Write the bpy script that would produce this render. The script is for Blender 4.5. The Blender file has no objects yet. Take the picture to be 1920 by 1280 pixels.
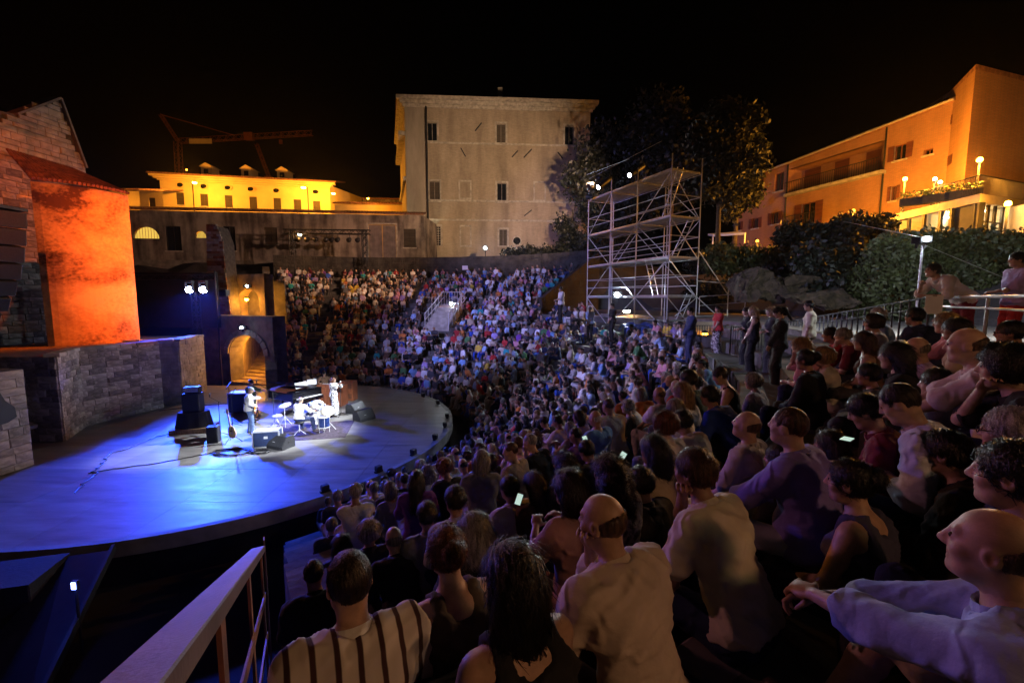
import bpy, bmesh, math, random
import numpy as np
from mathutils import Vector, Matrix

SC = bpy.context.scene
COL = SC.collection
R = math.radians
PI = math.pi
rng = random.Random(11)

# ---------------------------------------------------------------- camera
CAM_Z = 5.2
FOC = 800.0                      # focal length in photo pixels (1920 wide)
PITCH = math.atan(80 / FOC)
cam_d = bpy.data.cameras.new('camera')
cam_d.sensor_width = 36.0
cam_d.lens = FOC * 36.0 / 1920.0
cam_d.clip_start = 0.05
cam_d.clip_end = 2000.0
cam = bpy.data.objects.new('camera', cam_d)
COL.objects.link(cam)
cam.location = (0, 0, CAM_Z)
cam.rotation_euler = (PI / 2 - PITCH, 0, 0)
SC.camera = cam

# ---------------------------------------------------------------- night sky, moon, exposure
SUN_EL, SUN_AZ = R(-12), R(200)
world = bpy.data.worlds.new('World')
SC.world = world
world.use_nodes = True
wn = world.node_tree.nodes
wl = world.node_tree.links
wn.clear()
w_out = wn.new('ShaderNodeOutputWorld')
w_bg = wn.new('ShaderNodeBackground')
w_sky = wn.new('ShaderNodeTexSky')
w_sky.sky_type = 'NISHITA'
w_sky.sun_disc = False
w_sky.sun_elevation = SUN_EL
w_sky.sun_rotation = SUN_AZ
w_bg.inputs['Strength'].default_value = 0.05
wl.new(w_sky.outputs[0], w_bg.inputs['Color'])
wl.new(w_bg.outputs[0], w_out.inputs['Surface'])

moon_d = bpy.data.lights.new('moon', 'SUN')
moon_d.energy = 0.004
moon_d.angle = R(0.5)
moon_d.color = (0.75, 0.82, 1.0)
moon = bpy.data.objects.new('moon', moon_d)
COL.objects.link(moon)
moon.rotation_euler = (R(40), 0, R(-20))

SC.view_settings.view_transform = 'Standard'
SC.view_settings.look = 'None'
SC.view_settings.exposure = 0.0
SC.view_settings.gamma = 1.0
SC.view_settings.use_curve_mapping = False
SC.cycles.use_denoising = True
SC.cycles.max_bounces = 4
SC.cycles.diffuse_bounces = 1
SC.cycles.glossy_bounces = 2
SC.cycles.transmission_bounces = 3
SC.cycles.volume_bounces = 0
SC.cycles.transparent_max_bounces = 6
SC.cycles.sample_clamp_indirect = 3.0
SC.cycles.caustics_reflective = False
SC.cycles.caustics_refractive = False


# ---------------------------------------------------------------- survey helpers
def ray(px, py):
    u = (px - 960) / FOC
    v = (640 - py) / FOC
    return (u, math.cos(PITCH) + v * math.sin(PITCH), -math.sin(PITCH) + v * math.cos(PITCH))


def at(px, py, y):
    """A surveyed sight line followed out to its distance y."""
    d = ray(px, py)
    t = y / d[1]
    return Vector((d[0] * t, y, CAM_Z + d[2] * t))


def on_plane(px, py, A, B):
    """Sight line meets the upright plane through plan points A and B."""
    d = ray(px, py)
    nx, ny = -(B[1] - A[1]), B[0] - A[0]
    t = (A[0] * nx + A[1] * ny) / (d[0] * nx + d[1] * ny)
    return Vector((d[0] * t, d[1] * t, CAM_Z + d[2] * t))


def project(p):
    x, y, z = p[0], p[1], p[2] - CAM_Z
    fy = y * math.cos(PITCH) - z * math.sin(PITCH)
    fz = y * math.sin(PITCH) + z * math.cos(PITCH)
    if fy <= 0.05:
        return None
    return (960 + FOC * x / fy, 640 - FOC * fz / fy, fy)


# ---------------------------------------------------------------- materials
MATS = {}


def _nodes(name):
    m = bpy.data.materials.new(name)
    m.use_nodes = True
    nt = m.node_tree
    return m, nt, nt.nodes['Principled BSDF']


def mat(name, col=(0.5, 0.5, 0.5), rough=0.7, metal=0.0, var=0.25, scale=3.0, bump=0.2, bscale=None,
        objcol=False, stretch=(1, 1, 1), col2=None, bdist=0.02, spec=None, detail=5.0, coord='Object', pos=(0.35, 0.7)):
    if name in MATS:
        return MATS[name]
    m, nt, b = _nodes(name)
    N, L = nt.nodes, nt.links
    tc = N.new('ShaderNodeTexCoord')
    mp = N.new('ShaderNodeMapping')
    mp.inputs['Scale'].default_value = stretch
    if coord == 'World':
        ge = N.new('ShaderNodeNewGeometry')
        L.new(ge.outputs['Position'], mp.inputs['Vector'])
    else:
        L.new(tc.outputs[coord], mp.inputs['Vector'])
    no = N.new('ShaderNodeTexNoise')
    no.inputs['Scale'].default_value = scale
    no.inputs['Detail'].default_value = detail
    L.new(mp.outputs[0], no.inputs['Vector'])
    rp = N.new('ShaderNodeValToRGB')
    rp.color_ramp.elements[0].position = pos[0]
    rp.color_ramp.elements[1].position = pos[1]
    c2 = col2 if col2 else tuple(min(1, c * (1 + var)) for c in col)
    c1 = col if col2 else tuple(c * (1 - var) for c in col)
    if objcol:
        c1 = (1 - var,) * 3
        c2 = (1 + var * 0.4,) * 3
    rp.color_ramp.elements[0].color = (*c1, 1)
    rp.color_ramp.elements[1].color = (*c2, 1)
    L.new(no.outputs['Fac'], rp.inputs['Fac'])
    if objcol:
        oi = N.new('ShaderNodeObjectInfo')
        mx = N.new('ShaderNodeMix')
        mx.data_type = 'RGBA'
        mx.blend_type = 'MULTIPLY'
        mx.inputs[0].default_value = 1.0
        L.new(oi.outputs['Color'], mx.inputs[6])
        L.new(rp.outputs[0], mx.inputs[7])
        out = mx.outputs[2]
        if name == 'cloth':               # some garments are striped or checked
            for ax, lo_ in (('X', .70), ('Z', .84)):
                wv = N.new('ShaderNodeTexWave')
                wv.bands_direction = ax
                wv.inputs['Scale'].default_value = 22
                wv.inputs['Distortion'].default_value = .8
                L.new(tc.outputs['Object'], wv.inputs['Vector'])
                gt_ = N.new('ShaderNodeMath')
                gt_.operation = 'GREATER_THAN'
                gt_.inputs[1].default_value = lo_
                L.new(oi.outputs['Random'], gt_.inputs[0])
                ml = N.new('ShaderNodeMath')
                ml.operation = 'MULTIPLY'
                L.new(gt_.outputs[0], ml.inputs[0])
                L.new(wv.outputs['Fac'], ml.inputs[1])
                m2 = N.new('ShaderNodeMix')
                m2.data_type = 'RGBA'
                m2.blend_type = 'MULTIPLY'
                m2.inputs[7].default_value = (.74, .75, .82, 1)
                L.new(ml.outputs[0], m2.inputs[0])
                L.new(out, m2.inputs[6])
                out = m2.outputs[2]
        L.new(out, b.inputs['Base Color'])
    else:
        L.new(rp.outputs[0], b.inputs['Base Color'])
    b.inputs['Roughness'].default_value = rough
    b.inputs['Metallic'].default_value = metal
    if spec is not None:
        b.inputs['Specular IOR Level'].default_value = spec
    if bump:
        nb = N.new('ShaderNodeTexNoise')
        nb.inputs['Scale'].default_value = bscale or scale * 6
        nb.inputs['Detail'].default_value = 4
        L.new(mp.outputs[0], nb.inputs['Vector'])
        bp = N.new('ShaderNodeBump')
        bp.inputs['Strength'].default_value = bump
        bp.inputs['Distance'].default_value = bdist
        L.new(nb.outputs['Fac'], bp.inputs['Height'])
        if name.startswith('cloth'):               # soft folds under the weave
            fo_ = N.new('ShaderNodeTexNoise')
            fo_.noise_type = 'RIDGED_MULTIFRACTAL'
            fo_.inputs['Scale'].default_value = 8
            fo_.inputs['Detail'].default_value = 2
            fo_.inputs['Distortion'].default_value = .9
            L.new(mp.outputs[0], fo_.inputs['Vector'])
            b2 = N.new('ShaderNodeBump')
            b2.inputs['Strength'].default_value = 1.0
            b2.inputs['Distance'].default_value = .03
            L.new(fo_.outputs['Fac'], b2.inputs['Height'])
            L.new(b2.outputs[0], bp.inputs['Normal'])
        L.new(bp.outputs[0], b.inputs['Normal'])
    MATS[name] = m
    return m


def emit(name, col, strength):
    if name in MATS:
        return MATS[name]
    m, nt, b = _nodes(name)
    b.inputs['Base Color'].default_value = (*[c * 0.5 for c in col], 1)
    b.inputs['Emission Color'].default_value = (*col, 1)
    b.inputs['Emission Strength'].default_value = strength
    MATS[name] = m
    return m


def brick_mat(name, c1, c2, mortar, sx=0.5, sy=0.16, rough=0.85, bump=0.5, noise=0.35, coord='Object'):
    """Brickwork too far off to tell the bricks apart."""
    if name in MATS:
        return MATS[name]
    m, nt, b = _nodes(name)
    N, L = nt.nodes, nt.links
    tc = N.new('ShaderNodeTexCoord')
    br = N.new('ShaderNodeTexBrick')
    br.inputs['Color1'].default_value = (*c1, 1)
    br.inputs['Color2'].default_value = (*c2, 1)
    br.inputs['Mortar'].default_value = (*mortar, 1)
    br.inputs['Scale'].default_value = 1.0
    br.inputs['Brick Width'].default_value = sx
    br.inputs['Row Height'].default_value = sy
    br.inputs['Mortar Size'].default_value = 0.012
    L.new(tc.outputs['UV'], br.inputs['Vector'])
    no = N.new('ShaderNodeTexNoise')
    no.inputs['Scale'].default_value = 0.35
    no.inputs['Detail'].default_value = 8
    no.inputs['Roughness'].default_value = 0.65
    mp = N.new('ShaderNodeMapping')
    mp.inputs['Scale'].default_value = (1.6, 1.6, .35)
    L.new(tc.outputs['Object'], mp.inputs['Vector'])
    L.new(mp.outputs[0], no.inputs['Vector'])
    rp = N.new('ShaderNodeValToRGB')
    rp.color_ramp.elements[0].position = 0.3
    rp.color_ramp.elements[1].position = 0.7
    rp.color_ramp.elements[0].color = (1 - noise, 1 - noise, 1 - noise, 1)
    rp.color_ramp.elements[1].color = (1.1, 1.1, 1.1, 1)
    L.new(no.outputs['Fac'], rp.inputs['Fac'])
    mx = N.new('ShaderNodeMix')
    mx.data_type = 'RGBA'
    mx.blend_type = 'MULTIPLY'
    mx.inputs[0].default_value = 1
    L.new(br.outputs['Color'], mx.inputs[6])
    L.new(rp.outputs[0], mx.inputs[7])
    L.new(mx.outputs[2], b.inputs['Base Color'])
    b.inputs['Roughness'].default_value = rough
    bp = N.new('ShaderNodeBump')
    bp.inputs['Strength'].default_value = bump
    bp.inputs['Distance'].default_value = 0.02
    L.new(br.outputs['Color'], bp.inputs['Height'])
    L.new(bp.outputs[0], b.inputs['Normal'])
    MATS[name] = m
    return m


# ---------------------------------------------------------------- mesh collector
class MB:
    def __init__(self):
        self.v, self.f, self.n = [], [], 0

    def add(self, vs, fs):
        k = len(self.v)
        self.v += [tuple(p) for p in vs]
        self.f += [tuple(i + k for i in q) for q in fs]
        return self

    def box(self, c, s, rz=0.0, M=None):
        hx, hy, hz = s[0] / 2, s[1] / 2, s[2] / 2
        P = [Vector((x, y, z)) for z in (-hz, hz) for y in (-hy, hy) for x in (-hx, hx)]
        if rz:
            Rm = Matrix.Rotation(rz, 3, 'Z')
            P = [Rm @ p for p in P]
        if M is not None:
            P = [M @ p for p in P]
        c = Vector(c)
        return self.add([p + c for p in P], [(0, 2, 3, 1), (4, 5, 7, 6), (0, 1, 5, 4), (2, 6, 7, 3), (0, 4, 6, 2), (1, 3, 7, 5)])

    def beam(self, a, b, w, h, up=(0, 0, 1)):
        a, b = Vector(a), Vector(b)
        d = (b - a).normalized()
        u = Vector(up)
        s = d.cross(u)
        if s.length < 1e-4:
            s = d.cross(Vector((0, 1, 0)))
        s.normalize()
        u = s.cross(d).normalized()
        P = []
        for q in (a, b):
            for y in (-h / 2, h / 2):
                for x in (-w / 2, w / 2):
                    P.append(q + s * x + u * y)
        return self.add(P, [(0, 1, 3, 2), (4, 6, 7, 5), (0, 4, 5, 1), (2, 3, 7, 6), (0, 2, 6, 4), (1, 5, 7, 3)])

    def tube(self, a, b, r, r2=None, n=8, cap=True):
        a, b = Vector(a), Vector(b)
        r2 = r if r2 is None else r2
        d = (b - a).normalized()
        s = d.cross(Vector((0, 0, 1)))
        if s.length < 1e-3:
            s = Vector((1, 0, 0))
        s.normalize()
        u = s.cross(d)
        P = []
        for q, rr in ((a, r), (b, r2)):
            for k in range(n):
                t = 2 * PI * k / n
                P.append(q + (s * math.cos(t) + u * math.sin(t)) * rr)
        F = [(k, (k + 1) % n, n + (k + 1) % n, n + k) for k in range(n)]
        if cap:
            F += [tuple(range(n - 1, -1, -1)), tuple(range(n, 2 * n))]
        return self.add(P, F)

    def path(self, pts, r, n=6):
        for a, b in zip(pts[:-1], pts[1:]):
            if (Vector(b) - Vector(a)).length > 1e-5:
                self.tube(a, b, r, n=n)
        return self

    def lathe(self, prof, c=(0, 0, 0), n=16, M=None):
        P, F = [], []
        c = Vector(c)
        for (r, z) in prof:
            for k in range(n):
                t = 2 * PI * k / n
                q = Vector((r * math.cos(t), r * math.sin(t), z))
                P.append((M @ q if M is not None else q) + c)
        for i in range(len(prof) - 1):
            for k in range(n):
                F.append((i * n + k, i * n + (k + 1) % n, (i + 1) * n + (k + 1) % n, (i + 1) * n + k))
        if len(prof) > 3 and prof[0][0] > .04 and abs(prof[0][0] - prof[-1][0]) < 1e-6:      # closed ring
            m_ = (len(prof) - 1) * n
            F += [(m_ + k, m_ + (k + 1) % n, (k + 1) % n, k) for k in range(n)]
        else:
            F += [tuple(range(n - 1, -1, -1)), tuple((len(prof) - 1) * n + k for k in range(n))]
        return self.add(P, F)

    def prism(self, poly, vec):
        """poly: 3D loop; vec: extrusion."""
        n = len(poly)
        A = [Vector(p) for p in poly]
        B = [p + Vector(vec) for p in A]
        F = [tuple(range(n - 1, -1, -1)), tuple(range(n, 2 * n))]
        F += [(i, (i + 1) % n, n + (i + 1) % n, n + i) for i in range(n)]
        return self.add(A + B, F)

    def build(self, name, m, parent=None, smooth=False, bevel=0.0, world=True, uv=None):
        me = bpy.data.meshes.new(name)
        me.from_pydata([tuple(p) for p in self.v], [], self.f)
        me.update()
        if uv is not None:
            lay = me.uv_layers.new(name='UVMap')
            co = np.empty(len(me.vertices) * 3)
            me.vertices.foreach_get('co', co)
            co = co.reshape(-1, 3)
            li = np.empty(len(me.loops), dtype=np.int32)
            me.loops.foreach_get('vertex_index', li)
            ux, uy = uv
            q = co[li]
            lay.data.foreach_set('uv', np.c_[q[:, 0] * ux + q[:, 1] * uy, q[:, 2]].ravel())
        if bevel:
            bm = bmesh.new()
            bm.from_mesh(me)
            bmesh.ops.bevel(bm, geom=list(bm.edges), offset=bevel, segments=1, affect='EDGES', clamp_overlap=True)
            bm.to_mesh(me)
            bm.free()
        if smooth:
            me.polygons.foreach_set('use_smooth', [True] * len(me.polygons))
        o = bpy.data.objects.new(name, me)
        COL.objects.link(o)
        me.materials.append(m)
        if parent is not None:
            o.parent = parent
            if world:
                o.matrix_parent_inverse = parent_inv(parent)
        return o


def parent_inv(p):
    M = p.matrix_basis.copy()
    q = p
    while q.parent is not None:
        M = q.parent.matrix_basis @ q.matrix_parent_inverse @ M
        q = q.parent
    return M.inverted()


def tag(o, label=None, cat=None, group=None, kind=None):
    if label:
        o['label'] = label
    if cat:
        o['category'] = cat
    if group:
        o['group'] = group
    if kind:
        o['kind'] = kind
    return o


def empty(name, loc=(0, 0, 0), rz=0.0, label=None, cat=None, group=None):
    o = bpy.data.objects.new(name, None)
    COL.objects.link(o)
    o.location = loc
    o.rotation_euler = (0, 0, rz)
    return tag(o, label, cat, group)


def link_copy(src, parent=None, loc=None):
    o = src.copy()
    COL.objects.link(o)
    o.parent = parent
    if loc is not None:
        o.location = loc
    return o


def lamp(name, kind, loc, energy, col, parent=None, target=None, size=0.1, angle=60, blend=0.5):
    d = bpy.data.lights.new(name, kind)
    d.energy = energy
    d.color = col
    if kind == 'AREA':
        d.size = size
    else:
        d.shadow_soft_size = size
    if kind == 'SPOT':
        d.spot_size = R(angle)
        d.spot_blend = blend
    o = bpy.data.objects.new(name, d)
    COL.objects.link(o)
    o.location = loc
    if target is not None:
        v = Vector(target) - Vector(loc)
        o.rotation_euler = v.to_track_quat('-Z', 'Y').to_euler()
    if parent is not None:
        o.parent = parent
        o.matrix_parent_inverse = parent_inv(parent)
    return o


def unit_tube(n=8):
    me = bpy.data.meshes.get('unit_tube_%d' % n)
    if me:
        return me
    mb = MB()
    mb.tube((0, 0, 0), (0, 0, 1), 1.0, n=n)
    me = bpy.data.meshes.new('unit_tube_%d' % n)
    me.from_pydata(mb.v, [], mb.f)
    me.update()
    return me


def rod(name, a, b, r, m, parent, n=8):
    """A tube as its own object; alike tubes share one mesh."""
    me = unit_tube(n)
    if not me.materials:
        me.materials.append(None)
    o = bpy.data.objects.new(name, me)
    COL.objects.link(o)
    o.material_slots[0].link = 'OBJECT'
    o.material_slots[0].material = m
    a, b = Vector(a), Vector(b)
    v = b - a
    o.location = a
    o.rotation_euler = v.to_track_quat('Z', 'Y').to_euler()
    o.scale = (r, r, v.length)
    o.parent = parent
    if parent is not None:
        o.matrix_parent_inverse = parent_inv(parent)
    return o


CH_V, CH_F = [], []


def chamfer_mesh(name='stone_block', seed=0, c=0.07, jit=0.10):
    """Unit block (1 x 1 x 1) with chamfered front edges and a slightly uneven face; front is -Y."""
    rr = random.Random(seed)
    b = [(-.5, 0, -.5), (.5, 0, -.5), (.5, 0, .5), (-.5, 0, .5)]
    f0 = [(-.5, -.75, -.5), (.5, -.75, -.5), (.5, -.75, .5), (-.5, -.75, .5)]
    f1 = [(x * (1 - 2 * c) + rr.uniform(-jit, jit) * .4, -1 + rr.uniform(-jit, jit) * 3, z * (1 - 3.2 * c) + rr.uniform(-jit, jit) * .6) for (x, _, z) in b]
    mid = (rr.uniform(-.15, .15), -1 + rr.uniform(-jit, jit) * 3, rr.uniform(-.15, .15))
    v = b + f0 + f1 + [mid]
    F = []
    for i in range(4):
        j = (i + 1) % 4
        F += [(i, j, 4 + j, 4 + i), (4 + i, 4 + j, 8 + j, 8 + i), (8 + i, 8 + j, 12)]
    me = bpy.data.meshes.new(name)
    me.from_pydata(v, [], F)
    me.update()
    return me


def stone_face(root, A, B, z0, z1, m_list, course=(0.18, 0.27), width=(0.3, 0.7), depth=0.07, clip=None, seed=1,
               name='stone', limit=300, count=None, rest=None, gap=0.012):
    """Lay squared stones over an upright face from A to B (front on the right-hand side of A->B walking, i.e. -normal).
    clip(u, z) -> keep. Single stones are objects sharing a few meshes; past the limit they are joined into rest (MB)."""
    rr = random.Random(seed)
    A, B = Vector((A[0], A[1], 0)), Vector((B[0], B[1], 0))
    d = (B - A)
    Ln = d.length
    d.normalize()
    ang = math.atan2(d.y, d.x)
    key = 'stone_variants'
    if key not in MATS:
        MATS[key] = []
        for k in range(6):
            me = chamfer_mesh('stone', seed=k)
            me.materials.append(None)
            MATS[key].append(me)
    z = z0
    cnt = count if count is not None else [0]
    while z < z1 - 0.06:
        h = min(rr.uniform(*course), z1 - z)
        if z1 - z - h < 0.08:
            h = z1 - z
        u = -rr.uniform(0, width[0])
        while u < Ln - 0.02:
            w = rr.uniform(*width)
            if Ln - u - w < width[0] * .5:
                w = Ln - u
            u0, u1 = max(u, 0), min(u + w, Ln)
            u = u + w
            if u1 - u0 < 0.08:
                continue
            uc, zc = (u0 + u1) / 2, z + h / 2
            if clip and not clip(uc, zc):
                continue
            me = rr.choice(MATS[key])
            p = A + d * uc
            dep = depth * rr.uniform(0.75, 1.25)
            mm = rr.choice(m_list)
            if cnt[0] < limit:
                o = bpy.data.objects.new(name, me)
                COL.objects.link(o)
                o.material_slots[0].link = 'OBJECT'
                o.material_slots[0].material = mm
                o.location = (p.x, p.y, zc)
                o.rotation_euler = (rr.uniform(-.03, .03), rr.uniform(-.022, .022), ang)
                o.scale = (u1 - u0 - gap, dep, h - gap)
                o.parent = root
                o.matrix_parent_inverse = parent_inv(root)
                cnt[0] += 1
            elif rest is not None:
                M = Matrix.Translation((p.x, p.y, zc)) @ Matrix.Rotation(ang, 4, 'Z') @ Matrix.Diagonal((u1 - u0 - gap, dep, h - gap, 1))
                rest.add([M @ q.co for q in me.vertices], [tuple(f.vertices) for f in me.polygons])
        z += h
    return cnt


def wall_openings(mb, A, B, z0, z1, openings, reveal=0.25):
    """Upright wall sheet A->B with real rectangular openings (u0,u1,z0,z1) and reveals going inward."""
    A, B = Vector((A[0], A[1], 0)), Vector((B[0], B[1], 0))
    d = B - A
    Ln = d.length
    d.normalize()
    inn = Vector((-d.y, d.x, 0))
    us = sorted({0.0, Ln, *[o[0] for o in openings], *[o[1] for o in openings]})
    zs = sorted({z0, z1, *[o[2] for o in openings], *[o[3] for o in openings]})

    def P(u, z, dep=0.0):
        q = A + d * u + inn * dep
        return (q.x, q.y, z)
    for i in range(len(us) - 1):
        for j in range(len(zs) - 1):
            uc, zc = (us[i] + us[i + 1]) / 2, (zs[j] + zs[j + 1]) / 2
            if any(o[0] < uc < o[1] and o[2] < zc < o[3] for o in openings):
                continue
            mb.add([P(us[i], zs[j]), P(us[i + 1], zs[j]), P(us[i + 1], zs[j + 1]), P(us[i], zs[j + 1])], [(0, 1, 2, 3)])
    for (a, b, c, e) in [o[:4] for o in openings]:
        q = [P(a, c), P(b, c), P(b, e), P(a, e)]
        r = [P(a, c, reveal), P(b, c, reveal), P(b, e, reveal), P(a, e, reveal)]
        mb.add(q + r, [(0, 4, 5, 1), (1, 5, 6, 2), (2, 6, 7, 3), (3, 7, 4, 0)])
    return P

# ================================================================ people: implicit surfaces meshed with surface nets
def v3(*a):
    return np.array(a, dtype=np.float64)


def unit(a):
    return a / (np.linalg.norm(a) + 1e-9)


class Field:
    def __init__(s, lo, hi, h):
        s.h = h
        s.lo = np.array(lo, float)
        s.n = np.maximum(4, np.ceil((np.array(hi) - s.lo) / h).astype(int) + 1)
        s.d = np.full(tuple(s.n), 9.0, np.float32)
        s.ax = [(s.lo[i] + h * np.arange(s.n[i])).astype(np.float32) for i in range(3)]

    def _win(s, lo, hi, m):
        i0 = np.clip(np.floor((lo - m - s.lo) / s.h).astype(int), 0, s.n)
        i1 = np.clip(np.ceil((hi + m - s.lo) / s.h).astype(int) + 1, 0, s.n)
        if (i1 <= i0).any():
            return None
        sl = tuple(slice(a, b) for a, b in zip(i0, i1))
        return sl, s.ax[0][sl[0]][:, None, None], s.ax[1][sl[1]][None, :, None], s.ax[2][sl[2]][None, None, :]

    def _mix(s, sl, p, k, sub):
        d = s.d[sl]
        if sub:
            h = np.clip(0.5 - 0.5 * (d + p) / k, 0, 1)
            s.d[sl] = d * (1 - h) + (-p) * h + k * h * (1 - h)
        else:
            h = np.clip(0.5 + 0.5 * (d - p) / k, 0, 1)
            s.d[sl] = d * (1 - h) + p * h - k * h * (1 - h)

    def cap(s, a, b, ra, rb=None, k=0.02, sub=False, axis=None, sq=1.0):
        rb = ra if rb is None else rb
        a, b = np.asarray(a, float), np.asarray(b, float)
        m = max(ra, rb) * max(1, sq) + k + 2 * s.h
        w = s._win(np.minimum(a, b), np.maximum(a, b), m)
        if w is None:
            return s
        sl, X, Y, Z = w
        ab = b - a
        L2 = float(ab @ ab) + 1e-9
        px, py, pz = X - a[0], Y - a[1], Z - a[2]
        t = np.clip((px * ab[0] + py * ab[1] + pz * ab[2]) / L2, 0, 1)
        qx, qy, qz = px - t * ab[0], py - t * ab[1], pz - t * ab[2]
        if axis is not None:
            c = qx * axis[0] + qy * axis[1] + qz * axis[2]
            c = c * (1 - 1 / sq)
            qx, qy, qz = qx - c * axis[0], qy - c * axis[1], qz - c * axis[2]
        s._mix(sl, (np.sqrt(qx * qx + qy * qy + qz * qz) - (ra + (rb - ra) * t)).astype(np.float32), k, sub)
        return s

    def ell(s, c, r, M=None, k=0.02, sub=False):
        c, r = np.asarray(c, float), np.asarray(r, float)
        m = max(r)
        w = s._win(c - m, c + m, k + 2 * s.h)
        if w is None:
            return s
        sl, X, Y, Z = w
        p = [X - c[0], Y - c[1], Z - c[2]]
        if M is not None:
            p = [p[0] * M[0, i] + p[1] * M[1, i] + p[2] * M[2, i] for i in range(3)]
        q = [p[i] / r[i] for i in range(3)]
        k0 = np.sqrt(q[0] ** 2 + q[1] ** 2 + q[2] ** 2)
        k1 = np.sqrt((q[0] / r[0]) ** 2 + (q[1] / r[1]) ** 2 + (q[2] / r[2]) ** 2) + 1e-6
        s._mix(sl, (k0 * (k0 - 1) / k1).astype(np.float32), k, sub)
        return s

    def cut(s, c, n, k=0.01):
        """Remove everything on the +n side of the plane through c."""
        n = unit(np.asarray(n, float))
        p = (s.ax[0] - c[0])[:, None, None] * n[0] + (s.ax[1] - c[1])[None, :, None] * n[1] + (s.ax[2] - c[2])[None, None, :] * n[2]
        s.d = np.maximum(s.d, p.astype(np.float32))
        return s

    def mesh(s):
        d = s.d
        d[0], d[-1] = 1, 1
        d[:, 0], d[:, -1] = 1, 1
        d[:, :, 0], d[:, :, -1] = 1, 1
        ins = d < 0
        c = np.zeros(tuple(s.n - 1), np.uint8)
        for i in (0, 1):
            for j in (0, 1):
                for k in (0, 1):
                    c += ins[i:s.n[0] - 1 + i, j:s.n[1] - 1 + j, k:s.n[2] - 1 + k]
        I = np.argwhere((c > 0) & (c < 8))
        if len(I) == 0:
            return np.zeros((0, 3)), np.zeros((0, 4), int)
        idx = np.full(c.shape, -1, np.int64)
        idx[I[:, 0], I[:, 1], I[:, 2]] = np.arange(len(I))
        off = np.array([(i, j, k) for i in (0, 1) for j in (0, 1) for k in (0, 1)])
        val = np.stack([d[I[:, 0] + o[0], I[:, 1] + o[1], I[:, 2] + o[2]] for o in off], 1)
        acc = np.zeros((len(I), 3))
        cnt = np.zeros(len(I))
        for a in range(8):
            for b in range(a + 1, 8):
                if np.abs(off[a] - off[b]).sum() != 1:
                    continue
                va, vb = val[:, a], val[:, b]
                x = (va < 0) != (vb < 0)
                t = np.where(x, va / np.where(x, va - vb, 1), 0)
                p = off[a][None] + t[:, None] * (off[b] - off[a])[None]
                acc += np.where(x[:, None], p, 0)
                cnt += x
        V = s.lo + s.h * (I + acc / cnt[:, None])
        Q = []
        for axis in range(3):
            o1, o2 = [(1, 2), (2, 0), (0, 1)][axis]
            a = [slice(None)] * 3
            b = [slice(None)] * 3
            a[axis], b[axis] = slice(0, -1), slice(1, None)
            A, B = ins[tuple(a)], ins[tuple(b)]
            e = np.argwhere(A != B)
            e = e[(e[:, o1] > 0) & (e[:, o2] > 0)]
            sA = A[e[:, 0], e[:, 1], e[:, 2]]
            q = []
            for (u, w) in ((-1, -1), (0, -1), (0, 0), (-1, 0)):
                f = e.copy()
                f[:, o1] += u
                f[:, o2] += w
                q.append(idx[f[:, 0], f[:, 1], f[:, 2]])
            q = np.stack(q, 1)
            q[~sA] = q[~sA][:, ::-1]
            Q.append(q)
        Q = np.concatenate(Q)
        return V, Q[(Q >= 0).all(1)]


def rot(yaw=0.0, pitch=0.0, roll=0.0):
    cy, sy, cp, sp, cr, sr = math.cos(yaw), math.sin(yaw), math.cos(-pitch), math.sin(-pitch), math.cos(roll), math.sin(roll)
    Rz = np.array([[cy, -sy, 0], [sy, cy, 0], [0, 0, 1]])
    Rx = np.array([[1, 0, 0], [0, cp, -sp], [0, sp, cp]])
    Ry = np.array([[cr, 0, sr], [0, 1, 0], [-sr, 0, cr]])
    return Rz @ Rx @ Ry


def ik(a, t, l1, l2, pole):
    v = t - a
    L = np.linalg.norm(v)
    L = min(max(L, abs(l1 - l2) + .01), (l1 + l2) * .995)
    u = unit(v)
    x = (l1 * l1 - l2 * l2 + L * L) / (2 * L)
    h = math.sqrt(max(l1 * l1 - x * x, 1e-6))
    p = pole - (pole @ u) * u
    return a + u * x + unit(p) * h, a + u * L


POSES = {
    # lean, upper lean, torso twist, head yaw/pitch, hands (R, L) targets, ankles (R, L)
    'lap': dict(lean=.10, lean2=.22, hr=(.07, .30, .20), hl=(-.07, .31, .19)),
    'clasp': dict(lean=.42, lean2=.62, hr=(.035, .47, .26), hl=(-.035, .48, .27)),
    'chin': dict(lean=.40, lean2=.60, hr=(.03, .47, .60), hl=(-.05, .45, .22), chin=1),
    'cross': dict(lean=.02, lean2=.10, hr=(-.12, .23, .34), hl=(.12, .25, .32)),
    'knee': dict(lean=.20, lean2=.36, hr=(.06, .52, .20), hl=(-.02, .53, .22), kneeup=.07),
    'back': dict(lean=-.10, lean2=.05, hr=(.16, .25, .18), hl=(-.14, .26, .18)),
    'phone': dict(lean=.18, lean2=.34, hr=(.05, .38, .33), hl=(-.05, .36, .31), pitch=.45),
    'clap': dict(lean=.08, lean2=.16, hr=(.03, .36, .45), hl=(-.03, .37, .44)),
    'side': dict(lean=.12, lean2=.25, hr=(.10, .34, .18), hl=(-.12, .26, .20), yaw=.7, twist=.15),
    'stand': dict(stand=1, lean=.0, lean2=.06, hr=(.22, .08, .82), hl=(-.22, .08, .82)),
    'stand_cross': dict(stand=1, lean=-.02, lean2=.06, hr=(-.12, .20, 1.18), hl=(.12, .22, 1.15)),
    'stand_clasp': dict(stand=1, lean=.0, lean2=.06, hr=(.03, .20, .93), hl=(-.03, .21, .93)),
}


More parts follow.
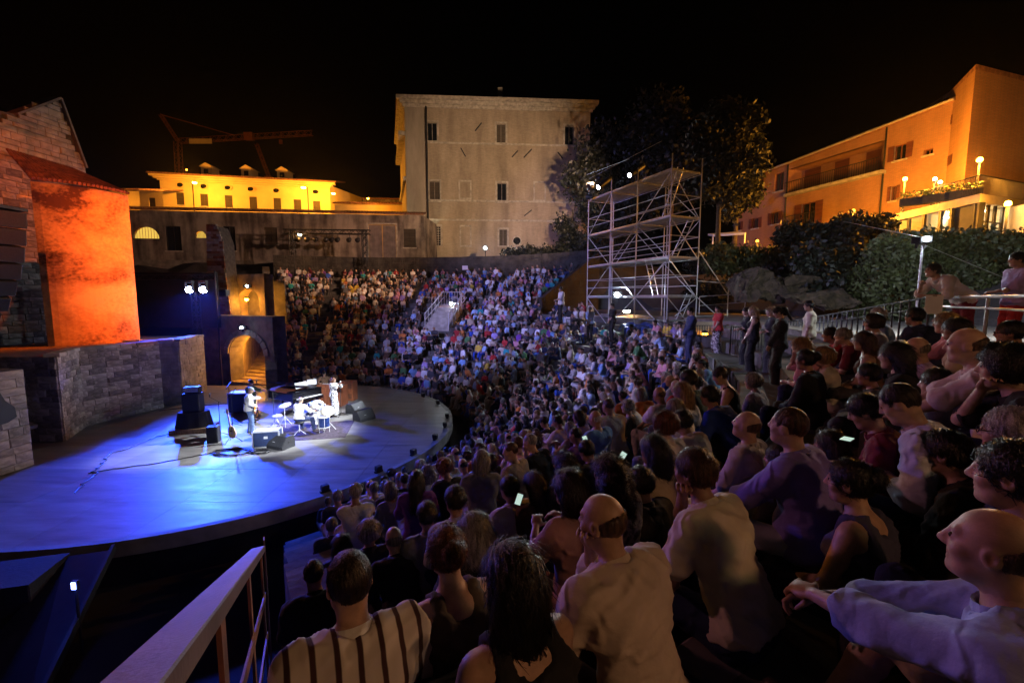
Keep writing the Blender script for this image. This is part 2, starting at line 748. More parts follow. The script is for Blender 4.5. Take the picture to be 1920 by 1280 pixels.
def skeleton(po):
    J = {}
    st = po.get('stand')
    fem = po.get('fem', 0)
    pz = .97 if st else .10
    P = v3(0, 0, pz)
    tw = po.get('twist', 0)
    A = rot(tw * .5, po['lean'])
    B = rot(tw, po['lean2'])
    J['P'] = P
    J['waist'] = P + A @ v3(0, -.005, .17)
    J['chest'] = J['waist'] + B @ v3(0, .0, .20)
    J['neck'] = J['chest'] + B @ v3(0, -.012, .175)
    hp = po.get('pitch', .10)
    hy = po.get('yaw', 0.0) + tw
    Hm = rot(hy, hp, po.get('roll', 0))
    nd = rot(hy * .4, po['lean2'] * .35 + hp * .35 + .12)
    J['head'] = J['neck'] + nd @ v3(0, .012, .165)
    J['H'], J['A'], J['B'] = Hm, A, B
    sw = .165 if fem else .185
    for s, n in ((1, 'r'), (-1, 'l')):
        sh = J['chest'] + B @ v3(s * sw, -.01 + po.get('shrug', 0) * .03, .115 + po.get('shrug', 0) * .02)
        J['sh' + n] = sh
        t = v3(*po['h' + n])
        if po.get('chin') and n == 'r':
            t = J['head'] + Hm @ v3(.02, .085, -.135)
        pole = v3(s * .75, -.45, -.55) if not po.get('pole' + n) else v3(*po['pole' + n])
        J['el' + n], J['wr' + n] = ik(sh, t, .285, .25, pole)
        hip = P + v3(s * .088, .02, -.01)
        J['hip' + n] = hip
        if st:
            an = v3(*po.get('a' + n, (s * .10, 0.02, .085)))
            J['kn' + n], J['an' + n] = ik(hip, an, .445, .435, v3(s * .08, 1, 0))
            J['toe' + n] = J['an' + n] + v3(s * .05, .17, -.055)
        else:
            an = v3(*po.get('a' + n, (s * .13, .46, -.275)))
            if po.get('kneeup') and n == 'r':
                an = an + v3(-.05, .02, po['kneeup'])
            J['kn' + n], J['an' + n] = ik(hip, an, .44, .43, v3(s * .30, .55, .8))
            J['toe' + n] = J['an' + n] + v3(s * .035, .165, -.05)
    return J


HS = .92                         # head size


def head_field(F, J, fem=0, fat=0.0, k=.012):
    H, c = J['H'], J['head']

    def L(x, y, z):
        return c + H @ (v3(x, y, z) * HS)

    def E(p, r, *q, **w_):
        F.ell(p, np.array(r) * HS, *q, **w_)

    def K(p, q, ra, rb=None, **w_):
        F.cap(p, q, ra * HS, (ra if rb is None else rb) * HS, **w_)
    w = 1 + fat * .12
    E(L(0, -.008, .028), (.077, .097, .096), H, k=.02)
    E(L(0, .022, -.040), (.060 * w, .074, .082), H, k=.035)
    K(L(-.032 * w, .045, -.082), L(.032 * w, .045, -.082), .030, k=.03)
    E(L(0, .074, -.096), (.022, .022, .02), H, k=.025)
    K(L(-.036, .076, .036), L(.036, .076, .036), .013, k=.016)
    for s in (1, -1):
        E(L(s * .032, .098, .014), (.018, .014, .012), H, k=.014, sub=True)
        E(L(s * .031, .083, .013), (.013, .012, .010), H, k=.003)
        E(L(s * .044, .066, -.022), (.022, .020, .020), H, k=.025)
        E(L(s * .079, -.006, -.004), (.011, .023, .031), H, k=.008)
        E(L(s * .086, -.004, .0), (.006, .012, .017), H, k=.006, sub=True)
    K(L(0, .090, .026), L(0, .113, -.014), .009, .0125, k=.012)
    K(L(-.012, .103, -.020), L(.012, .103, -.020), .009, k=.008)
    K(L(-.020, .090, -.048), L(.020, .090, -.048), .0075, k=.008)
    K(L(-.016, .089, -.061), L(.016, .089, -.061), .0085, k=.008)
    K(L(-.026, .097, -.0545), L(.026, .097, -.0545), .003, k=.006, sub=True)
    nk = .047 if fem else .056
    K(J['neck'] + v3(0, -.01, -.03), L(0, -.02, -.05), nk + .006, nk, k=.03)


def hand_field(F, wr, el, side, po, fine=True, k=.006):
    d = unit(wr - el)
    cu = po.get('curl', .55)
    n = v3(0, 0, 1) if 'hn' + ('r' if side > 0 else 'l') not in po else v3(*po['hn' + ('r' if side > 0 else 'l')])
    n = unit(n - (n @ d) * d)
    t = np.cross(n, d) * side
    ct = wr + d * .05
    M = np.stack([t, d, n], 1)
    F.ell(ct, (.040, .054, .017), M, k=.012)
    F.cap(el + d * .16, wr, .032, .024, k=.012)
    if not fine:
        F.cap(ct + d * .03, ct + d * .06 - n * .012, .028, .022, k=.02, axis=t, sq=1.4)
        F.cap(ct + d * .06 - n * .012, ct + d * .085 - n * .045, .022, .016, k=.02, axis=t, sq=1.5)
        F.cap(ct - d * .02 + t * .03, ct + d * .035 + t * .055 - n * .02, .013, .010, k=.01)
        return
    for q, (lt, ln) in enumerate(((.031, .070), (.011, .079), (-.010, .074), (-.030, .058))):
        b = ct + d * .042 + t * lt
        a1 = cu * .9 + q * .05
        d1 = d * math.cos(a1) - n * math.sin(a1) + t * (lt * 1.6)
        m1 = b + unit(d1) * ln * .52
        a2 = a1 + cu * 1.2
        d2 = d * math.cos(a2) - n * math.sin(a2)
        m2 = m1 + d2 * ln * .30
        a3 = a2 + cu * .6
        d3 = d * math.cos(a3) - n * math.sin(a3)
        F.cap(b, m1, .0098, .0088, k=k)
        F.cap(m1, m2, .0086, .0078, k=.004)
        F.cap(m2, m2 + d3 * ln * .25, .0078, .0066, k=.004)
    b = ct - d * .022 + t * .030 - n * .004
    m1 = b + unit(d * .6 + t * .7 - n * .35) * .042
    F.cap(b, m1, .0145, .011, k=.01)
    F.cap(m1, m1 + unit(d * .9 + t * .1 - n * .35 * (1 + cu)) * .034, .0105, .0085, k=.004)


def torso_field(F, J, fem=0, fat=0.0, g=0.0):
    A, B = J['A'], J['B']
    X = B[:, 0]
    k = .045
    fw = fat * .045
    F.cap(J['P'] + v3(-.075, .0, .0), J['P'] + v3(.075, .0, .0), (.116 if fem else .108) + g + fw * .5 + (.014 if g else 0), k=k)
    F.cap(J['P'] + v3(0, .0, .03), J['waist'], .108 + g + fw, .092 + g + fw, k=k, axis=X, sq=1.32)
    F.ell(J['waist'] + A @ v3(0, .03 + fw * .6, -.02), (.13 + g + fw, .095 + g + fw * 1.3, .13), A, k=.05)
    F.cap(J['waist'], J['chest'], .094 + g + fw * .7, .108 + g + fw * .3, k=k, axis=X, sq=1.38)
    F.cap(J['chest'], J['chest'] + B @ v3(0, -.012, .10), .108 + g + fw * .2, .085 + g, k=k, axis=X, sq=1.45)
    F.cap(J['shl'] + B @ v3(.03, 0, -.005), J['shr'] + B @ v3(-.03, 0, -.005), .056 + g, k=.05)
    F.cap(J['neck'] + B @ v3(0, -.012, -.012), J['shr'] * .6 + J['neck'] * .4 + B @ v3(0, -.02, -.01), .040 + g * .6, .040 + g, k=.04)
    F.cap(J['neck'] + B @ v3(0, -.012, -.012), J['shl'] * .6 + J['neck'] * .4 + B @ v3(0, -.02, -.01), .040 + g * .6, .040 + g, k=.04)
    for s in (1, -1):
        F.ell(J['chest'] + B @ v3(s * .08, -.075, .05), (.075 + g, .035 + g, .085), B, k=.05)
        if fem:
            F.ell(J['chest'] + B @ v3(s * .07, .085, .0), (.058 + g, .05 + g, .056 + g), B, k=.035)


def arm_field(F, J, n, g=0.0, upto=2.0, k=.03):
    a, b, c = J['sh' + n], J['el' + n], J['wr' + n]
    u = min(1.0, upto)
    e = a + (b - a) * u
    F.cap(a, e, .053 + g, .053 + g - .013 * u, k=k)
    if upto > 1:
        w = min(1.0, upto - 1)
        e2 = b + (c - b) * w
        F.cap(b, e2, .041 + g, .041 + g - .014 * w, k=k)


def leg_field(F, J, n, g=0.0, upto=2.0):
    a, b, c = J['hip' + n], J['kn' + n], J['an' + n]
    F.cap(a, b, .088 + g, .057 + g, k=.045)
    w = min(1.0, upto - 1)
    if w > 0:
        m = b + (c - b) * .35
        if w >= .9:
            F.cap(b, m, .055 + g, .056 + g, k=.03)
            F.cap(m, c, .056 + g, .040 + g, k=.03)
        else:
            F.cap(b, b + (c - b) * w, .057 + g, .06 + g, k=.03)


def bounds(J, pad=.2):
    P = np.array([v for kk, v in J.items() if getattr(v, 'shape', None) == (3,)])
    return P.min(0) - pad, P.max(0) + pad


def wrinkle(V, seed, amp=.006, f=38.0, Q=None):
    r = np.random.RandomState(seed)
    D = np.zeros_like(V)
    nv = None
    if Q is not None:
        fn = np.cross(V[Q[:, 2]] - V[Q[:, 0]], V[Q[:, 3]] - V[Q[:, 1]])
        nv = np.zeros_like(V)
        for c_ in range(4):
            np.add.at(nv, Q[:, c_], fn)
        nv /= np.linalg.norm(nv, axis=1)[:, None] + 1e-9
    for q in range(5):
        w = r.normal(size=3)
        w = w / np.linalg.norm(w) * f * (1 + q * .55)
        ph = V @ w + r.uniform(0, 6) + 2.2 * np.sin(V @ (unit(r.normal(size=3)) * f * .35) + r.uniform(0, 6))
        s = 1 - np.abs(np.sin(ph * .5)) * 2      # creases: sharp ridges, soft valleys
        if nv is not None:
            s = .6 * s + .55
        m = .5 + .5 * np.sin(V @ (unit(r.normal(size=3)) * f * .3) + r.uniform(0, 6))
        D += (s * m * amp / (1 + q * .35))[:, None] * (nv if nv is not None else unit(r.normal(size=3))[None])
    return V + D


def mesh_from(name, parts, m, smooth=True):
    V, Q, k = [], [], 0
    for (v, q) in parts:
        V.append(v)
        Q.append(q + k)
        k += len(v)
    V, Q = np.concatenate(V), np.concatenate(Q)
    me = bpy.data.meshes.new(name)
    me.vertices.add(len(V))
    me.vertices.foreach_set('co', V.astype(np.float32).ravel())
    me.loops.add(len(Q) * 4)
    me.loops.foreach_set('vertex_index', Q.astype(np.int32).ravel())
    me.polygons.add(len(Q))
    me.polygons.foreach_set('loop_start', np.arange(0, len(Q) * 4, 4, dtype=np.int32))
    me.polygons.foreach_set('loop_total', np.full(len(Q), 4, dtype=np.int32))
    me.polygons.foreach_set('use_smooth', np.ones(len(Q), dtype=bool))
    me.update(calc_edges=True)
    me.materials.append(m)
    return me


def build_body(po, h=.02, hh=.012, fine=False):
    """One figure: trunk, limbs, head and hands as one body surface."""
    J = skeleton(po)
    fem, fat = po.get('fem', 0), po.get('fat', 0)
    lo, hi = bounds(J)
    F = Field(lo, hi, h * 1.6)
    torso_field(F, J, fem, fat, 0)
    for n in 'rl':
        arm_field(F, J, n)
        leg_field(F, J, n)
        F.cap(J['an' + n] + v3(0, -.03, -.045), J['toe' + n], .034, .030, k=.03, axis=v3(1, 0, 0), sq=1.2)
    F.cap(J['neck'] + v3(0, -.01, -.05), J['head'] + J['H'] @ v3(0, -.02, -.06), .052, k=.04)
    parts = [F.mesh()]
    Fh = Field(J['head'] - .19, J['head'] + .16, hh)
    head_field(Fh, J, fem, fat)
    parts.append(Fh.mesh())
    for s, n in ((1, 'r'), (-1, 'l')):
        w = J['wr' + n]
        Fd = Field(w - .21, w + .21, .0065 if fine and hh < .0062 else .009 if fine else .018)
        hand_field(Fd, w, J['el' + n], s, po, fine)
        parts.append(Fd.mesh())
    return J, parts


def build_top(J, po, h=.02, sleeve=.7, neck=.078, strap=False, seed=1, amp=.0095):
    fem, fat = po.get('fem', 0), po.get('fat', 0)
    lo, hi = bounds(J)
    F = Field(lo, hi, h)
    g = .016 if not fem else .011
    torso_field(F, J, fem, fat, g)
    F.cut(J['P'] + J['A'] @ v3(0, 0, .0 if not po.get('stand') else -.06), -J['A'][:, 2])
    if not strap:
        for n in 'rl':
            arm_field(F, J, n, g + .008, sleeve)
            s_, e_ = (J['sh' + n], J['el' + n]) if sleeve <= 1 else (J['el' + n], J['wr' + n])
            t_ = s_ + (e_ - s_) * (sleeve if sleeve <= 1 else min(1, sleeve - 1))
            rr_ = (.053 - .013 * sleeve if sleeve <= 1 else .041 - .014 * (sleeve - 1)) + g + .014
            F.cap(t_ - unit(e_ - s_) * .02, t_ + unit(e_ - s_) * .012, rr_, rr_, k=.006)
    else:
        for n in 'rl':
            F.ell(J['sh' + n], (.085, .085, .085), k=.02, sub=True)
    B = J['B']
    F.cap(J['neck'] + B @ v3(0, .01, .01), J['neck'] + B @ v3(0, .03, .2), neck, neck, k=.01, sub=True)
    if strap:
        F.cap(J['neck'] + B @ v3(0, .06, -.02), J['neck'] + B @ v3(0, .09, .1), .08, k=.02, sub=True)
        F.cap(J['neck'] + B @ v3(0, -.09, -.03), J['neck'] + B @ v3(0, -.09, .1), .07, k=.02, sub=True)
    V, Q = F.mesh()
    return [(wrinkle(V, seed, amp * (1.35 if h < .019 else 1.0), 38 if h > .019 else 52, Q), Q)]


def build_bottom(J, po, h=.02, kind='trousers', seed=2):
    fem, fat = po.get('fem', 0), po.get('fat', 0)
    lo, hi = bounds(J)
    F = Field(lo, hi, h * 1.5)
    g = .014
    F.cap(J['P'] + v3(-.075, 0, 0), J['P'] + v3(.075, 0, 0), (.116 if fem else .108) + .010 + fat * .02, k=.04)
    F.cap(J['P'], J['P'] + (J['waist'] - J['P']) * .4, .100 + fat * .03, .096 + fat * .04, k=.04, axis=v3(1, 0, 0), sq=1.3)
    up = dict(trousers=2.0, shorts=1.05, skirt=1.12)[kind]
    for n in 'rl':
        leg_field(F, J, n, g, up)
        if kind == 'trousers':
            F.cap(J['an' + n] + (J['kn' + n] - J['an' + n]) * .3, J['an' + n], .058, .062, k=.02)
    if kind == 'skirt':
        for t in (.35, .7, 1.0):
            F.cap(J['hipr'] + (J['knr'] - J['hipr']) * t, J['hipl'] + (J['knl'] - J['hipl']) * t, .075, k=.05)
        if po.get('stand'):
            for n in 'rl':
                F.cap(J['kn' + n], J['an' + n], .09, .12, k=.08)
            F.cap(J['anr'], J['anl'], .12, k=.06)
    V, Q = F.mesh()
    return [(wrinkle(V, seed, .005, 34, Q), Q)]


def build_shoes(J, h=.022):
    out = []
    for n in 'rl':
        a = J['an' + n]
        F = Field(a - .2, a + .26, h)
        F.cap(a + v3(0, -.035, -.05), J['toe' + n] + v3(0, .02, -.002), .042, .036, k=.03, axis=v3(1, 0, 0), sq=1.15)
        F.cap(a + v3(0, -.01, -.01), a + v3(0, -.01, -.04), .045, .045, k=.02)
        F.cut((0, 0, a[2] - .086), (0, 0, -1))
        out.append(F.mesh())
    return out


def build_hair(style, h=.013, seed=3):
    """Hair in the head's own frame (face towards +Y)."""
    F = Field((-.24, -.30, -.48 if style in ('long', 'ponytail', 'wavy') else -.26), (.24, .22, .24), h)
    amp = .004
    sh = (0, -.014, .032)
    if style in ('short', 'grey', 'ponytail', 'bun'):
        F.ell(sh, (.086, .103, .104), k=.01)
    if style == 'crop':
        F.ell(sh, (.082, .099, .099), k=.01)
    if style == 'bald':
        F.ell((0, -.014, .020), (.0805, .0965, .090), k=.01)
        F.cut((0, -.06, .040), (0, .55, 1))
        F.cut((0, -.0, -.055), (0, .3, -1))
        F.ell((0, .11, 0), (.2, .10, .2), k=.01, sub=True)
        for s in (1, -1):
            F.ell((s * .08, .012, -.02), (.028, .036, .045), k=.012, sub=True)
    if style in ('curly',):
        F.ell((0, -.022, .035), (.118, .128, .125), k=.01)
        amp = .016
    if style in ('bob', 'long', 'wavy'):
        F.ell((0, -.014, .034), (.092, .108, .108), k=.01)
        F.cap((-.06, -.05, -.02), (-.068, -.045, -.12), .048, .034, k=.04)
        F.cap((.06, -.05, -.02), (.068, -.045, -.12), .048, .034, k=.04)
        F.cap((0, -.075, .0), (0, -.07, -.12), .055, .045, k=.05, axis=v3(1, 0, 0), sq=1.3)
    if style == 'long':
        F.cap((0, -.075, -.08), (0, -.125, -.40), .058, .040, k=.05, axis=v3(1, 0, 0), sq=1.75)
        amp = .006
    if style == 'wavy':
        F.cap((0, -.08, -.06), (0, -.115, -.30), .075, .055, k=.06, axis=v3(1, 0, 0), sq=1.7)
        amp = .014
    if style == 'ponytail':
        F.cap((0, -.10, .05), (0, -.15, .02), .03, .035, k=.02)
        F.cap((0, -.15, .02), (0, -.15, -.26), .034, .014, k=.02)
    if style == 'bun':
        F.ell((0, -.115, .055), (.048, .045, .045), k=.012)
    if style == 'hat':
        F.ell((0, -.010, .055), (.093, .112, .085), k=.01)
        F.cut((0, 0, .035), (0, -.15, -1))
        F.cap((-.04, .085, .045), (.04, .085, .045), .03, k=.03)
        F.cut((0, 0, .033), (0, -.15, -1))
        amp = .001
    if style not in ('bald', 'hat'):
        F.ell((0, .115, -.035), (.078, .075, .098), k=.018, sub=True)
        F.cap((-.05, .10, -.02), (-.05, .12, -.16), .055, k=.02, sub=True)
        F.cap((.05, .10, -.02), (.05, .12, -.16), .055, k=.02, sub=True)
        if style in ('short', 'crop', 'bun', 'ponytail', 'grey'):
            for s in (1, -1):
                F.ell((s * .08, .012, -.03), (.028, .04, .055), k=.012, sub=True)
            F.ell((0, -.02, -.115), (.12, .12, .07), k=.02, sub=True)
    V, Q = F.mesh()
    amp = amp * 1.3
    if len(V):
        V = wrinkle(V, seed, amp, 60 if amp < .008 else 42)
    out = [(V, Q)]
    if style != 'hat' and len(Q):
        out.append(strands(V, Q, style, seed, 5200 if h < .01 else 700, .0015 if h < .01 else .003))
    return out


def strands(V, Q, style, seed, n, w):
    """Thin locks lying over the hair mass so that it has strands and a broken outline."""
    r = np.random.RandomState(seed)
    if style == 'bald':
        n = n // 2
    f = Q[r.randint(0, len(Q), n)]
    u = r.uniform(size=(n, 1))
    p = V[f[:, 0]] * (1 - u) + V[f[:, 2]] * u
    nr = np.cross(V[f[:, 2]] - V[f[:, 0]], V[f[:, 3]] - V[f[:, 1]])
    nr /= np.linalg.norm(nr, axis=1)[:, None] + 1e-9
    g = np.tile(v3(0, -.55, -.75), (n, 1)) + r.normal(size=(n, 3)) * (.25 if style in ('long', 'bob') else .5 if style != 'curly' else 1.6)
    g -= (g * nr).sum(1)[:, None] * nr
    g /= np.linalg.norm(g, axis=1)[:, None] + 1e-9
    L = (r.uniform(.03, .07, (n, 1)) if style in ('short', 'bun', 'ponytail', 'grey') else r.uniform(.012, .03, (n, 1)) if style in ('crop', 'bald') else r.uniform(.02, .045, (n, 1)) if style == 'curly' else r.uniform(.05, .12, (n, 1)))
    lift = {'crop': .002, 'bald': .001, 'curly': .007, 'wavy': .014}.get(style, .009)
    s = np.cross(g, nr) * w * r.uniform(.6, 1.5, (n, 1))
    a = p + nr * .001
    b = p + g * L * .5 + nr * (lift * r.uniform(0, 1.4, (n, 1)) + .001)
    c = p + g * L - nr * L * (.12 if style != 'curly' else .05)
    P = np.stack([a - s, a + s, b + s, b - s, c + s * .3, c - s * .3], 1).reshape(-1, 3)
    k = np.arange(n)[:, None] * 6
    return P, np.concatenate([k + np.array([[0, 1, 2, 3]]), k + np.array([[3, 2, 4, 5]])])


M_SKIN = mat('skin', objcol=True, var=.22, scale=22, rough=.5, bump=.35, bscale=160, bdist=.002)
M_SKIN.node_tree.nodes['Principled BSDF'].inputs['Subsurface Weight'].default_value = 0.0
M_CLOTH = mat('cloth', objcol=True, var=.16, scale=7, rough=.9, bump=.5, bscale=45, bdist=.006)
M_PLAIN = mat('cloth_plain', objcol=True, var=.16, scale=7, rough=.9, bump=.5, bscale=45, bdist=.006)
M_HAIR = mat('hair', objcol=True, var=.75, scale=55, rough=.42, bump=1.0, bscale=110, bdist=.008, stretch=(1, 1, .12))
M_SHOE = mat('shoe_leather', objcol=True, var=.2, scale=9, rough=.5, bump=.1)

SKINS = [(.42, .25, .17), (.48, .30, .21), (.36, .20, .13), (.52, .33, .24), (.30, .16, .10)]
HAIRS = {'dark brown': (.022, .012, .007), 'black': (.008, .007, .007), 'brown': (.06, .03, .014), 'chestnut': (.09, .035, .014),
         'blond': (.36, .22, .09), 'grey': (.30, .29, .28), 'white': (.60, .58, .55), 'auburn': (.16, .045, .014)}
CLOTHS = {'white': (.78, .77, .75), 'cream': (.66, .60, .48), 'pale blue': (.36, .50, .72), 'sky blue': (.20, .38, .66), 'navy': (.02, .03, .09),
          'royal blue': (.03, .09, .48), 'black': (.012, .012, .014), 'charcoal': (.05, .05, .055), 'light grey': (.40, .40, .42), 'grey': (.19, .19, .20),
          'pink': (.66, .30, .36), 'lilac': (.42, .32, .60), 'red': (.42, .025, .025), 'orange': (.62, .20, .04), 'yellow': (.70, .50, .06),
          'teal': (.03, .34, .34), 'green': (.07, .20, .07), 'beige': (.46, .37, .26), 'brown': (.13, .07, .04), 'burgundy': (.16, .015, .03),
          'purple': (.17, .05, .30)}

HAIR_LIB = {}


def hair_mesh(style, fine=False):
    key = (style, fine)
    if key not in HAIR_LIB:
        HAIR_LIB[key] = mesh_from('hair', build_hair(style, .008 if fine else .014, seed=len(HAIR_LIB) + 5), M_HAIR)
    return HAIR_LIB[key]


def jitter(c, r, a=.10):
    s = 1 + r.uniform(-a, a)
    return tuple(min(1, x * s) for x in c)


def place_part(name, me, parent, col, loc=(0, 0, 0), rotm=None):
    o = bpy.data.objects.new(name, me)
    COL.objects.link(o)
    o.parent = parent
    o.color = (*col, 1)
    o.location = loc
    if rotm is not None:
        o.rotation_euler = Matrix([list(q) for q in rotm]).to_euler()
    return o


def hair_on(person, J, style, col, fine=False):
    nm = 'cap' if style == 'hat' else 'hair'
    o = place_part(nm, hair_mesh(style, fine), person, col, tuple(J['head']), J['H'])
    o.scale = (HS,) * 3
    return o

# ================================================================ setting
CX, CY = -11.1, 16.9             # centre of the orchestra
R_STAGE = 8.45
R0, TREAD, RISE, S0 = 9.8, 0.8, 0.36, -0.25
N_LOW, N_UP = 13, 22
SODIUM = (1.0, 0.37, 0.03)
WHITE = (0.80, 0.92, 1.0)

m_lime = mat('limestone', (.30, .28, .24), .85, var=.35, scale=2.2, bump=.5, bdist=.02)
m_lime2 = mat('limestone_pale', (.40, .37, .32), .85, var=.3, scale=2.6, bump=.5, bdist=.02)
m_lime3 = mat('limestone_dark', (.20, .18, .16), .88, var=.35, scale=2.0, bump=.5, bdist=.02)
m_tier = mat('worn_tier_stone', (.13, .12, .105), .9, var=.45, scale=1.4, bump=.6, bdist=.02)
m_tier2 = mat('dark_tier_stone', (.085, .08, .07), .9, var=.45, scale=1.8, bump=.6, bdist=.02)
m_mortar = mat('mortar', (.10, .09, .08), .95, var=.3, scale=5, bump=.4)
m_dark = mat('dark_soil', (.035, .03, .025), .95, var=.4, scale=.6, bump=.4, coord='World')
m_black = mat('black_paint', (.012, .012, .013), .5, var=.3, scale=5, bump=.05)
m_blackcloth = mat('black_cloth', (.008, .008, .009), .9, var=.4, scale=3, bump=.4)
m_steel = mat('galvanised_steel', (.55, .57, .60), .42, metal=.35, var=.3, scale=5, bump=.12)
m_alu = mat('aluminium', (.62, .63, .66), .35, metal=.4, var=.2, scale=4, bump=.08)
m_iron = mat('dark_iron', (.03, .03, .033), .5, metal=.5, var=.3, scale=6, bump=.1)
m_wood = mat('oiled_wood', (.16, .07, .03), .45, var=.4, scale=3, bump=.15, stretch=(1, 6, 1))
m_glass_dark = mat('dark_window_glass', (.01, .012, .016), .08, var=.2, scale=2, bump=0, spec=.8)
m_shutter = mat('louvred_shutter', (.06, .045, .03), .7, var=.3, scale=4, bump=.5, bscale=18, stretch=(.2, .2, 3))
m_tile = mat('roof_tile', (.23, .10, .055), .85, var=.45, scale=3.5, bump=.4)
m_white_paint = mat('white_paint', (.75, .74, .72), .6, var=.1, scale=3, bump=.08)
m_paper = mat('white_paper', (.8, .8, .8), .8, var=.05, scale=4, bump=.05)


def tier_z(i):
    return S0 + RISE * i


def tier_r(i):
    return R0 + TREAD * i


def polar(r, th):
    return (CX + r * math.cos(th), CY + r * math.sin(th))


def inside(x, y):
    return x > -0.552 * y - 0.12


def arc_range(r, lo=-100, hi=135):
    ok = [t for t in np.arange(lo, hi, .25) if inside(*polar(r, R(t)))]
    return R(min(ok)), R(max(ok))


TH_SPLIT = R(50)                 # upper tiers only on the far side of this bearing

# ---- ground: one sheet with the bowl of the theatre sunk into the hill
def ground_h(x, y):
    r = math.hypot(x - CX, y - CY)
    th = math.atan2(y - CY, x - CX)
    if x < -17.5 and y < 60 and r > 28:      # the town side behind the stage building
        return -1.0 if y < 38 else -1.0 + min(1, (y - 38) / 7) * 10
    if r < 28:
        return -1.05
    far = th > TH_SPLIT
    base = 7.6 if far else 4.2
    k = min(1.0, max(0.0, (r - (28.0 if far else 27.6)) / 4.0))
    return base + ((9.3 if far else 7.2) - base) * k


mb = MB()
rings = [0, 3, 6, 9, 12, 16, 20, 24, 27.9, 28.0, 29, 30, 32, 36, 42, 50, 60, 75, 95, 120]
NS = 96
for r in rings:
    for s in range(NS):
        t = 2 * PI * s / NS
        x, y = CX + r * math.cos(t), CY + r * math.sin(t)
        mb.v.append((x, y, ground_h(x, y)))
for i in range(len(rings) - 1):
    for s in range(NS):
        mb.f.append((i * NS + s, (i + 1) * NS + s, (i + 1) * NS + (s + 1) % NS, i * NS + (s + 1) % NS))
g = mb.build('ground', m_dark)
tag(g, 'dark earth ground sunk into a bowl around the theatre', kind='structure')

# ---- stone tiers
for i in range(N_UP):
    r0, r1, z = tier_r(i), tier_r(i + 1), tier_z(i)
    if i == N_UP - 1:
        r1 += .6
    a, b = arc_range(r0)
    if i >= N_LOW:
        a = TH_SPLIT
    n = max(12, int((b - a) * r0 / .9))
    mb = MB()
    zb = -1.02
    for k in range(n):
        t0, t1 = a + (b - a) * k / n, a + (b - a) * (k + 1) / n
        g0 = .006 / r0
        rr0 = r0 + rng.uniform(-.015, .02)
        zz = z + rng.uniform(-.008, .008)
        xm, ym = polar(r0, (t0 + t1) / 2)
        if math.hypot(xm, ym) < 4.6:      # tiers lowered near the camera so the gaps between people stay dark
            zz -= .5
        P = []
        for (r, t) in ((rr0, t0 + g0), (rr0, t1 - g0), (r1 + .05, t1 - g0), (r1 + .05, t0 + g0)):
            x, y = polar(r, t)
            P.append((x, y))
        c = .025
        Q = [(*P[0], zz - c), (*P[1], zz - c), (*P[2], zz), (*P[3], zz)]
        x0, y0 = polar(rr0 + c, t0 + g0)
        x1, y1 = polar(rr0 + c, t1 - g0)
        bot = zb if k in (0, n - 1) else z - RISE - .6
        vs = [(*P[0], bot), (*P[1], bot), (*P[2], bot), (*P[3], bot), Q[0], Q[1], (x1, y1, zz), (x0, y0, zz), Q[2], Q[3]]
        mb.add(vs, [(0, 1, 5, 4), (4, 5, 6, 7), (7, 6, 8, 9), (0, 4, 7, 9, 3), (1, 2, 8, 6, 5), (2, 3, 9, 8)])
    o = mb.build('seating_tier', [m_tier, m_tier2][i % 2])
    tag(o, kind='structure')

# platform walkway behind the near tiers
mb = MB()
a, b = R(-82), TH_SPLIT
n = 40
ZP = 4.25
for k in range(n):
    t0, t1 = a + (b - a) * k / n, a + (b - a) * (k + 1) / n
    q = [polar(20.25, t0), polar(20.25, t1), polar(28.0, t1), polar(28.0, t0)]
    zp = ZP - (.9 if math.hypot(q[0][0], q[0][1]) < 3.5 else 0)
    mb.add([(*p, zp) for p in q] + [(*q[0], -1), (*q[1], -1)], [(0, 3, 2, 1), (0, 1, 5, 4)])
o = mb.build('upper_walkway', mat('walkway_gravel', (.16, .14, .12), .95, var=.3, scale=3, bump=.6, bscale=40))
tag(o, kind='structure')

# ---- rim wall at the top of the far tiers
m_rim = mat('mossy_rubble', (.05, .046, .04), .95, var=.5, scale=1.5, bump=.7)
root = empty('rim_wall', (*polar(27.9, R(80)), 7.0), label='low dark rubble wall behind the topmost row of the audience', cat='wall')
mb = MB()
tb = arc_range(27.9)[1]
n = 26
for k in range(n):
    t0, t1 = TH_SPLIT + (tb - TH_SPLIT) * k / n, TH_SPLIT + (tb - TH_SPLIT) * (k + 1) / n
    p0, p1, p2, p3 = polar(28.0, t0), polar(28.0, t1), polar(28.5, t1), polar(28.5, t0)
    mb.add([(*p0, 6.9), (*p1, 6.9), (*p2, 6.9), (*p3, 6.9), (*p0, 9.45), (*p1, 9.45), (*p2, 9.45), (*p3, 9.45)],
           [(0, 4, 5, 1), (4, 7, 6, 5), (2, 6, 7, 3)])
mb.build('wall_core', m_mortar, root)
rest = MB()
cnt = [0]
for k in range(n):
    t0, t1 = TH_SPLIT + (tb - TH_SPLIT) * k / n, TH_SPLIT + (tb - TH_SPLIT) * (k + 1) / n
    p0, p1 = polar(27.99, t0), polar(27.99, t1)
    stone_face(root, p1, p0, 7.3, 9.45, [m_rim], course=(.25, .4), width=(.35, .8), depth=.06, seed=50 + k, limit=0, count=cnt, rest=rest)
# stones this far away run together
o = rest.build('rubble_stones', m_rim, root)
tag(o, kind='stuff')

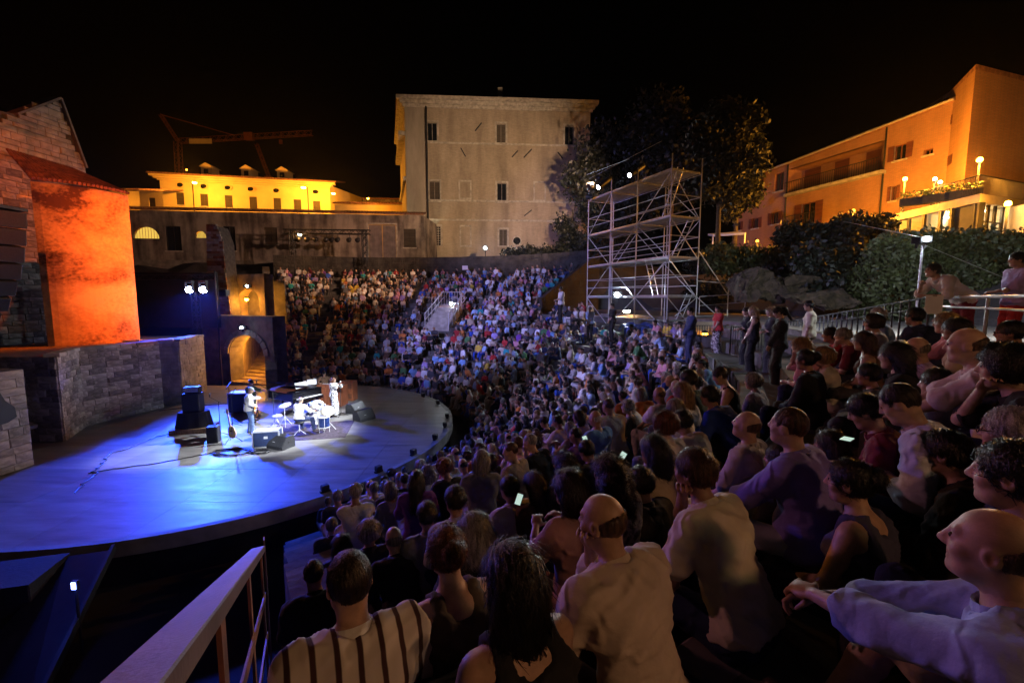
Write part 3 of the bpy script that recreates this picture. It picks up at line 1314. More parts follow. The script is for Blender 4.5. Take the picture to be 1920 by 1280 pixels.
# ---- retaining wall closing the upper tiers on the scaffold side
rt = empty('retaining_wall', (*polar(24, TH_SPLIT), 4), label='dark stone retaining wall at the scaffold end of the upper tiers', cat='wall')
p0, p1 = polar(20.0, TH_SPLIT - .012), polar(28.4, TH_SPLIT - .012)
MB().prism([(*p0, -1), (*p1, -1), (*p1, 9.2), (*p0, 5.2)], (.25, -.2, 0)).build('wall_core', m_dark, rt)
cw = [0]
stone_face(rt, (p0[0] + .26, p0[1] - .21), (p1[0] + .26, p1[1] - .21), 4.2, 9.0, [m_dark], course=(.25, .4), width=(.35, .8), depth=.05, seed=44, clip=lambda u, z: z < 5.0 + u * .47, count=cw)

# ---- end wall of the far tiers and dark side bank
root = empty('analemma_wall', (-18, 33, 0), label='dark stone end wall beside the far left tiers', cat='wall')
mb = MB()
A, B = (-13.6, 24.4), (-23.6, 42.0)
for k in range(10):
    t = k / 10
    x0, y0 = A[0] + (B[0] - A[0]) * t, A[1] + (B[1] - A[1]) * t
    x1, y1 = A[0] + (B[0] - A[0]) * (t + .1), A[1] + (B[1] - A[1]) * (t + .1)
    zt = 0.9 + 7.4 * (t + .1)
    mb.prism([(x0, y0, -1), (x1, y1, -1), (x1, y1, zt), (x0, y0, zt - .5)], (-.5, -.3, 0))
mb.build('wall_core', m_mortar, root)

# ================================================================ parodos building: two lit arches one above the other
def arch_wall(mb, A, B, z0, z1, u0, u1, zs, thick, n=10):
    """Solid wall A->B with one arched opening from u0 to u1, springing at zs."""
    A, B = Vector((A[0], A[1], 0)), Vector((B[0], B[1], 0))
    d = (B - A)
    Ln = d.length
    d.normalize()
    inn = Vector((-d.y, d.x, 0))
    uc, r = (u0 + u1) / 2, (u1 - u0) / 2
    arc = [(uc - r * math.cos(PI * k / n), zs + r * .8 * math.sin(PI * k / n)) for k in range(n + 1)]

    def P(u, z, dep=0):
        q = A + d * u + inn * dep
        return (q.x, q.y, z)
    for dep in (0, thick):
        mb.add([P(0, z0, dep), P(u0, z0, dep), P(u0, z1, dep), P(0, z1, dep)], [(0, 1, 2, 3)])
        mb.add([P(u1, z0, dep), P(Ln, z0, dep), P(Ln, z1, dep), P(u1, z1, dep)], [(0, 1, 2, 3)])
        for k in range(n):
            mb.add([P(*arc[k], dep), P(*arc[k + 1], dep), P(arc[k + 1][0], z1, dep), P(arc[k][0], z1, dep)], [(0, 1, 2, 3)])
    full = [(u0, z0)] + arc + [(u1, z0)]
    for k in range(len(full) - 1):
        mb.add([P(*full[k]), P(*full[k + 1]), P(*full[k + 1], thick), P(*full[k], thick)], [(0, 1, 2, 3)])
    mb.add([P(0, z1), P(Ln, z1), P(Ln, z1, thick), P(0, z1, thick)], [(0, 1, 2, 3)])
    return P, full


m_tuff = mat('ochre_masonry', (.34, .27, .18), .9, var=.35, scale=1.6, bump=.6, bdist=.03)
pr = empty('entrance_vault', (-16.3, 27, -1), label='dark masonry gatehouse with a lamplit vaulted passage down to the stage', cat='gatehouse')
PA = at(385, 700, 27.5)
PB = at(516, 700, 25.3)
A, B = (PA.x, PA.y), (PB.x, PB.y)
Ln = math.hypot(B[0] - A[0], B[1] - A[1])


def u_on(px, A, B):
    q = on_plane(px, 600, A, B)
    return math.hypot(q.x - A[0], q.y - A[1])


mb = MB()
P, full = arch_wall(mb, A, B, -1.0, 4.15, u_on(426, A, B), u_on(493, A, B), 1.75, .9)
mb.build('gate_wall', m_lime3, pr)
# voussoirs round the arch
for k in range(1, len(full) - 2):
    (ua, za), (ub, zb) = full[k], full[k + 1]
    uc, zc = (ua + ub) / 2, (za + zb) / 2
    q = P(uc, zc, -.04)
    mb2 = MB()
    ang = math.atan2(zb - za, ub - ua)
    d = Vector((B[0] - A[0], B[1] - A[1], 0)).normalized()
    uvec = d * math.cos(ang) + Vector((0, 0, math.sin(ang)))
    nv = -d * math.sin(ang) + Vector((0, 0, math.cos(ang)))
    L2 = math.hypot(ub - ua, zb - za) * .47
    cc = Vector(q) + nv * .2
    poly = [cc - uvec * L2 - nv * .18, cc + uvec * L2 - nv * .18, cc + uvec * L2 * 1.15 + nv * .18, cc - uvec * L2 * 1.15 + nv * .18]
    mb2.prism(poly, Vector((d.y, -d.x, 0)) * .06)
    mb2.build('voussoir', m_lime2, pr)
# passage behind the arch: side walls, vault and a floor climbing away
d = Vector((B[0] - A[0], B[1] - A[1], 0)).normalized()
inn = Vector((-d.y, d.x, 0)) + d * -.92
mb = MB()
mb2 = MB()
for k in range(len(full) - 1):
    q0, q1 = Vector(P(*full[k], .9)), Vector(P(*full[k + 1], .9))
    mb.add([q0, q1, q1 + inn * 7 + Vector((0, 0, 1.2)), q0 + inn * 7 + Vector((0, 0, 1.2))], [(0, 1, 2, 3)])
mb.build('passage_vault', m_tuff, pr)
q0, q1 = Vector(P(full[0][0], -1.0)), Vector(P(full[-1][0], -1.0))
for k in range(14):
    s0, s1 = k * .55, (k + 1) * .55
    zz = .0 + k * .11
    a0, b0 = q0 + inn * s0, q1 + inn * s0
    a1, b1 = q0 + inn * s1, q1 + inn * s1
    m2 = MB().add([(a0.x, a0.y, zz - .25), (b0.x, b0.y, zz - .25), (b0.x, b0.y, zz), (a0.x, a0.y, zz), (b1.x, b1.y, zz + .05), (a1.x, a1.y, zz + .05)], [(0, 1, 2, 3), (3, 2, 4, 5)])
    m2.build('paving_slab', m_tuff, pr)
e0, e1 = q0 + inn * 7.6, q1 + inn * 7.6
MB().add([(e0.x, e0.y, 0), (e1.x, e1.y, 0), (e1.x, e1.y, 5), (e0.x, e0.y, 5)], [(0, 1, 2, 3)]).build('end_wall', m_tuff, pr)

# upper arch set back
PA2, PB2 = at(424, 600, 31), at(499, 600, 29.5)
A2, B2 = (PA2.x, PA2.y), (PB2.x, PB2.y)
pu = empty('upper_vault', (A2[0], A2[1], 3.2), label='small ochre arch under a lamp above the entrance vault', cat='archway')
mb = MB()
P2, full2 = arch_wall(mb, A2, B2, 3.6, 6.9, u_on(449, A2, B2), u_on(488, A2, B2), 5.05, .7)
mb.build('gate_wall', m_tuff, pu)
mb = MB()
q0, q1 = Vector(P2(full2[0][0], 3.6, .7)), Vector(P2(full2[-1][0], 3.6, .7))
mb.box(((q0 + q1) / 2 + Vector((0, .6, 1.3))), (3.4, .1, 3.2))
mb.build('end_wall', m_lime3, pu)
MB().box((Vector((A2[0], A2[1], 3.55)) + Vector((1.6, -1.2, 0))), (4.6, 3.6, .12)).build('landing', m_lime3, pu)


def bulkhead_lamp(p, name, label, cat, energy, col, size=(.5, .16, .22), target=None, group=None, kind='POINT', strength=30, drop=.15, fwd=(0, -1, 0), angle=120):
    """A floodlight: housing, bracket, glowing glass and the light it gives."""
    p = Vector(p)
    f = Vector(fwd).normalized()
    root = empty(name, p, label=label, cat=cat, group=group)
    ang = math.atan2(f.y, f.x) + PI / 2
    MB().box(p - f * .06, (size[0], size[1], size[2]), ang).build('housing', m_black, root, bevel=.01)
    MB().lathe([(.01, -.02), (size[2] * .36, -.02), (size[2] * .3, .03), (.01, .05)], p + f * (size[1] / 2 - .04), 14, f.to_track_quat('Z', 'Y').to_matrix()).build('lamp_glass', emit('glass_' + name + '_%d' % int(strength), col, strength), root)
    MB().box(p - f * .1 + Vector((0, 0, -size[2] * .75)), (.05, .05, size[2] * .9), ang).build('bracket', m_black, root)
    q = p + f * (size[1] / 2 + .05)
    lamp('light', kind, q, energy, col, root, target=target if target is not None else q + f - Vector((0, 0, drop * 3)), size=.08, angle=angle)
    return root


bulkhead_lamp(at(463, 536, 29.3), 'floodlight', 'white floodlight above the small upper arch', 'floodlight', 60, WHITE, group='floodlights round the theatre', strength=60, kind='SPOT')
bulkhead_lamp(at(453, 614, 25.9), 'floodlight', 'white floodlight above the lamplit entrance vault', 'floodlight', 60, WHITE, group='floodlights round the theatre', strength=60, kind='SPOT')


def lantern(p, label, energy, col=SODIUM, r=.13, group='sodium wall lamps', strength=60, fixpt=None, rad=.12):
    root = empty('wall_lamp', p, label=label, cat='lamp', group=group)
    p = Vector(p)
    MB().lathe([(.03, .16), (.1, .12), (r + .02, .07), (r + .02, .05)], p, n=10).build('lamp_hood', m_iron, root)
    MB().lathe([(.02, -.12), (r * .8, -.08), (r, 0), (r * .9, .05)], p, n=12).build('lamp_glass', emit('sodium_glass_%d' % int(strength), col, strength), root, smooth=True)
    if fixpt is not None:
        MB().tube(p + Vector((0, 0, .15)), fixpt, .025).build('bracket', m_iron, root)
    lamp('light', 'POINT', p + Vector((0, 0, -.16)), energy, col, root, size=rad)
    return root


q = at(472, 632, 26.3)
lantern(q + Vector((.1, 1.2, 0)), 'orange lamp hanging in the crown of the entrance vault', 700, strength=40)
q = at(468, 561, 30)
lantern(q + Vector((0, -.35, 0)), 'orange lamp over the small upper arch', 350, strength=40)

# ================================================================ stage building: stone plinths, plastered apse, church gable
stones3 = [m_lime, m_lime2, m_lime3]
ch = empty('plinth_wall', (-17.6, 18, 0), label='squared stone plinth wall along the back of the stage under the glowing apse', cat='wall')
cnt = [0]
rest = MB()
ZB = 3.12
# plan of the plinth, walking so that the stage is on the right-hand side
plan = [(-20.5, 15.2), (-16.4, 15.2), (-17.45, 17.0), (-17.35, 18.0), (-17.0, 19.2), (-16.75, 20.1)]
plan2 = [(-18.2, 20.1), (-16.45, 20.9), (-16.75, 21.7), (-17.4, 23.9)]
mb = MB()
for pl in (plan, plan2):
    for a, b in zip(pl[:-1], pl[1:]):
        mb.add([(*a, -1), (*b, -1), (*b, ZB), (*a, ZB)], [(0, 1, 2, 3)])
mb.add([(*p, ZB) for p in plan] + [(-24, 22, ZB), (-24, 15.2, ZB)], [tuple(range(len(plan) + 2))])
mb.add([(*p, ZB - .004) for p in plan2] + [(-24, 24, ZB - .004), (-24, 20.1, ZB - .004)], [tuple(range(len(plan2) + 2))])
mb.build('wall_core', m_mortar, ch)
for k, (a, b) in enumerate(list(zip(plan[:-1], plan[1:]))[1:]):
    stone_face(ch, a, b, 0, ZB, stones3, course=(.17, .25), width=(.28, .62), depth=.05, seed=70 + k, limit=300, count=cnt, rest=rest)
stone_face(ch, plan[0], plan[1], 0, ZB, stones3, course=(.2, .28), width=(.35, .7), depth=.05, seed=77, limit=300, count=cnt, rest=rest)
for k, (a, b) in enumerate(zip(plan2[:-1], plan2[1:])):
    stone_face(ch, a, b, 0, ZB, stones3, course=(.17, .25), width=(.28, .6), depth=.05, seed=80 + k, limit=300, count=cnt, rest=rest)
tag(rest.build('stones', m_lime, ch), kind='stuff')
# rough coping along the top of the plinth
for a, b in list(zip(plan[1:-1], plan[2:])) + list(zip(plan2[:-1], plan2[1:])):
    L = math.hypot(b[0] - a[0], b[1] - a[1])
    n = max(1, int(L / .6))
    for k in range(n):
        t0, t1 = k / n, (k + 1) / n
        p0 = Vector((a[0] + (b[0] - a[0]) * t0, a[1] + (b[1] - a[1]) * t0, ZB + .05))
        p1 = Vector((a[0] + (b[0] - a[0]) * t1, a[1] + (b[1] - a[1]) * t1, ZB + .05 + rng.uniform(-.03, .03)))
        dd = (p1 - p0).normalized()
        MB().beam(p0 + dd * .01 + Vector((-.16, 0, 0)), p1 - dd * .01 + Vector((-.16, 0, 0)), .45, .11 + rng.uniform(0, .06)).build('coping_stone', rng.choice(stones3), ch, bevel=.02)

# front pier at the edge of the picture
fp = empty('pier_wall', (-15.1, 11.5, 0), label='pale stone pier with a black banner at the left edge of the stage', cat='wall')
mb = MB()
pl = [(-15.35, 9.0), (-15.1, 13.0), (-18.5, 13.4)]
for a, b in zip(pl[:-1], pl[1:]):
    mb.add([(*a, -1), (*b, -1), (*b, 3.05), (*a, 3.05)], [(0, 1, 2, 3)])
mb.add([(*p, 3.05) for p in pl] + [(-18.5, 9, 3.05)], [(0, 1, 2, 3)])
mb.build('wall_core', m_mortar, fp)
cnt2 = [0]
stone_face(fp, pl[0], pl[1], 0, 3.05, [m_lime, m_lime2], course=(.2, .3), width=(.35, .75), depth=.05, seed=91, count=cnt2)
# black painted cloth hanging on it with a curved lower outline
bn = empty('wall_banner', (-15.12, 12.1, 1.6), label='black cut-out banner hanging on the pale stone pier', cat='banner')
pts = [(0, 1.15), (.16, 1.12), (.2, .7), (.3, .45), (.52, .2), (.55, -.1), (.3, -.22), (-.05, -.25), (-.4, -.2), (-.45, .3), (-.2, .6), (-.12, 1.1)]
MB().prism([(-15.03 - .0 * u, 12.1 + u, 1.75 + z) for u, z in pts], (.02, 0, 0)).build('cloth', m_black, bn)
MB().tube((-15.03, 11.9, 2.92), (-15.03, 12.35, 2.92), .02).build('hanging_rod', m_iron, bn)

# ---- plastered apse
ap = empty('apse', (-20, 20, ZB), label='plastered apse lit fiery orange under a tiled half roof', cat='building')


def plaster_mat():
    m, nt, b = _nodes('stained_plaster')
    N, L = nt.nodes, nt.links
    ge = N.new('ShaderNodeNewGeometry')
    mp = N.new('ShaderNodeMapping')
    mp.inputs['Scale'].default_value = (.55, .55, .7)
    L.new(ge.outputs['Position'], mp.inputs['Vector'])
    n1 = N.new('ShaderNodeTexNoise')
    n1.inputs['Scale'].default_value = .62
    n1.inputs['Detail'].default_value = 6
    n1.inputs['Roughness'].default_value = .55
    n1.inputs['Distortion'].default_value = .5
    L.new(mp.outputs[0], n1.inputs['Vector'])
    n2 = N.new('ShaderNodeTexNoise')
    n2.inputs['Scale'].default_value = 14
    n2.inputs['Detail'].default_value = 6
    L.new(mp.outputs[0], n2.inputs['Vector'])
    ad = N.new('ShaderNodeMath')
    ad.operation = 'MULTIPLY_ADD'
    ad.inputs[1].default_value = .22
    L.new(n2.outputs['Fac'], ad.inputs[0])
    L.new(n1.outputs['Fac'], ad.inputs[2])
    rp = N.new('ShaderNodeValToRGB')
    e = rp.color_ramp.elements
    e[0].position, e[0].color = .47, (.06, .025, .015, 1)
    e[1].position, e[1].color = .74, (.62, .48, .25, 1)
    x = e.new(.58)
    x.color = (.36, .24, .12, 1)
    L.new(ad.outputs[0], rp.inputs['Fac'])
    L.new(rp.outputs[0], b.inputs['Base Color'])
    b.inputs['Roughness'].default_value = .9
    bp = N.new('ShaderNodeBump')
    bp.inputs['Strength'].default_value = .5
    bp.inputs['Distance'].default_value = .03
    L.new(ad.outputs[0], bp.inputs['Height'])
    L.new(bp.outputs[0], b.inputs['Normal'])
    return m


m_plaster = plaster_mat()
aA, aB = Vector((-20.35, 18.6, 0)), Vector((-18.55, 21.2, 0))
ZA0, ZA1 = ZB, 10.15
arc = []
for k in range(17):
    t = k / 16
    p = aA.lerp(aB, t)
    nrm = Vector((.82, -.57, 0))
    arc.append(p + nrm * .55 * math.sin(PI * t) ** .8)
arc.append(arc[-1] + Vector((-1.6, .9, 0)))
mb = MB()
nz = 14
for j in range(nz + 1):
    z = ZA0 + (ZA1 - ZA0) * j / nz
    for p in arc:
        mb.v.append((p.x, p.y, z))
na = len(arc)
for j in range(nz):
    for k in range(na - 1):
        mb.f.append((j * na + k, j * na + k + 1, (j + 1) * na + k + 1, (j + 1) * na + k))
mb.build('plaster_wall', m_plaster, ap, smooth=False)
# roof: fan of tile courses from the gable wall down to the eave
top0, top1 = Vector((-22.0, 19.3, 11.6)), Vector((-21.6, 21.8, 11.5))
nt_ = 22
eave = []
for k in range(nt_ + 1):
    t = k / nt_
    p = aA.lerp(aB, t) + Vector((.82, -.57, 0)) * (.55 * math.sin(PI * t) ** .8 + .28)
    eave.append(Vector((p.x, p.y, ZA1 + .03)))
mb = MB()
for k in range(nt_):
    t0, t1 = k / nt_, (k + 1) / nt_
    mb.add([eave[k] - Vector((0, 0, .05)), eave[k + 1] - Vector((0, 0, .05)), top0.lerp(top1, t1), top0.lerp(top1, t0)], [(0, 1, 2, 3)])
rf = mb.build('roof', m_tile, ap)
for k in range(nt_):
    a = (eave[k] + eave[k + 1]) / 2
    b = top0.lerp(top1, (k + .5) / nt_)
    for j in range(5):
        p0, p1 = a.lerp(b, j / 5), a.lerp(b, (j + 1.12) / 5)
        MB().tube(p0 + Vector((0, 0, .03)), p1 + Vector((0, 0, .06)), .075, .055, n=7).build('roof_tile', m_tile, rf)

# ---- church gable wall of rough stone
cg = empty('church_gable', (-22.5, 21, ZB), label='tall rough stone gable wall of the old church above the apse', cat='church wall')
gA, gB = (-22.75, 18.2), (-22.3, 23.05)
Lg = math.hypot(gB[0] - gA[0], gB[1] - gA[1])


def g_uz(px, py):
    q = on_plane(px, py, gA, gB)
    return ((q.x - gA[0]) * (gB[0] - gA[0]) + (q.y - gA[1]) * (gB[1] - gA[1])) / Lg, q.z


pk = g_uz(110, 184)
ev = g_uz(183, 322)
lf = g_uz(28, 214)
ev = (Lg, ev[1])
poly = [(0, ZB), (Lg, ZB), ev, pk, (lf[0], lf[1]), (0, lf[1] - .3)]
dg = Vector((gB[0] - gA[0], gB[1] - gA[1], 0)).normalized()


def gp(u, z, dep=0.0):
    return (gA[0] + dg.x * u - dg.y * dep, gA[1] + dg.y * u + dg.x * dep, z)


MB().prism([gp(u, z, .02) for u, z in poly], (-dg.y * .7, dg.x * .7, 0)).build('wall_core', m_mortar, cg)


def gclip(u, z):
    if u > pk[0]:
        return z < pk[1] + (ev[1] - pk[1]) * (u - pk[0]) / (ev[0] - pk[0]) - .08
    return z < lf[1] + (pk[1] - lf[1]) * (u - lf[0]) / (pk[0] - lf[0]) - .05


cnt3 = [0]
rest = MB()
stone_face(cg, gA, gB, ZB, 15.6, stones3, course=(.2, .34), width=(.3, .75), depth=.07, seed=101, clip=gclip, limit=300, count=cnt3, rest=rest, gap=.02)
tag(rest.build('stones', m_lime2, cg), kind='stuff')
for (pa, pb) in ((pk, ev), (lf, pk)):
    n = 12
    for k in range(n):
        u0, z0_ = pa[0] + (pb[0] - pa[0]) * k / n, pa[1] + (pb[1] - pa[1]) * k / n
        u1, z1_ = pa[0] + (pb[0] - pa[0]) * (k + 1) / n, pa[1] + (pb[1] - pa[1]) * (k + 1) / n
        MB().beam(Vector(gp(u0, z0_, .2)), Vector(gp(u1, z1_, .2)), .75, .09).build('verge_slab', m_lime3, cg)
# darker return wall at the frame's edge
rw = empty('church_side_wall', (-24, 17, 0), label='dark church side wall at the far left edge', cat='church wall')
MB().box((-24.6, 16.2, 8.4), (1.6, 3.9, 11.0)).build('wall_core', m_mortar, rw)
cn = [0]
rest = MB()
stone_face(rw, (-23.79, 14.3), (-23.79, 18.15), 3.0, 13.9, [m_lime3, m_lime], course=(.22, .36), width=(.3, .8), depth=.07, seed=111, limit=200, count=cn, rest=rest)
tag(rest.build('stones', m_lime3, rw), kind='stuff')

# ---- leaning ruined pier in front of the back wall
pier_stones = empty('ruined_pier', tuple(at(410, 560, 30)), label='leaning ruined brick pier beside the blue stage lights', cat='ruin')
b0, t0 = at(392, 600, 29), at(388, 424, 29)
mb = MB()
W = 1.25
prof = [at(391, 612, 29), at(437, 612, 29), at(425, 520, 29), at(419, 455, 29), at(407, 424, 29), at(388, 424, 29)]
mb.prism([Vector(p) for p in prof], (0, 1.1, 0))
mb.build('pier_core', m_mortar, pier_stones)
rr = random.Random(9)
for z in np.arange(3.4, prof[4].z, .16):
    f = (z - prof[0].z) / (prof[4].z - prof[0].z)
    xl = prof[0].x + (prof[5].x - prof[0].x) * f
    if z < prof[2].z:
        xr = prof[1].x + (prof[2].x - prof[1].x) * (z - prof[1].z) / (prof[2].z - prof[1].z)
    elif z < prof[3].z:
        xr = prof[2].x + (prof[3].x - prof[2].x) * (z - prof[2].z) / (prof[3].z - prof[2].z)
    else:
        xr = prof[3].x + (prof[4].x - prof[3].x) * (z - prof[3].z) / (prof[4].z - prof[3].z)
    x = xl
    while x < xr - .08:
        w = min(rr.uniform(.25, .5), xr - x)
        MB().box((x + w / 2, 28.98 + rr.uniform(-.02, .02), z + .08), (w - .02, .1, .145)).build('brick', rr.choice([m_tuff, m_lime2, m_tile]), pier_stones)
        x += w

# ================================================================ town behind the theatre
def plane_rect(px0, py0, px1, py1, A, B):
    a, b = on_plane(px0, py1, A, B), on_plane(px1, py0, A, B)
    c, e = on_plane(px0, py0, A, B), on_plane(px1, py1, A, B)
    u = lambda q: ((q.x - A[0]) * (B[0] - A[0]) + (q.y - A[1]) * (B[1] - A[1])) / math.hypot(B[0] - A[0], B[1] - A[1])
    return (u(a), u(b), (a.z + e.z) / 2, (b.z + c.z) / 2)


def window(root, P, r, kind='dark', frame=None, sill=True, dep=.22):
    """Sub-parts of one opening: frame, mullion, panes or shutters, sill."""
    u0, u1, z0, z1 = r
    w = MB()
    t = .07
    for (a, b, c, e) in ((u0, u1, z0, z0 + t), (u0, u1, z1 - t, z1), (u0, u0 + t, z0 + t, z1 - t), (u1 - t, u1, z0 + t, z1 - t), ((u0 + u1) / 2 - t / 2, (u0 + u1) / 2 + t / 2, z0 + t, z1 - t)):
        q = [Vector(P(a, c, dep - .06)), Vector(P(b, c, dep - .06)), Vector(P(b, e, dep - .06)), Vector(P(a, e, dep - .06))]
        dv = Vector(P(0, 0, 1)) - Vector(P(0, 0, 0))
        w.prism(q, dv * .05)
    wo = w.build('window', frame or m_white_paint, root)
    um = (u0 + u1) / 2
    for (a, b) in ((u0 + t, um - t / 2), (um + t / 2, u1 - t)):
        mm = {'dark': m_glass_dark, 'shutter': m_shutter, 'lit': MATS.get('lit_room'), 'blind': m_lime2}[kind]
        MB().add([P(a, z0 + t, dep - .02), P(b, z0 + t, dep - .02), P(b, z1 - t, dep - .02), P(a, z1 - t, dep - .02)], [(0, 1, 2, 3)]).build('pane' if kind != 'shutter' else 'shutter', mm, wo)
        if kind == 'shutter':
            sl = MB()
            n = max(5, int((z1 - z0) / .13))
            for k in range(n):
                z = z0 + t + (z1 - z0 - 2 * t) * (k + .5) / n
                sl.prism([Vector(P(a + .03, z - .03, dep - .03)), Vector(P(b - .03, z - .03, dep - .03)), Vector(P(b - .03, z + .03, dep - .07)), Vector(P(a + .03, z + .03, dep - .07))], (0, 0, .012))
            tag(sl.build('shutter_slats', m_shutter, wo), kind='stuff')
    if sill:
        dv = Vector(P(0, 0, 1)) - Vector(P(0, 0, 0))
        q = [Vector(P(u0 - .1, z0 - .12, -.1)), Vector(P(u1 + .1, z0 - .12, -.1)), Vector(P(u1 + .1, z0 - .003, -.1)), Vector(P(u0 - .1, z0 - .003, -.1))]
        MB().prism(q, dv * .25).build('sill', m_lime2, wo)
    return wo


def band(root, P, u0, u1, z0, z1, out, m, name='string_course'):
    dv = Vector(P(0, 0, 1)) - Vector(P(0, 0, 0))
    q = [Vector(P(u0, z0, -out)), Vector(P(u1, z0, -out)), Vector(P(u1, z1, -out)), Vector(P(u0, z1, -out))]
    return MB().prism(q, dv * (out - .004)).build(name, m, root)


def tile_roof(root, P, u0, u1, z, out, run, rise, m, step=.32, name='roof'):
    """Pitched roof with a course of rounded tiles along the eave."""
    sl = MB()
    dv = Vector(P(0, 0, 1)) - Vector(P(0, 0, 0))
    q = [Vector(P(u0, z, -out)), Vector(P(u1, z, -out)), Vector(P(u1, z + rise, run)), Vector(P(u0, z + rise, run))]
    sl.prism(q, (0, 0, .12))
    ro = sl.build(name, m, root)
    ti = MB()
    u = u0 + step / 2
    while u < u1:
        ti.tube(Vector(P(u, z + .12, -out - .04)), Vector(P(u, z + rise + .12, run)), step * .3, n=6)
        u += step
    tag(ti.build('roof_tiles', m, ro), kind='stuff')
    return ro


# ---------------------------------------------------------------- long garden wall / low building at the back
bw = empty('garden_building', (-25, 47, 9.3), label='long low stained building with arched lit windows behind the audience', cat='building')


def stain_mat(name, base, dark, streak=True):
    m, nt, b = _nodes(name)
    N, L = nt.nodes, nt.links
    ge = N.new('ShaderNodeNewGeometry')
    mp = N.new('ShaderNodeMapping')
    mp.inputs['Scale'].default_value = (.8, .8, .12)
    L.new(ge.outputs['Position'], mp.inputs['Vector'])
    n1 = N.new('ShaderNodeTexNoise')
    n1.inputs['Scale'].default_value = 1.6
    n1.inputs['Detail'].default_value = 7
    L.new(mp.outputs[0], n1.inputs['Vector'])
    n2 = N.new('ShaderNodeTexNoise')
    n2.inputs['Scale'].default_value = .35
    n2.inputs['Detail'].default_value = 8
    n2.inputs['Roughness'].default_value = .7
    L.new(ge.outputs['Position'], n2.inputs['Vector'])
    mn = N.new('ShaderNodeMath')
    mn.operation = 'MULTIPLY'
    L.new(n1.outputs['Fac'], mn.inputs[0])
    L.new(n2.outputs['Fac'], mn.inputs[1])
    rp = N.new('ShaderNodeValToRGB')
    e = rp.color_ramp.elements
    e[0].position, e[0].color = .16, (*dark, 1)
    e[1].position, e[1].color = .34, (*base, 1)
    L.new(mn.outputs[0], rp.inputs['Fac'])
    L.new(rp.outputs[0], b.inputs['Base Color'])
    b.inputs['Roughness'].default_value = .92
    bp = N.new('ShaderNodeBump')
    bp.inputs['Strength'].default_value = .4
    bp.inputs['Distance'].default_value = .03
    L.new(mn.outputs[0], bp.inputs['Height'])
    L.new(bp.outputs[0], b.inputs['Normal'])
    MATS[name] = m
    return m


m_stained = stain_mat('stained_render', (.34, .29, .25), (.07, .055, .05))
MATS['lit_room'] = emit('lit_room', (1.0, .62, .10), 0.9)
A, B = (-44.0, 46.0), (-10.0, 49.5)
zt = 14.55
ops = []
rects = [((250, 425, 297, 447), 'lit'), ((366, 433, 386, 446), 'lit'), ((497, 426, 519, 458), 'shutter'), ((420, 424, 440, 470), 'dark'), ((312, 424, 338, 470), 'dark'),
         ((757, 429, 779, 464), 'shutter'), ((692, 421, 742, 486), 'gate')]
for rc, kd in rects:
    ops.append((*plane_rect(*rc, A, B), kd))
mb = MB()
P = wall_openings(mb, A, B, 8.0, zt, [o[:4] for o in ops], .3)
mb.build('wall', m_stained, bw)
for o in ops:
    if o[4] == 'gate':
        um = (o[0] + o[1]) / 2
        for k, (a, b) in enumerate(((o[0] + .06, um - .03), (um + .03, o[1] - .06))):
            dr = MB().add([P(a, o[2], .12), P(b, o[2], .12), P(b, o[3] - .06, .12), P(a, o[3] - .06, .12)], [(0, 1, 2, 3)]).build('door', mat('grey_door', (.20, .17, .17), .7, var=.25, scale=2, bump=.3), bw)
            n = 6
            for j in range(n):
                a2, b2 = a + (b - a) * j / n, a + (b - a) * (j + 1) / n
                MB().prism([Vector(P(a2 + .02, o[2] + .03, .09)), Vector(P(b2 - .02, o[2] + .03, .09)), Vector(P(b2 - .02, o[3] - .1, .09)), Vector(P(a2 + .02, o[3] - .1, .09))], (0, .02, 0)).build('plank', MATS['grey_door'], dr)
        fr = MB()
        for (a, b, c, e) in ((o[0] - .16, o[0] - .005, o[2], o[3] + .16), (o[1] + .005, o[1] + .16, o[2], o[3] + .16), (o[0] - .005, o[1] + .005, o[3] + .005, o[3] + .16)):
            fr.prism([Vector(P(a, c, -.06)), Vector(P(b, c, -.06)), Vector(P(b, e, -.06)), Vector(P(a, e, -.06))], (0, .055, 0))
        fr.build('door_frame', m_lime2, bw)
    elif o[4] == 'lit':
        # lunette: half-round pane with iron bars
        uc, rr_ = (o[0] + o[1]) / 2, (o[1] - o[0]) / 2
        hz = o[3] - o[2]
        arcp = [(uc - rr_ * math.cos(PI * k / 12), o[2] + hz * math.sin(PI * k / 12)) for k in range(13)]
        wo = MB().add([P(u, z, .26) for u, z in arcp], [tuple(range(13))]).build('window', MATS['lit_room'], bw)
        mk = MB()
        for k in range(12):
            (ua, za), (ub, zb_) = arcp[k], arcp[k + 1]
            mk.add([P(ua, za, .02), P(ub, zb_, .02), P(ub, o[3] + .02, .02), P(ua, o[3] + .02, .02)], [(0, 1, 2, 3)])
        mk.build('spandrel', m_stained, wo)
        for k in range(1, 9):
            u = o[0] + (o[1] - o[0]) * k / 9
            zz = o[2] + hz * math.sqrt(max(0, 1 - ((u - uc) / rr_) ** 2))
            rod('bar', P(u, o[2], .15), P(u, zz, .15), .02, m_iron, wo, 6)
    elif o[4] == 'dark':
        window(bw, P, o[:4], 'dark', m_iron)
    else:
        window(bw, P, o[:4], 'shutter', m_shutter)
Lw = math.hypot(B[0] - A[0], B[1] - A[1])
tile_roof(bw, P, 0, Lw, zt, .35, 3.0, .8, m_tile)
MB().add([(B[0], B[1], 8), (B[0] + .6, B[1] + 8, 8), (B[0] + .6, B[1] + 8, zt), (B[0], B[1], zt)], [(0, 1, 2, 3)]).build('side_wall', m_stained, bw)
# buttress strip and lower plinth
band(bw, P, 0, Lw, 8.4, 9.35, .12, m_lime3, 'plinth')

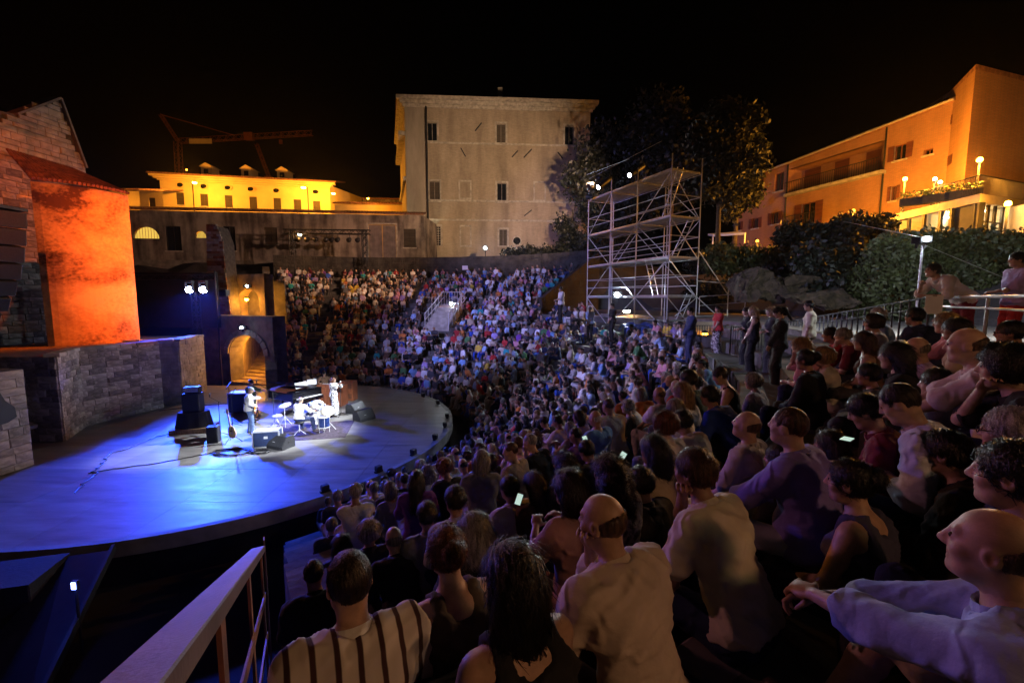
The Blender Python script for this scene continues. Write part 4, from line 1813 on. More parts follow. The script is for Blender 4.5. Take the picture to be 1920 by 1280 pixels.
# ---------------------------------------------------------------- palazzo
pz = empty('palazzo', (0, 56, 9.3), label='tall plain brick palazzo with small paired windows rising behind the audience', cat='building')
m_pal = brick_mat('palazzo_brick', (.44, .36, .27), (.36, .29, .21), (.34, .30, .25), sx=.34, sy=.1, noise=.5)
A, B = (-13.2, 55.0), (9.9, 56.5)
zt = at(930, 200, 55.5).z
wr = [((801, 229, 819, 264), 'dark'), ((931, 232, 948, 268), 'shutter'), ((1059, 236, 1076, 272), 'dark'), ((805, 340, 824, 377), 'shutter'), ((932, 343, 950, 379), 'dark'),
      ((808, 424, 826, 460), 'grille'), ((936, 430, 951, 461), 'shutter')]
ops = [(*plane_rect(*rc, A, B), kd) for rc, kd in wr]
mb = MB()
P = wall_openings(mb, A, B, 8.5, zt, [o[:4] for o in ops], .35)
Lp = math.hypot(B[0] - A[0], B[1] - A[1])
dp = ((B[0] - A[0]) / Lp, (B[1] - A[1]) / Lp)
mb.build('front_wall', m_pal, pz, uv=dp)
for o in ops:
    wo = window(pz, P, o[:4], 'dark' if o[4] == 'grille' else o[4], m_lime3, dep=.3)
    u0, u1, z0, z1 = o[:4]
    fr = MB()
    t = .22
    for (a, b, c, e) in ((u0 - t, u0 - .005, z0 - .1, z1 + t), (u1 + .005, u1 + t, z0 - .1, z1 + t), (u0 - .005, u1 + .005, z1 + .005, z1 + t)):
        fr.prism([Vector(P(a, c, -.05)), Vector(P(b, c, -.05)), Vector(P(b, e, -.05)), Vector(P(a, e, -.05))], (0, .045, 0))
    fr.build('stone_surround', m_lime2, wo)
    if o[4] == 'grille':
        for k in range(1, 8):
            z = z0 + (z1 - z0) * k / 8
            rod('bar', P(u0, z, .1), P(u1, z, .1), .03, m_lime2, wo, 6)
        for k in range(1, 4):
            u = u0 + (u1 - u0) * k / 4
            rod('bar', P(u, z0, .12), P(u, z1, .12), .03, m_lime2, wo, 6)
# blind windows: frames with no opening
for rc in ((862, 422, 884, 463), (860, 338, 884, 374), (1000, 340, 1024, 378)):
    u0, u1, z0, z1 = plane_rect(*rc, A, B)
    fr = MB()
    t = .2
    for (a, b, c, e) in ((u0, u0 + t, z0, z1), (u1 - t, u1, z0, z1), (u0 + t, u1 - t, z1 - t, z1), (u0 + t, u1 - t, z0, z0 + t)):
        fr.prism([Vector(P(a, c, -.07)), Vector(P(b, c, -.07)), Vector(P(b, e, -.07)), Vector(P(a, e, -.07))], (0, .065, 0))
    fr.build('blind_window', m_lime2, pz)
# oculus
uo = plane_rect(962, 444, 976, 459, A, B)
cc = Vector(P((uo[0] + uo[1]) / 2, (uo[2] + uo[3]) / 2, -.03))
Mx = Matrix.Rotation(PI / 2, 3, 'X')
oc = MB().lathe([(.0, 0), (.47, 0), (.47, .03), (0, .03)], cc, 18, Mx).build('oculus', m_glass_dark, pz)
MB().lathe([(.47, -.02), (.62, -.02), (.62, .06), (.47, .06)], cc, 18, Mx).build('oculus_ring', m_lime2, oc)
# string courses, cornice, corner pilaster, drainpipe, wall anchors
for py in (272, 379, 415):
    z = on_plane(930, py, A, B).z
    band(pz, P, 0, Lp, z, z + .22, .1, m_lime2)
for k, (dz, ot) in enumerate(((0, .25), (.35, .5), (.75, .85))):
    band(pz, P, -ot, Lp + ot, zt + dz - .3, zt + dz + .1 - .004, ot, m_lime2, 'cornice')
upil = plane_rect(770, 300, 797, 320, A, B)
band(pz, P, .0, upil[1], 8.5, zt - .3, .14, m_pal, 'corner_pilaster')
rod('drainpipe', P(upil[1] + .25, 9, -.2), P(upil[1] + .25, zt - .2, -.2), .12, m_iron, pz)
for (x0, y0, x1, y1) in ((891, 246, 903, 231), (864, 278, 873, 294), (960, 295, 971, 283), (982, 296, 997, 280), (1046, 286, 1055, 298), (983, 405, 997, 394), (777, 274, 791, 288)):
    a, b = on_plane(x0, y0, A, B), on_plane(x1, y1, A, B)
    MB().beam(a - Vector((0, .06, 0)), b - Vector((0, .06, 0)), .12, .12).build('wall_anchor', m_iron, pz)
# roof and side
bkL, bkR = (-17.7, 70.0), (6.0, 74.0)
mb = MB()
mb.add([(*bkL, 8.5), (*A, 8.5), (*A, zt), (*bkL, zt)], [(0, 1, 2, 3)])
mb.build('left_wall', m_pal, pz, uv=(.32, -.95))
mb = MB()
mb.add([(*B, 8.5), (*bkR, 8.5), (*bkR, zt), (*B, zt)], [(0, 1, 2, 3)])
mb.build('right_wall', m_pal, pz, uv=(.1, .99))
sd = MB()
for k, (dz, ot) in enumerate(((0, .25), (.35, .5), (.75, .85))):
    q = [Vector((*bkL, zt + dz - .3)), Vector((*A, zt + dz - .3)), Vector((*A, zt + dz + .09)), Vector((*bkL, zt + dz + .09))]
    sd.prism([p + Vector((-.95, -.32, 0)) * ot for p in q], Vector((.95, .32, 0)) * (ot - .004))
sd.build('cornice', m_lime2, pz)
ctr = Vector((-3.5, 63, zt + 4.2))
mb = MB()
ev_ = [Vector((A[0] - .8, A[1] - .8, zt + .9)), Vector((B[0] + .9, B[1] - .8, zt + .9)), Vector((*bkR, zt + .9)), Vector((bkL[0] - .8, bkL[1], zt + .9))]
for k in range(4):
    mb.add([ev_[k], ev_[(k + 1) % 4], ctr], [(0, 1, 2)])
pzr = mb.build('roof', m_tile, pz)
ch_ = MB().box((-1.6, 61, zt + 3.9), (.6, .6, 1.6)).build('chimney', m_pal, pzr)
# balconies and ledges on the street side
for (zz, ot) in ((zt - 3.6, .8), (zt - 9, .35), (15.2, .3)):
    q = [Vector((bkL[0] * .8 + A[0] * .2, bkL[1] * .8 + A[1] * .2, zz)), Vector((*A, zz))]
    MB().prism([q[0], q[1], q[1] + Vector((0, 0, .5)), q[0] + Vector((0, 0, .5))], Vector((-.95, -.32, 0)) * ot).build('ledge', m_lime2, pz)

bulkhead_lamp(at(910, 465, 50), 'floodlight', 'white floodlight in front of the palazzo wall above the top row', 'floodlight', 4500, WHITE, group='floodlights round the theatre', size=(.6, .25, .45), strength=200, kind='SPOT', angle=150)
q = at(910, 465, 50)
fl = empty('lamp_post', (q.x, q.y + .1, 9.3), label='thin post carrying the floodlight in front of the palazzo', cat='post')
rod('pole', (q.x, q.y + .12, 9.2), (q.x, q.y + .12, q.z - .3), .05, m_iron, fl)
MB().lathe([(.2, 0), (.2, .04), (.08, .08)], (q.x, q.y + .12, 9.3), 10).build('base_plate', m_iron, fl)
lantern(at(797, 436, 54.6), 'white lamp at the foot of the palazzo beside the barred window', 700, (.95, 1.0, .72), group='wall lamps of the palazzo', strength=25)

# ---------------------------------------------------------------- yellow lamplit building
yb = empty('ochre_building', (-40, 72, 9.3), label='long ochre building with oval windows glowing under street lamps', cat='building')
m_yel = mat('ochre_render', (.62, .46, .20), .9, var=.12, scale=.5, bump=.2)
A = (at(304, 400, 70).x, 70.0)
B = (at(620, 400, 75).x, 75.0)
zt = on_plane(304, 332, A, B).z
wins = [338 + 0, 383, 429, 475, 520, 558, 594]
ops = []
for i, px in enumerate(wins):
    py = 361 + i * 2.6
    ops.append(plane_rect(px - 6.5, py, px + 6.5, py + 23, A, B))
mb = MB()
P = wall_openings(mb, A, B, 9, zt, ops, .2)
Ly = math.hypot(B[0] - A[0], B[1] - A[1])
mb.build('wall', m_yel, yb)
for o in ops:
    window(yb, P, o, 'shutter', m_shutter, dep=.12)
for i, px in enumerate((338, 382, 427, 470, 518, 592)):
    q = on_plane(px, 347 + i * 2.6, A, B)
    ov = MB().lathe([(0, 0), (.42, 0), (.42, .05), (0, .05)], q - Vector((0, .04, 0)), 16, Matrix.Diagonal((1.25, 1, .8)) @ Mx).build('oval_window', m_glass_dark, yb)
    MB().lathe([(.42, -.03), (.56, -.03), (.56, .07), (.42, .07)], q - Vector((0, .04, 0)), 16, Matrix.Diagonal((1.25, 1, .8)) @ Mx).build('oval_frame', m_yel, ov)
# coved eave
for k, (dz, ot) in enumerate(((-.5, .25), (-.25, .6), (0, 1.0))):
    band(yb, P, -ot, Ly + ot, zt + dz, zt + dz + .247, ot, m_yel, 'cornice')
yr = tile_roof(yb, P, -1.2, Ly + 1.2, zt + .26, 1.2, 8.0, 2.2, m_tile, step=.4)
MB().add([(A[0], A[1], 9), (A[0] - 3, A[1] + 9, 9), (A[0] - 3, A[1] + 9, zt), (A[0], A[1], zt)], [(0, 3, 2, 1)]).build('left_wall', m_yel, yb)
MB().add([(B[0], B[1], 9), (B[0] + 2.4, B[1] + 9, 9), (B[0] + 2.4, B[1] + 9, zt), (B[0], B[1], zt)], [(0, 1, 2, 3)]).build('right_wall', m_yel, yb)
for px, py in ((388, 319), (463, 323), (530, 326)):
    q = on_plane(px, py, (A[0], A[1] + 2.5), (B[0], B[1] + 2.5))
    dm = MB().box((q.x, q.y + .8, q.z - .2), (1.7, 2.0, 1.5)).build('dormer', m_yel, yr)
    MB().prism([(q.x - 1.1, q.y - .35, q.z + .5), (q.x + 1.1, q.y - .35, q.z + .5), (q.x, q.y - .35, q.z + 1.15)], (0, 2.4, 0)).build('dormer_roof', m_yel, dm)
    MB().box((q.x, q.y - .22, q.z - .25), (.75, .05, .8)).build('pane', m_glass_dark, dm)
for px, dn in ((362, 9.2), (577, 9.2)):
    q = on_plane(px, 350, A, B)
    rod('drainpipe', (q.x, q.y - .1, 9), (q.x, q.y - .1, zt - .3), .08, m_iron, yb)
lantern(at(365, 343, 66.0), 'street lamp glaring near the corner of the ochre building', 9000, group='street lamps on the ochre building', strength=260, r=.3, fixpt=at(365, 340, 70.6), rad=.3)
lantern(at(569, 352, 69.0), 'street lamp glaring between two dormers of the ochre building', 12000, group='street lamps on the ochre building', strength=320, r=.36, fixpt=at(571, 350, 74.2), rad=.3)
lantern(at(625, 363, 71.5), 'street lamp at the right end of the ochre building', 4500, group='street lamps on the ochre building', strength=200, r=.28, fixpt=at(621, 362, 75.4), rad=.3)

# low lamplit outhouse to the right of it
ow = empty('ochre_outhouse', (-24, 70, 9), label='low ochre outhouse with a ribbed tile roof left of the palazzo', cat='building')
A, B = (at(628, 400, 66).x, 66.0), (at(768, 400, 66.5).x, 66.5)
zt = on_plane(700, 384, A, B).z
mb = MB()
P = wall_openings(mb, A, B, 9, zt, [], .2)
mb.build('wall', m_yel, ow)
tile_roof(ow, P, -.2, math.hypot(B[0] - A[0], B[1] - A[1]), zt, .5, 5, 1.3, m_tile, step=.5)
lantern(at(690, 372, 63), 'hidden street lamp before the ochre outhouse', 1400, group='street lamps on the ochre building', strength=40, r=.15)
bk = empty('background_house', (-26, 84, 9), label='dim red roofed house behind the ochre outhouse', cat='house')
A, B = (at(630, 400, 84).x, 84.0), (at(770, 400, 85).x, 85.0)
zt = on_plane(700, 374, A, B).z
mb = MB()
P = wall_openings(mb, A, B, 9, zt, [], .2)
mb.build('wall', m_stained, bk)
tile_roof(bk, P, -.4, 15.5, zt, .4, 5, 1.2, m_tile, step=.6)
# small houses at the left of the ochre building
for (x0, x1, ytop, yd, lab, mt) in ((262, 306, 352, 66, 'narrow ochre house tucked against the ochre building', m_yel), (186, 262, 352, 60, 'small gabled ochre house beside the church gable', m_yel)):
    hs = empty('small_house', tuple(at((x0 + x1) / 2, 400, yd)), label=lab, cat='house')
    A, B = (at(x0, 400, yd).x, yd), (at(x1, 400, yd).x, yd + .2)
    zt = on_plane((x0 + x1) / 2, ytop + 6, A, B).z
    Lh = math.hypot(B[0] - A[0], B[1] - A[1])
    wn_ = (Lh * .42, Lh * .42 + .9, zt - 2.4, zt - 1.0)
    mb = MB()
    P = wall_openings(mb, A, B, 9, zt, [wn_], .2)
    mb.build('wall', mt, hs)
    window(hs, P, wn_, 'shutter', m_shutter, dep=.12)
    tile_roof(hs, P, -.4, Lh + .4, zt, .5, 4, 1.0, m_tile, step=.4)
lantern(at(215, 372, 57.5), 'street lamp lighting the small houses by the church gable', 500, group='street lamps on the ochre building', strength=30, r=.12)

# ---------------------------------------------------------------- tower crane
m_crane = mat('crane_paint', (.28, .075, .02), .6, metal=.2, var=.2, scale=2, bump=.1)
cr = empty('tower_crane', tuple(at(333, 326, 95)), label='tower crane with long lattice jib over the ochre building', cat='crane')


def lattice(name, a, b, w, h, parent, m, bays, r=.09, tri=False):
    """Lattice boom: chords plus zig-zag lacing, one mesh."""
    a, b = Vector(a), Vector(b)
    d = (b - a).normalized()
    s = d.cross(Vector((0, 0, 1)))
    if s.length < .05:
        s = Vector((1, 0, 0))
    s.normalize()
    u = s.cross(d)
    cor = [s * (w / 2) - u * (h / 2), -s * (w / 2) - u * (h / 2), u * (h / 2)] if tri else [s * (w / 2) - u * (h / 2), -s * (w / 2) - u * (h / 2), -s * (w / 2) + u * (h / 2), s * (w / 2) + u * (h / 2)]
    mb = MB()
    for c in cor:
        mb.tube(a + c, b + c, r, n=5)
    nc = len(cor)
    for k in range(bays):
        p0, p1 = a.lerp(b, k / bays), a.lerp(b, (k + 1) / bays)
        for j in range(nc):
            c0, c1 = cor[j], cor[(j + 1) % nc]
            mb.tube(p0 + c0, p1 + c1 if k % 2 else p0 + c1, r * .55, n=4, cap=False)
            mb.tube(p0 + (c1 if k % 2 == 0 else c0), p1 + (c0 if k % 2 == 0 else c1), r * .55, n=4, cap=False)
    return mb.build(name, m, parent)


mt0, mt1 = at(333, 330, 95), at(333, 266, 95)
lattice('mast', mt0 - Vector((0, 0, 16)), mt1, 1.0, 1.0, cr, m_crane, 18, r=.05)
lattice('jib', at(336, 264, 95), at(586, 249, 95.5), .8, 1.0, cr, m_crane, 34, tri=True, r=.05)
lattice('tower_head', at(333, 264, 95), at(301, 215, 95), .5, .5, cr, m_crane, 10, r=.06)
rod('tie_bar', at(301, 215, 95), at(440, 254, 95.2), .07, m_crane, cr)
rod('tie_bar', at(301, 215, 95), at(370, 234, 95.1), .1, m_crane, cr)
MB().box(at(376, 265, 94.6), (4.8, .15, 1.0)).build('sign_board', m_yel, cr)
MB().box(at(467, 256, 95.2), (1.8, .9, 1.5)).build('trolley', m_crane, cr)
ho = at(526, 258, 95.2)
rod('hoist_rope', at(526, 252, 95.2), ho - Vector((0, 0, .6)), .04, m_iron, cr)
MB().box(ho - Vector((0, 0, .9)), (.6, .4, .8)).build('hook_block', m_crane, cr)
c2 = empty('leaning_mast', tuple(at(500, 325, 96)), label='short leaning lattice boom behind the ochre roof', cat='crane')
lattice('boom', at(505, 334, 96), at(481, 270, 96), .55, .55, c2, m_crane, 12, r=.05)
MB().box(at(505, 334, 96), (1.4, 1.4, .5)).build('boom_foot', m_crane, c2)
lamp_h = lantern(at(350, 318, 84), 'sodium lamp below the crane mast', 2500, group='street lamps on the ochre building', strength=6, r=.1)

# ================================================================ hotel on the right
ht = empty('hotel', (30, 35, 9.3), label='orange lit brick hotel with sloping roofline, balconies and shutters', cat='hotel')
m_hb = brick_mat('hotel_brick', (.42, .20, .09), (.36, .165, .07), (.26, .17, .11), sx=.26, sy=.08, noise=.25)
m_brown = mat('brown_shutter', (.12, .035, .018), .6, var=.25, scale=3, bump=.3, bscale=20, stretch=(.2, .2, 2))
A, B = (at(1396, 400, 46).x, 46.0), (at(1775, 400, 30).x, 30.0)      # facade plane, walking with the view on the right-hand side


def hz(px, py):
    q = on_plane(px, py, A, B)
    L = math.hypot(B[0] - A[0], B[1] - A[1])
    return ((q.x - A[0]) * (B[0] - A[0]) + (q.y - A[1]) * (B[1] - A[1])) / L, q.z


Lh = math.hypot(B[0] - A[0], B[1] - A[1])
dh = Vector(((B[0] - A[0]) / Lh, (B[1] - A[1]) / Lh, 0))
ih = Vector((-dh.y, dh.x, 0))


def HP(u, z, dep=0.0):
    return (A[0] + dh.x * u + ih.x * dep, A[1] + dh.y * u + ih.y * dep, z)


zl, zr = hz(1398, 340)[1], hz(1774, 196)[1]


def ztop(u):
    return zl + (zr - zl) * u / Lh


ua, ub, uc_ = hz(1476, 360)[0], hz(1655, 320)[0], Lh
# three bays: left flush, middle with recessed loggia, right projecting
win = [((1415, 338, 1431, 372), 'o'), ((1452, 324, 1469, 358), 'o'), ((1378, 416, 1393, 432), 's'), ((1405, 409, 1428, 428), 's'), ((1441, 398, 1466, 420), 's'),
       ((1490, 380, 1542, 422), 's'), ((1666, 271, 1711, 299), 's'), ((1732, 279, 1749, 290), 'o'), ((1664, 349, 1687, 376), 's')]
ops = []
for rc, kd in win:
    a, b = hz(rc[0], (rc[1] + rc[3]) / 2)[0], hz(rc[2], (rc[1] + rc[3]) / 2)[0]
    zm0, zm1 = hz((rc[0] + rc[2]) / 2, rc[3])[1], hz((rc[0] + rc[2]) / 2, rc[1])[1]
    ops.append((a, b, zm0, zm1, kd))
lg = (ua + .05, ub - .05, hz(1565, 343)[1], hz(1565, 281)[1])          # loggia opening
zmin = min(zl, zr) - .1
mb = MB()
P = wall_openings(mb, A, B, 8.5, zmin, [o[:4] for o in ops] + [(lg[0], lg[1], lg[2], min(lg[3], zmin - .05))], .3)
mb.add([HP(0, zmin), HP(Lh, zmin), HP(Lh, zr), HP(0, zl)], [(0, 1, 2, 3)])
mb.build('front_wall', m_hb, ht, uv=(dh.x, dh.y))
for o in ops:
    u0, u1, z0, z1, kd = o
    if kd == 'o':
        window(ht, P, o[:4], 'dark', m_brown, dep=.25)
    else:
        um = (u0 + u1) / 2
        w4 = (u1 - u0) / 4
        wo = window(ht, P, (u0 + w4, u1 - w4, z0, z1), 'dark', m_brown, dep=.2)
        for (a, b) in ((u0, u0 + w4), (u1 - w4, u1)):
            MB().prism([Vector(HP(a, z0, -.06)), Vector(HP(b, z0, -.06)), Vector(HP(b, z1, -.06)), Vector(HP(a, z1, -.06))], ih * .05).build('shutter', m_brown, wo)
        MB().add([HP(u0, z0, .27), HP(u1, z0, .27), HP(u1, z1, .27), HP(u0, z1, .27)], [(0, 1, 2, 3)]).build('curtain', m_lime2, wo)
# loggia: back wall, floor slab, railing, doors and flower boxes
lo = MB()
dep = 1.6
z0, z1 = lg[2], min(lg[3], zmin - .05)
lo.add([HP(lg[0], z0, dep), HP(lg[1], z0, dep), HP(lg[1], z1, dep), HP(lg[0], z1, dep)], [(0, 1, 2, 3)])
lo.add([HP(lg[0], z0, 0), HP(lg[0], z0, dep), HP(lg[0], z1, dep), HP(lg[0], z1, 0)], [(0, 1, 2, 3)])
lo.add([HP(lg[1], z0, 0), HP(lg[1], z0, dep), HP(lg[1], z1, dep), HP(lg[1], z1, 0)], [(0, 3, 2, 1)])
lo.add([HP(lg[0], z1, 0), HP(lg[1], z1, 0), HP(lg[1], z1, dep), HP(lg[0], z1, dep)], [(0, 1, 2, 3)])
lgo = lo.build('loggia', m_hb, ht, uv=(dh.x, dh.y))
MB().prism([Vector(HP(lg[0], z0 - .25, -.5)), Vector(HP(lg[1] + .3, z0 - .25, -.5)), Vector(HP(lg[1] + .3, z0, -.5)), Vector(HP(lg[0], z0, -.5))], ih * 2.1).build('balcony_slab', m_lime2, ht)
for k in range(46):
    u = lg[0] + (lg[1] - lg[0]) * k / 45
    rod('baluster', HP(u, z0, -.45), HP(u, z0 + 1.0, -.45), .018, m_iron, lgo, 5)
rod('handrail', HP(lg[0], z0 + 1.0, -.45), HP(lg[1], z0 + 1.0, -.45), .035, m_iron, lgo)
for (f0, f1) in ((.05, .24), (.40, .55), (.72, .86)):
    a, b = lg[0] + (lg[1] - lg[0]) * f0, lg[0] + (lg[1] - lg[0]) * f1
    MB().prism([Vector(HP(a, z0, dep - .05)), Vector(HP(b, z0, dep - .05)), Vector(HP(b, z0 + 2.2, dep - .05)), Vector(HP(a, z0 + 2.2, dep - .05))], ih * .04).build('balcony_door', m_brown, lgo)
# lower small balcony
u0, u1 = hz(1486, 425)[0], hz(1541, 422)[0]
zb0 = hz(1512, 424)[1]
lb = MB().prism([Vector(HP(u0, zb0 - .2, -1.0)), Vector(HP(u1, zb0 - .2, -1.0)), Vector(HP(u1, zb0, -1.0)), Vector(HP(u0, zb0, -1.0))], ih * .99).build('balcony_slab', m_lime2, ht)
for k in range(20):
    u = u0 + (u1 - u0) * k / 19
    rod('baluster', HP(u, zb0, -.95), HP(u, zb0 + 1.0, -.95), .018, m_iron, lb, 5)
rod('handrail', HP(u0, zb0 + 1.0, -.95), HP(u1, zb0 + 1.0, -.95), .03, m_iron, lb)
# roof edge with gutter
MB().prism([Vector(HP(-.3, zl, -.35)), Vector(HP(Lh, zr, -.35)), Vector(HP(Lh, zr + .22, -.35)), Vector(HP(-.3, zl + .22, -.35))], ih * 9).build('roof', m_tile, ht)
rod('gutter', HP(-.3, zl + .05, -.42), HP(Lh, zr + .05, -.42), .08, m_lime2, ht)
rod('drainpipe', HP(ub + .1, 9, -.1), HP(ub + .1, ztop(ub), -.1), .06, m_iron, ht)
rod('drainpipe', HP(ua, 9, -.1), HP(ua, ztop(ua), -.1), .06, m_iron, ht)
# stair tower
tw = empty('hotel_tower', (36, 29, 9), label='windowless brick stair tower of the hotel at the right edge', cat='tower')
t0 = (at(1768, 300, 31.0).x, 31.0)
t1 = (at(1812, 300, 27.5).x, 27.5)
t2 = (at(1990, 300, 30.4).x, 30.4)
zt0 = at(1812, 130, 27.5).z
mb = MB()
for a, b in ((t0, t1), (t1, t2)):
    mb.add([(*a, 8.5), (*b, 8.5), (*b, zt0), (*a, zt0)], [(0, 1, 2, 3)])
    # brick uv runs along each face
mb.build('tower_wall', m_hb, tw, uv=(.62, -.78))
MB().prism([(*t0, zt0), (*t1, zt0), (*t2, zt0), (t2[0], 36, zt0), (t0[0] + 2, 38, zt0)], (0, 0, .3)).build('roof', m_tile, tw)
for (y0, y1) in ((215, 240), (288, 312)):
    a, b = on_plane(1776, y1, t0, t1), on_plane(1786, y0, t0, t1)
    fr = MB()
    nn = Vector((-.75, -.6, 0))
    q0, q1 = Vector((a.x, a.y, 0)), Vector((b.x, b.y, 0))
    vw = MB().add([q0 + nn * .03 + Vector((0, 0, a.z)), q1 + nn * .03 + Vector((0, 0, a.z)), q1 + nn * .03 + Vector((0, 0, b.z)), q0 + nn * .03 + Vector((0, 0, b.z))], [(0, 1, 2, 3)]).build('vent', m_black, tw)
    for k in range(6):
        z = a.z + (b.z - a.z) * (k + .5) / 6
        MB().beam(q0 + nn * .06 + Vector((0, 0, z)), q1 + nn * .06 + Vector((0, 0, z)), .06, .05).build('slat', m_brown, vw)

# ---------------------------------------------------------------- restaurant terrace
tr = empty('restaurant_pavilion', (22, 25, 9), label='flat roofed glazed pavilion with a railed roof terrace in front of the hotel', cat='pavilion')
k0, k1 = (at(1678, 420, 29).x, 29.0), (at(1832, 420, 23.5).x, 23.5)
k2 = (at(2000, 420, 23.2).x, 25.2)
zs_ = on_plane(1832, 380, k0, k1).z
zf = zs_ + .45
m_conc = mat('painted_concrete', (.42, .36, .26), .8, var=.2, scale=2, bump=.2)
MATS['lit_interior'] = emit('lit_interior', (1.0, .75, .38), .55)
roofp = [(*k0, zs_), (*k1, zs_), (*k2, zs_), (k2[0], 34, zs_), (k0[0] + 3, 34, zs_)]
MB().prism([Vector(p) for p in roofp], (0, 0, .45)).build('roof_slab', m_conc, tr)
zbase = 8.2
MB().prism([Vector((p[0] + .05, p[1] + .25, zbase)) for p in roofp], (0, 0, .3)).build('floor_slab', m_conc, tr)
L1 = math.hypot(k1[0] - k0[0], k1[1] - k0[1])
d1 = Vector(((k1[0] - k0[0]) / L1, (k1[1] - k0[1]) / L1, 0))
i1 = Vector((-d1.y, d1.x, 0))
m_clear = mat('room_wall', (.55, .50, .40), .9, var=.1, scale=1, bump=.05)
# back wall of the lit room and the mullions, panes of thin glass
gl, ntg, bg = _nodes('clear_glass')
bg.inputs['Base Color'].default_value = (.9, .95, .95, 1)
bg.inputs['Roughness'].default_value = .03
bg.inputs['Alpha'].default_value = .18
MATS['clear_glass'] = gl
q0, q1 = Vector((*k0, 0)), Vector((*k1, 0))
MB().add([q0 + i1 * 3 + Vector((0, 0, zbase)), q1 + i1 * 3 + Vector((0, 0, zbase)), q1 + i1 * 3 + Vector((0, 0, zs_)), q0 + i1 * 3 + Vector((0, 0, zs_))], [(0, 1, 2, 3)]).build('room_wall', m_clear, tr)
for k, f in enumerate((0, .16, .36, .56, .70, .98)):
    p = q0.lerp(q1, f) + i1 * .2
    MB().beam(p + Vector((0, 0, zbase)), p + Vector((0, 0, zs_)), .16 if f not in (.70, .98) else .3, .16, up=(d1.x, d1.y, 0)).build('mullion', m_iron, tr)
for (f0, f1) in ((.0, .16), (.16, .36), (.36, .56), (.56, .70)):
    a, b = q0.lerp(q1, f0 + .02) + i1 * .22, q0.lerp(q1, f1 - .02) + i1 * .22
    pn = MB().add([a + Vector((0, 0, zbase + .3)), b + Vector((0, 0, zbase + .3)), b + Vector((0, 0, zs_ - .05)), a + Vector((0, 0, zs_ - .05))], [(0, 1, 2, 3)]).build('pane', gl, tr)
    MB().beam(a + Vector((0, 0, zs_ - 1.0)), b + Vector((0, 0, zs_ - 1.0)), .06, .06).build('transom', m_iron, tr)
e0, e1 = q0.lerp(q1, .70) + i1 * .24, q0.lerp(q1, .98) + i1 * .24
MB().add([e0 + Vector((0, 0, zbase)), e1 + Vector((0, 0, zbase)), e1 + Vector((0, 0, zs_)), e0 + Vector((0, 0, zs_))], [(0, 1, 2, 3)]).build('dark_panel', mat('slate_panel', (.05, .05, .04), .7), tr)
# right-hand glazed side
q2 = Vector((*k2, 0))
MB().add([q1 + Vector((.3, 3.2, zbase)), q2 + Vector((0, 3, zbase)), q2 + Vector((0, 3, zs_)), q1 + Vector((.3, 3.2, zs_))], [(0, 1, 2, 3)]).build('room_wall', m_clear, tr)
for f in (0.02, .12, .30, .45, .62):
    p = q1.lerp(q2, f) + Vector((0, .25, 0))
    MB().beam(p + Vector((0, 0, zbase)), p + Vector((0, 0, zs_)), .12, .12, up=(1, 0, 0)).build('mullion', m_iron, tr)
for (f0, f1) in ((.02, .12), (.12, .30), (.30, .45), (.45, .62)):
    a, b = q1.lerp(q2, f0 + .01) + Vector((0, .27, 0)), q1.lerp(q2, f1 - .01) + Vector((0, .27, 0))
    MB().add([a + Vector((0, 0, zbase + .3)), b + Vector((0, 0, zbase + .3)), b + Vector((0, 0, zs_ - .05)), a + Vector((0, 0, zs_ - .05))], [(0, 1, 2, 3)]).build('pane', gl, tr)
    MB().beam(a + Vector((0, 0, zs_ - .9)), b + Vector((0, 0, zs_ - .9)), .06, .06).build('transom', m_iron, tr)
# ceiling lights inside
for (p, e, c) in ((q0.lerp(q1, .3) + i1 * 1.6, 70, (.95, 1, .85)), (q1 + Vector((2.0, 1.8, 0)), 110, (1, .72, .30))):
    pp = p + Vector((0, 0, zs_ - .12))
    MB().box(pp, (.7, .25, .08)).build('ceiling_lamp', emit('ceiling_lamp_glass', (1, .9, .7), 14), tr)
    lamp('light', 'POINT', pp - Vector((0, 0, .12)), e, c, tr, size=.2)
# terrace railing
for (a, b, n) in ((q0, q1, 60), (q1, q2, 46)):
    for k in range(n + 1):
        p = a.lerp(b, k / n) + Vector((.05, .12, 0))
        rod('baluster', p + Vector((0, 0, zf)), p + Vector((0, 0, zf + 1.0)), .012, m_iron, tr, 5)
    rod('handrail', a + Vector((.05, .12, zf + 1.0)), b + Vector((.05, .12, zf + 1.0)), .03, m_iron, tr)


def street_lamp(p, label, foot, energy, strength=150, r=.2, col=SODIUM, group='street lamps by the hotel'):
    """Post, collar, globe and its light."""
    root = empty('street_lamp', (p[0], p[1], foot), label=label, cat='street lamp', group=group)
    p = Vector(p)
    rod('pole', (p.x, p.y, foot), (p.x, p.y, p.z - r), .05, m_iron, root)
    MB().lathe([(.12, 0), (.12, .1), (.06, .25), (.05, .3)], (p.x, p.y, foot), 10).build('pole_base', m_iron, root)
    MB().lathe([(.05, -r - .06), (.12, -r), (.12, -r + .03)], p, 10).build('collar', m_iron, root)
    MB().lathe([(.05, -r), (r * .75, -r * .7), (r, 0), (r * .75, r * .7), (.04, r)], p, 14).build('lamp_globe', emit('globe_%d' % int(strength), col, strength), root, smooth=True)
    lamp('light', 'POINT', p + Vector((-.25, -.3, -.3)), energy, col, root, size=.2)
    return root


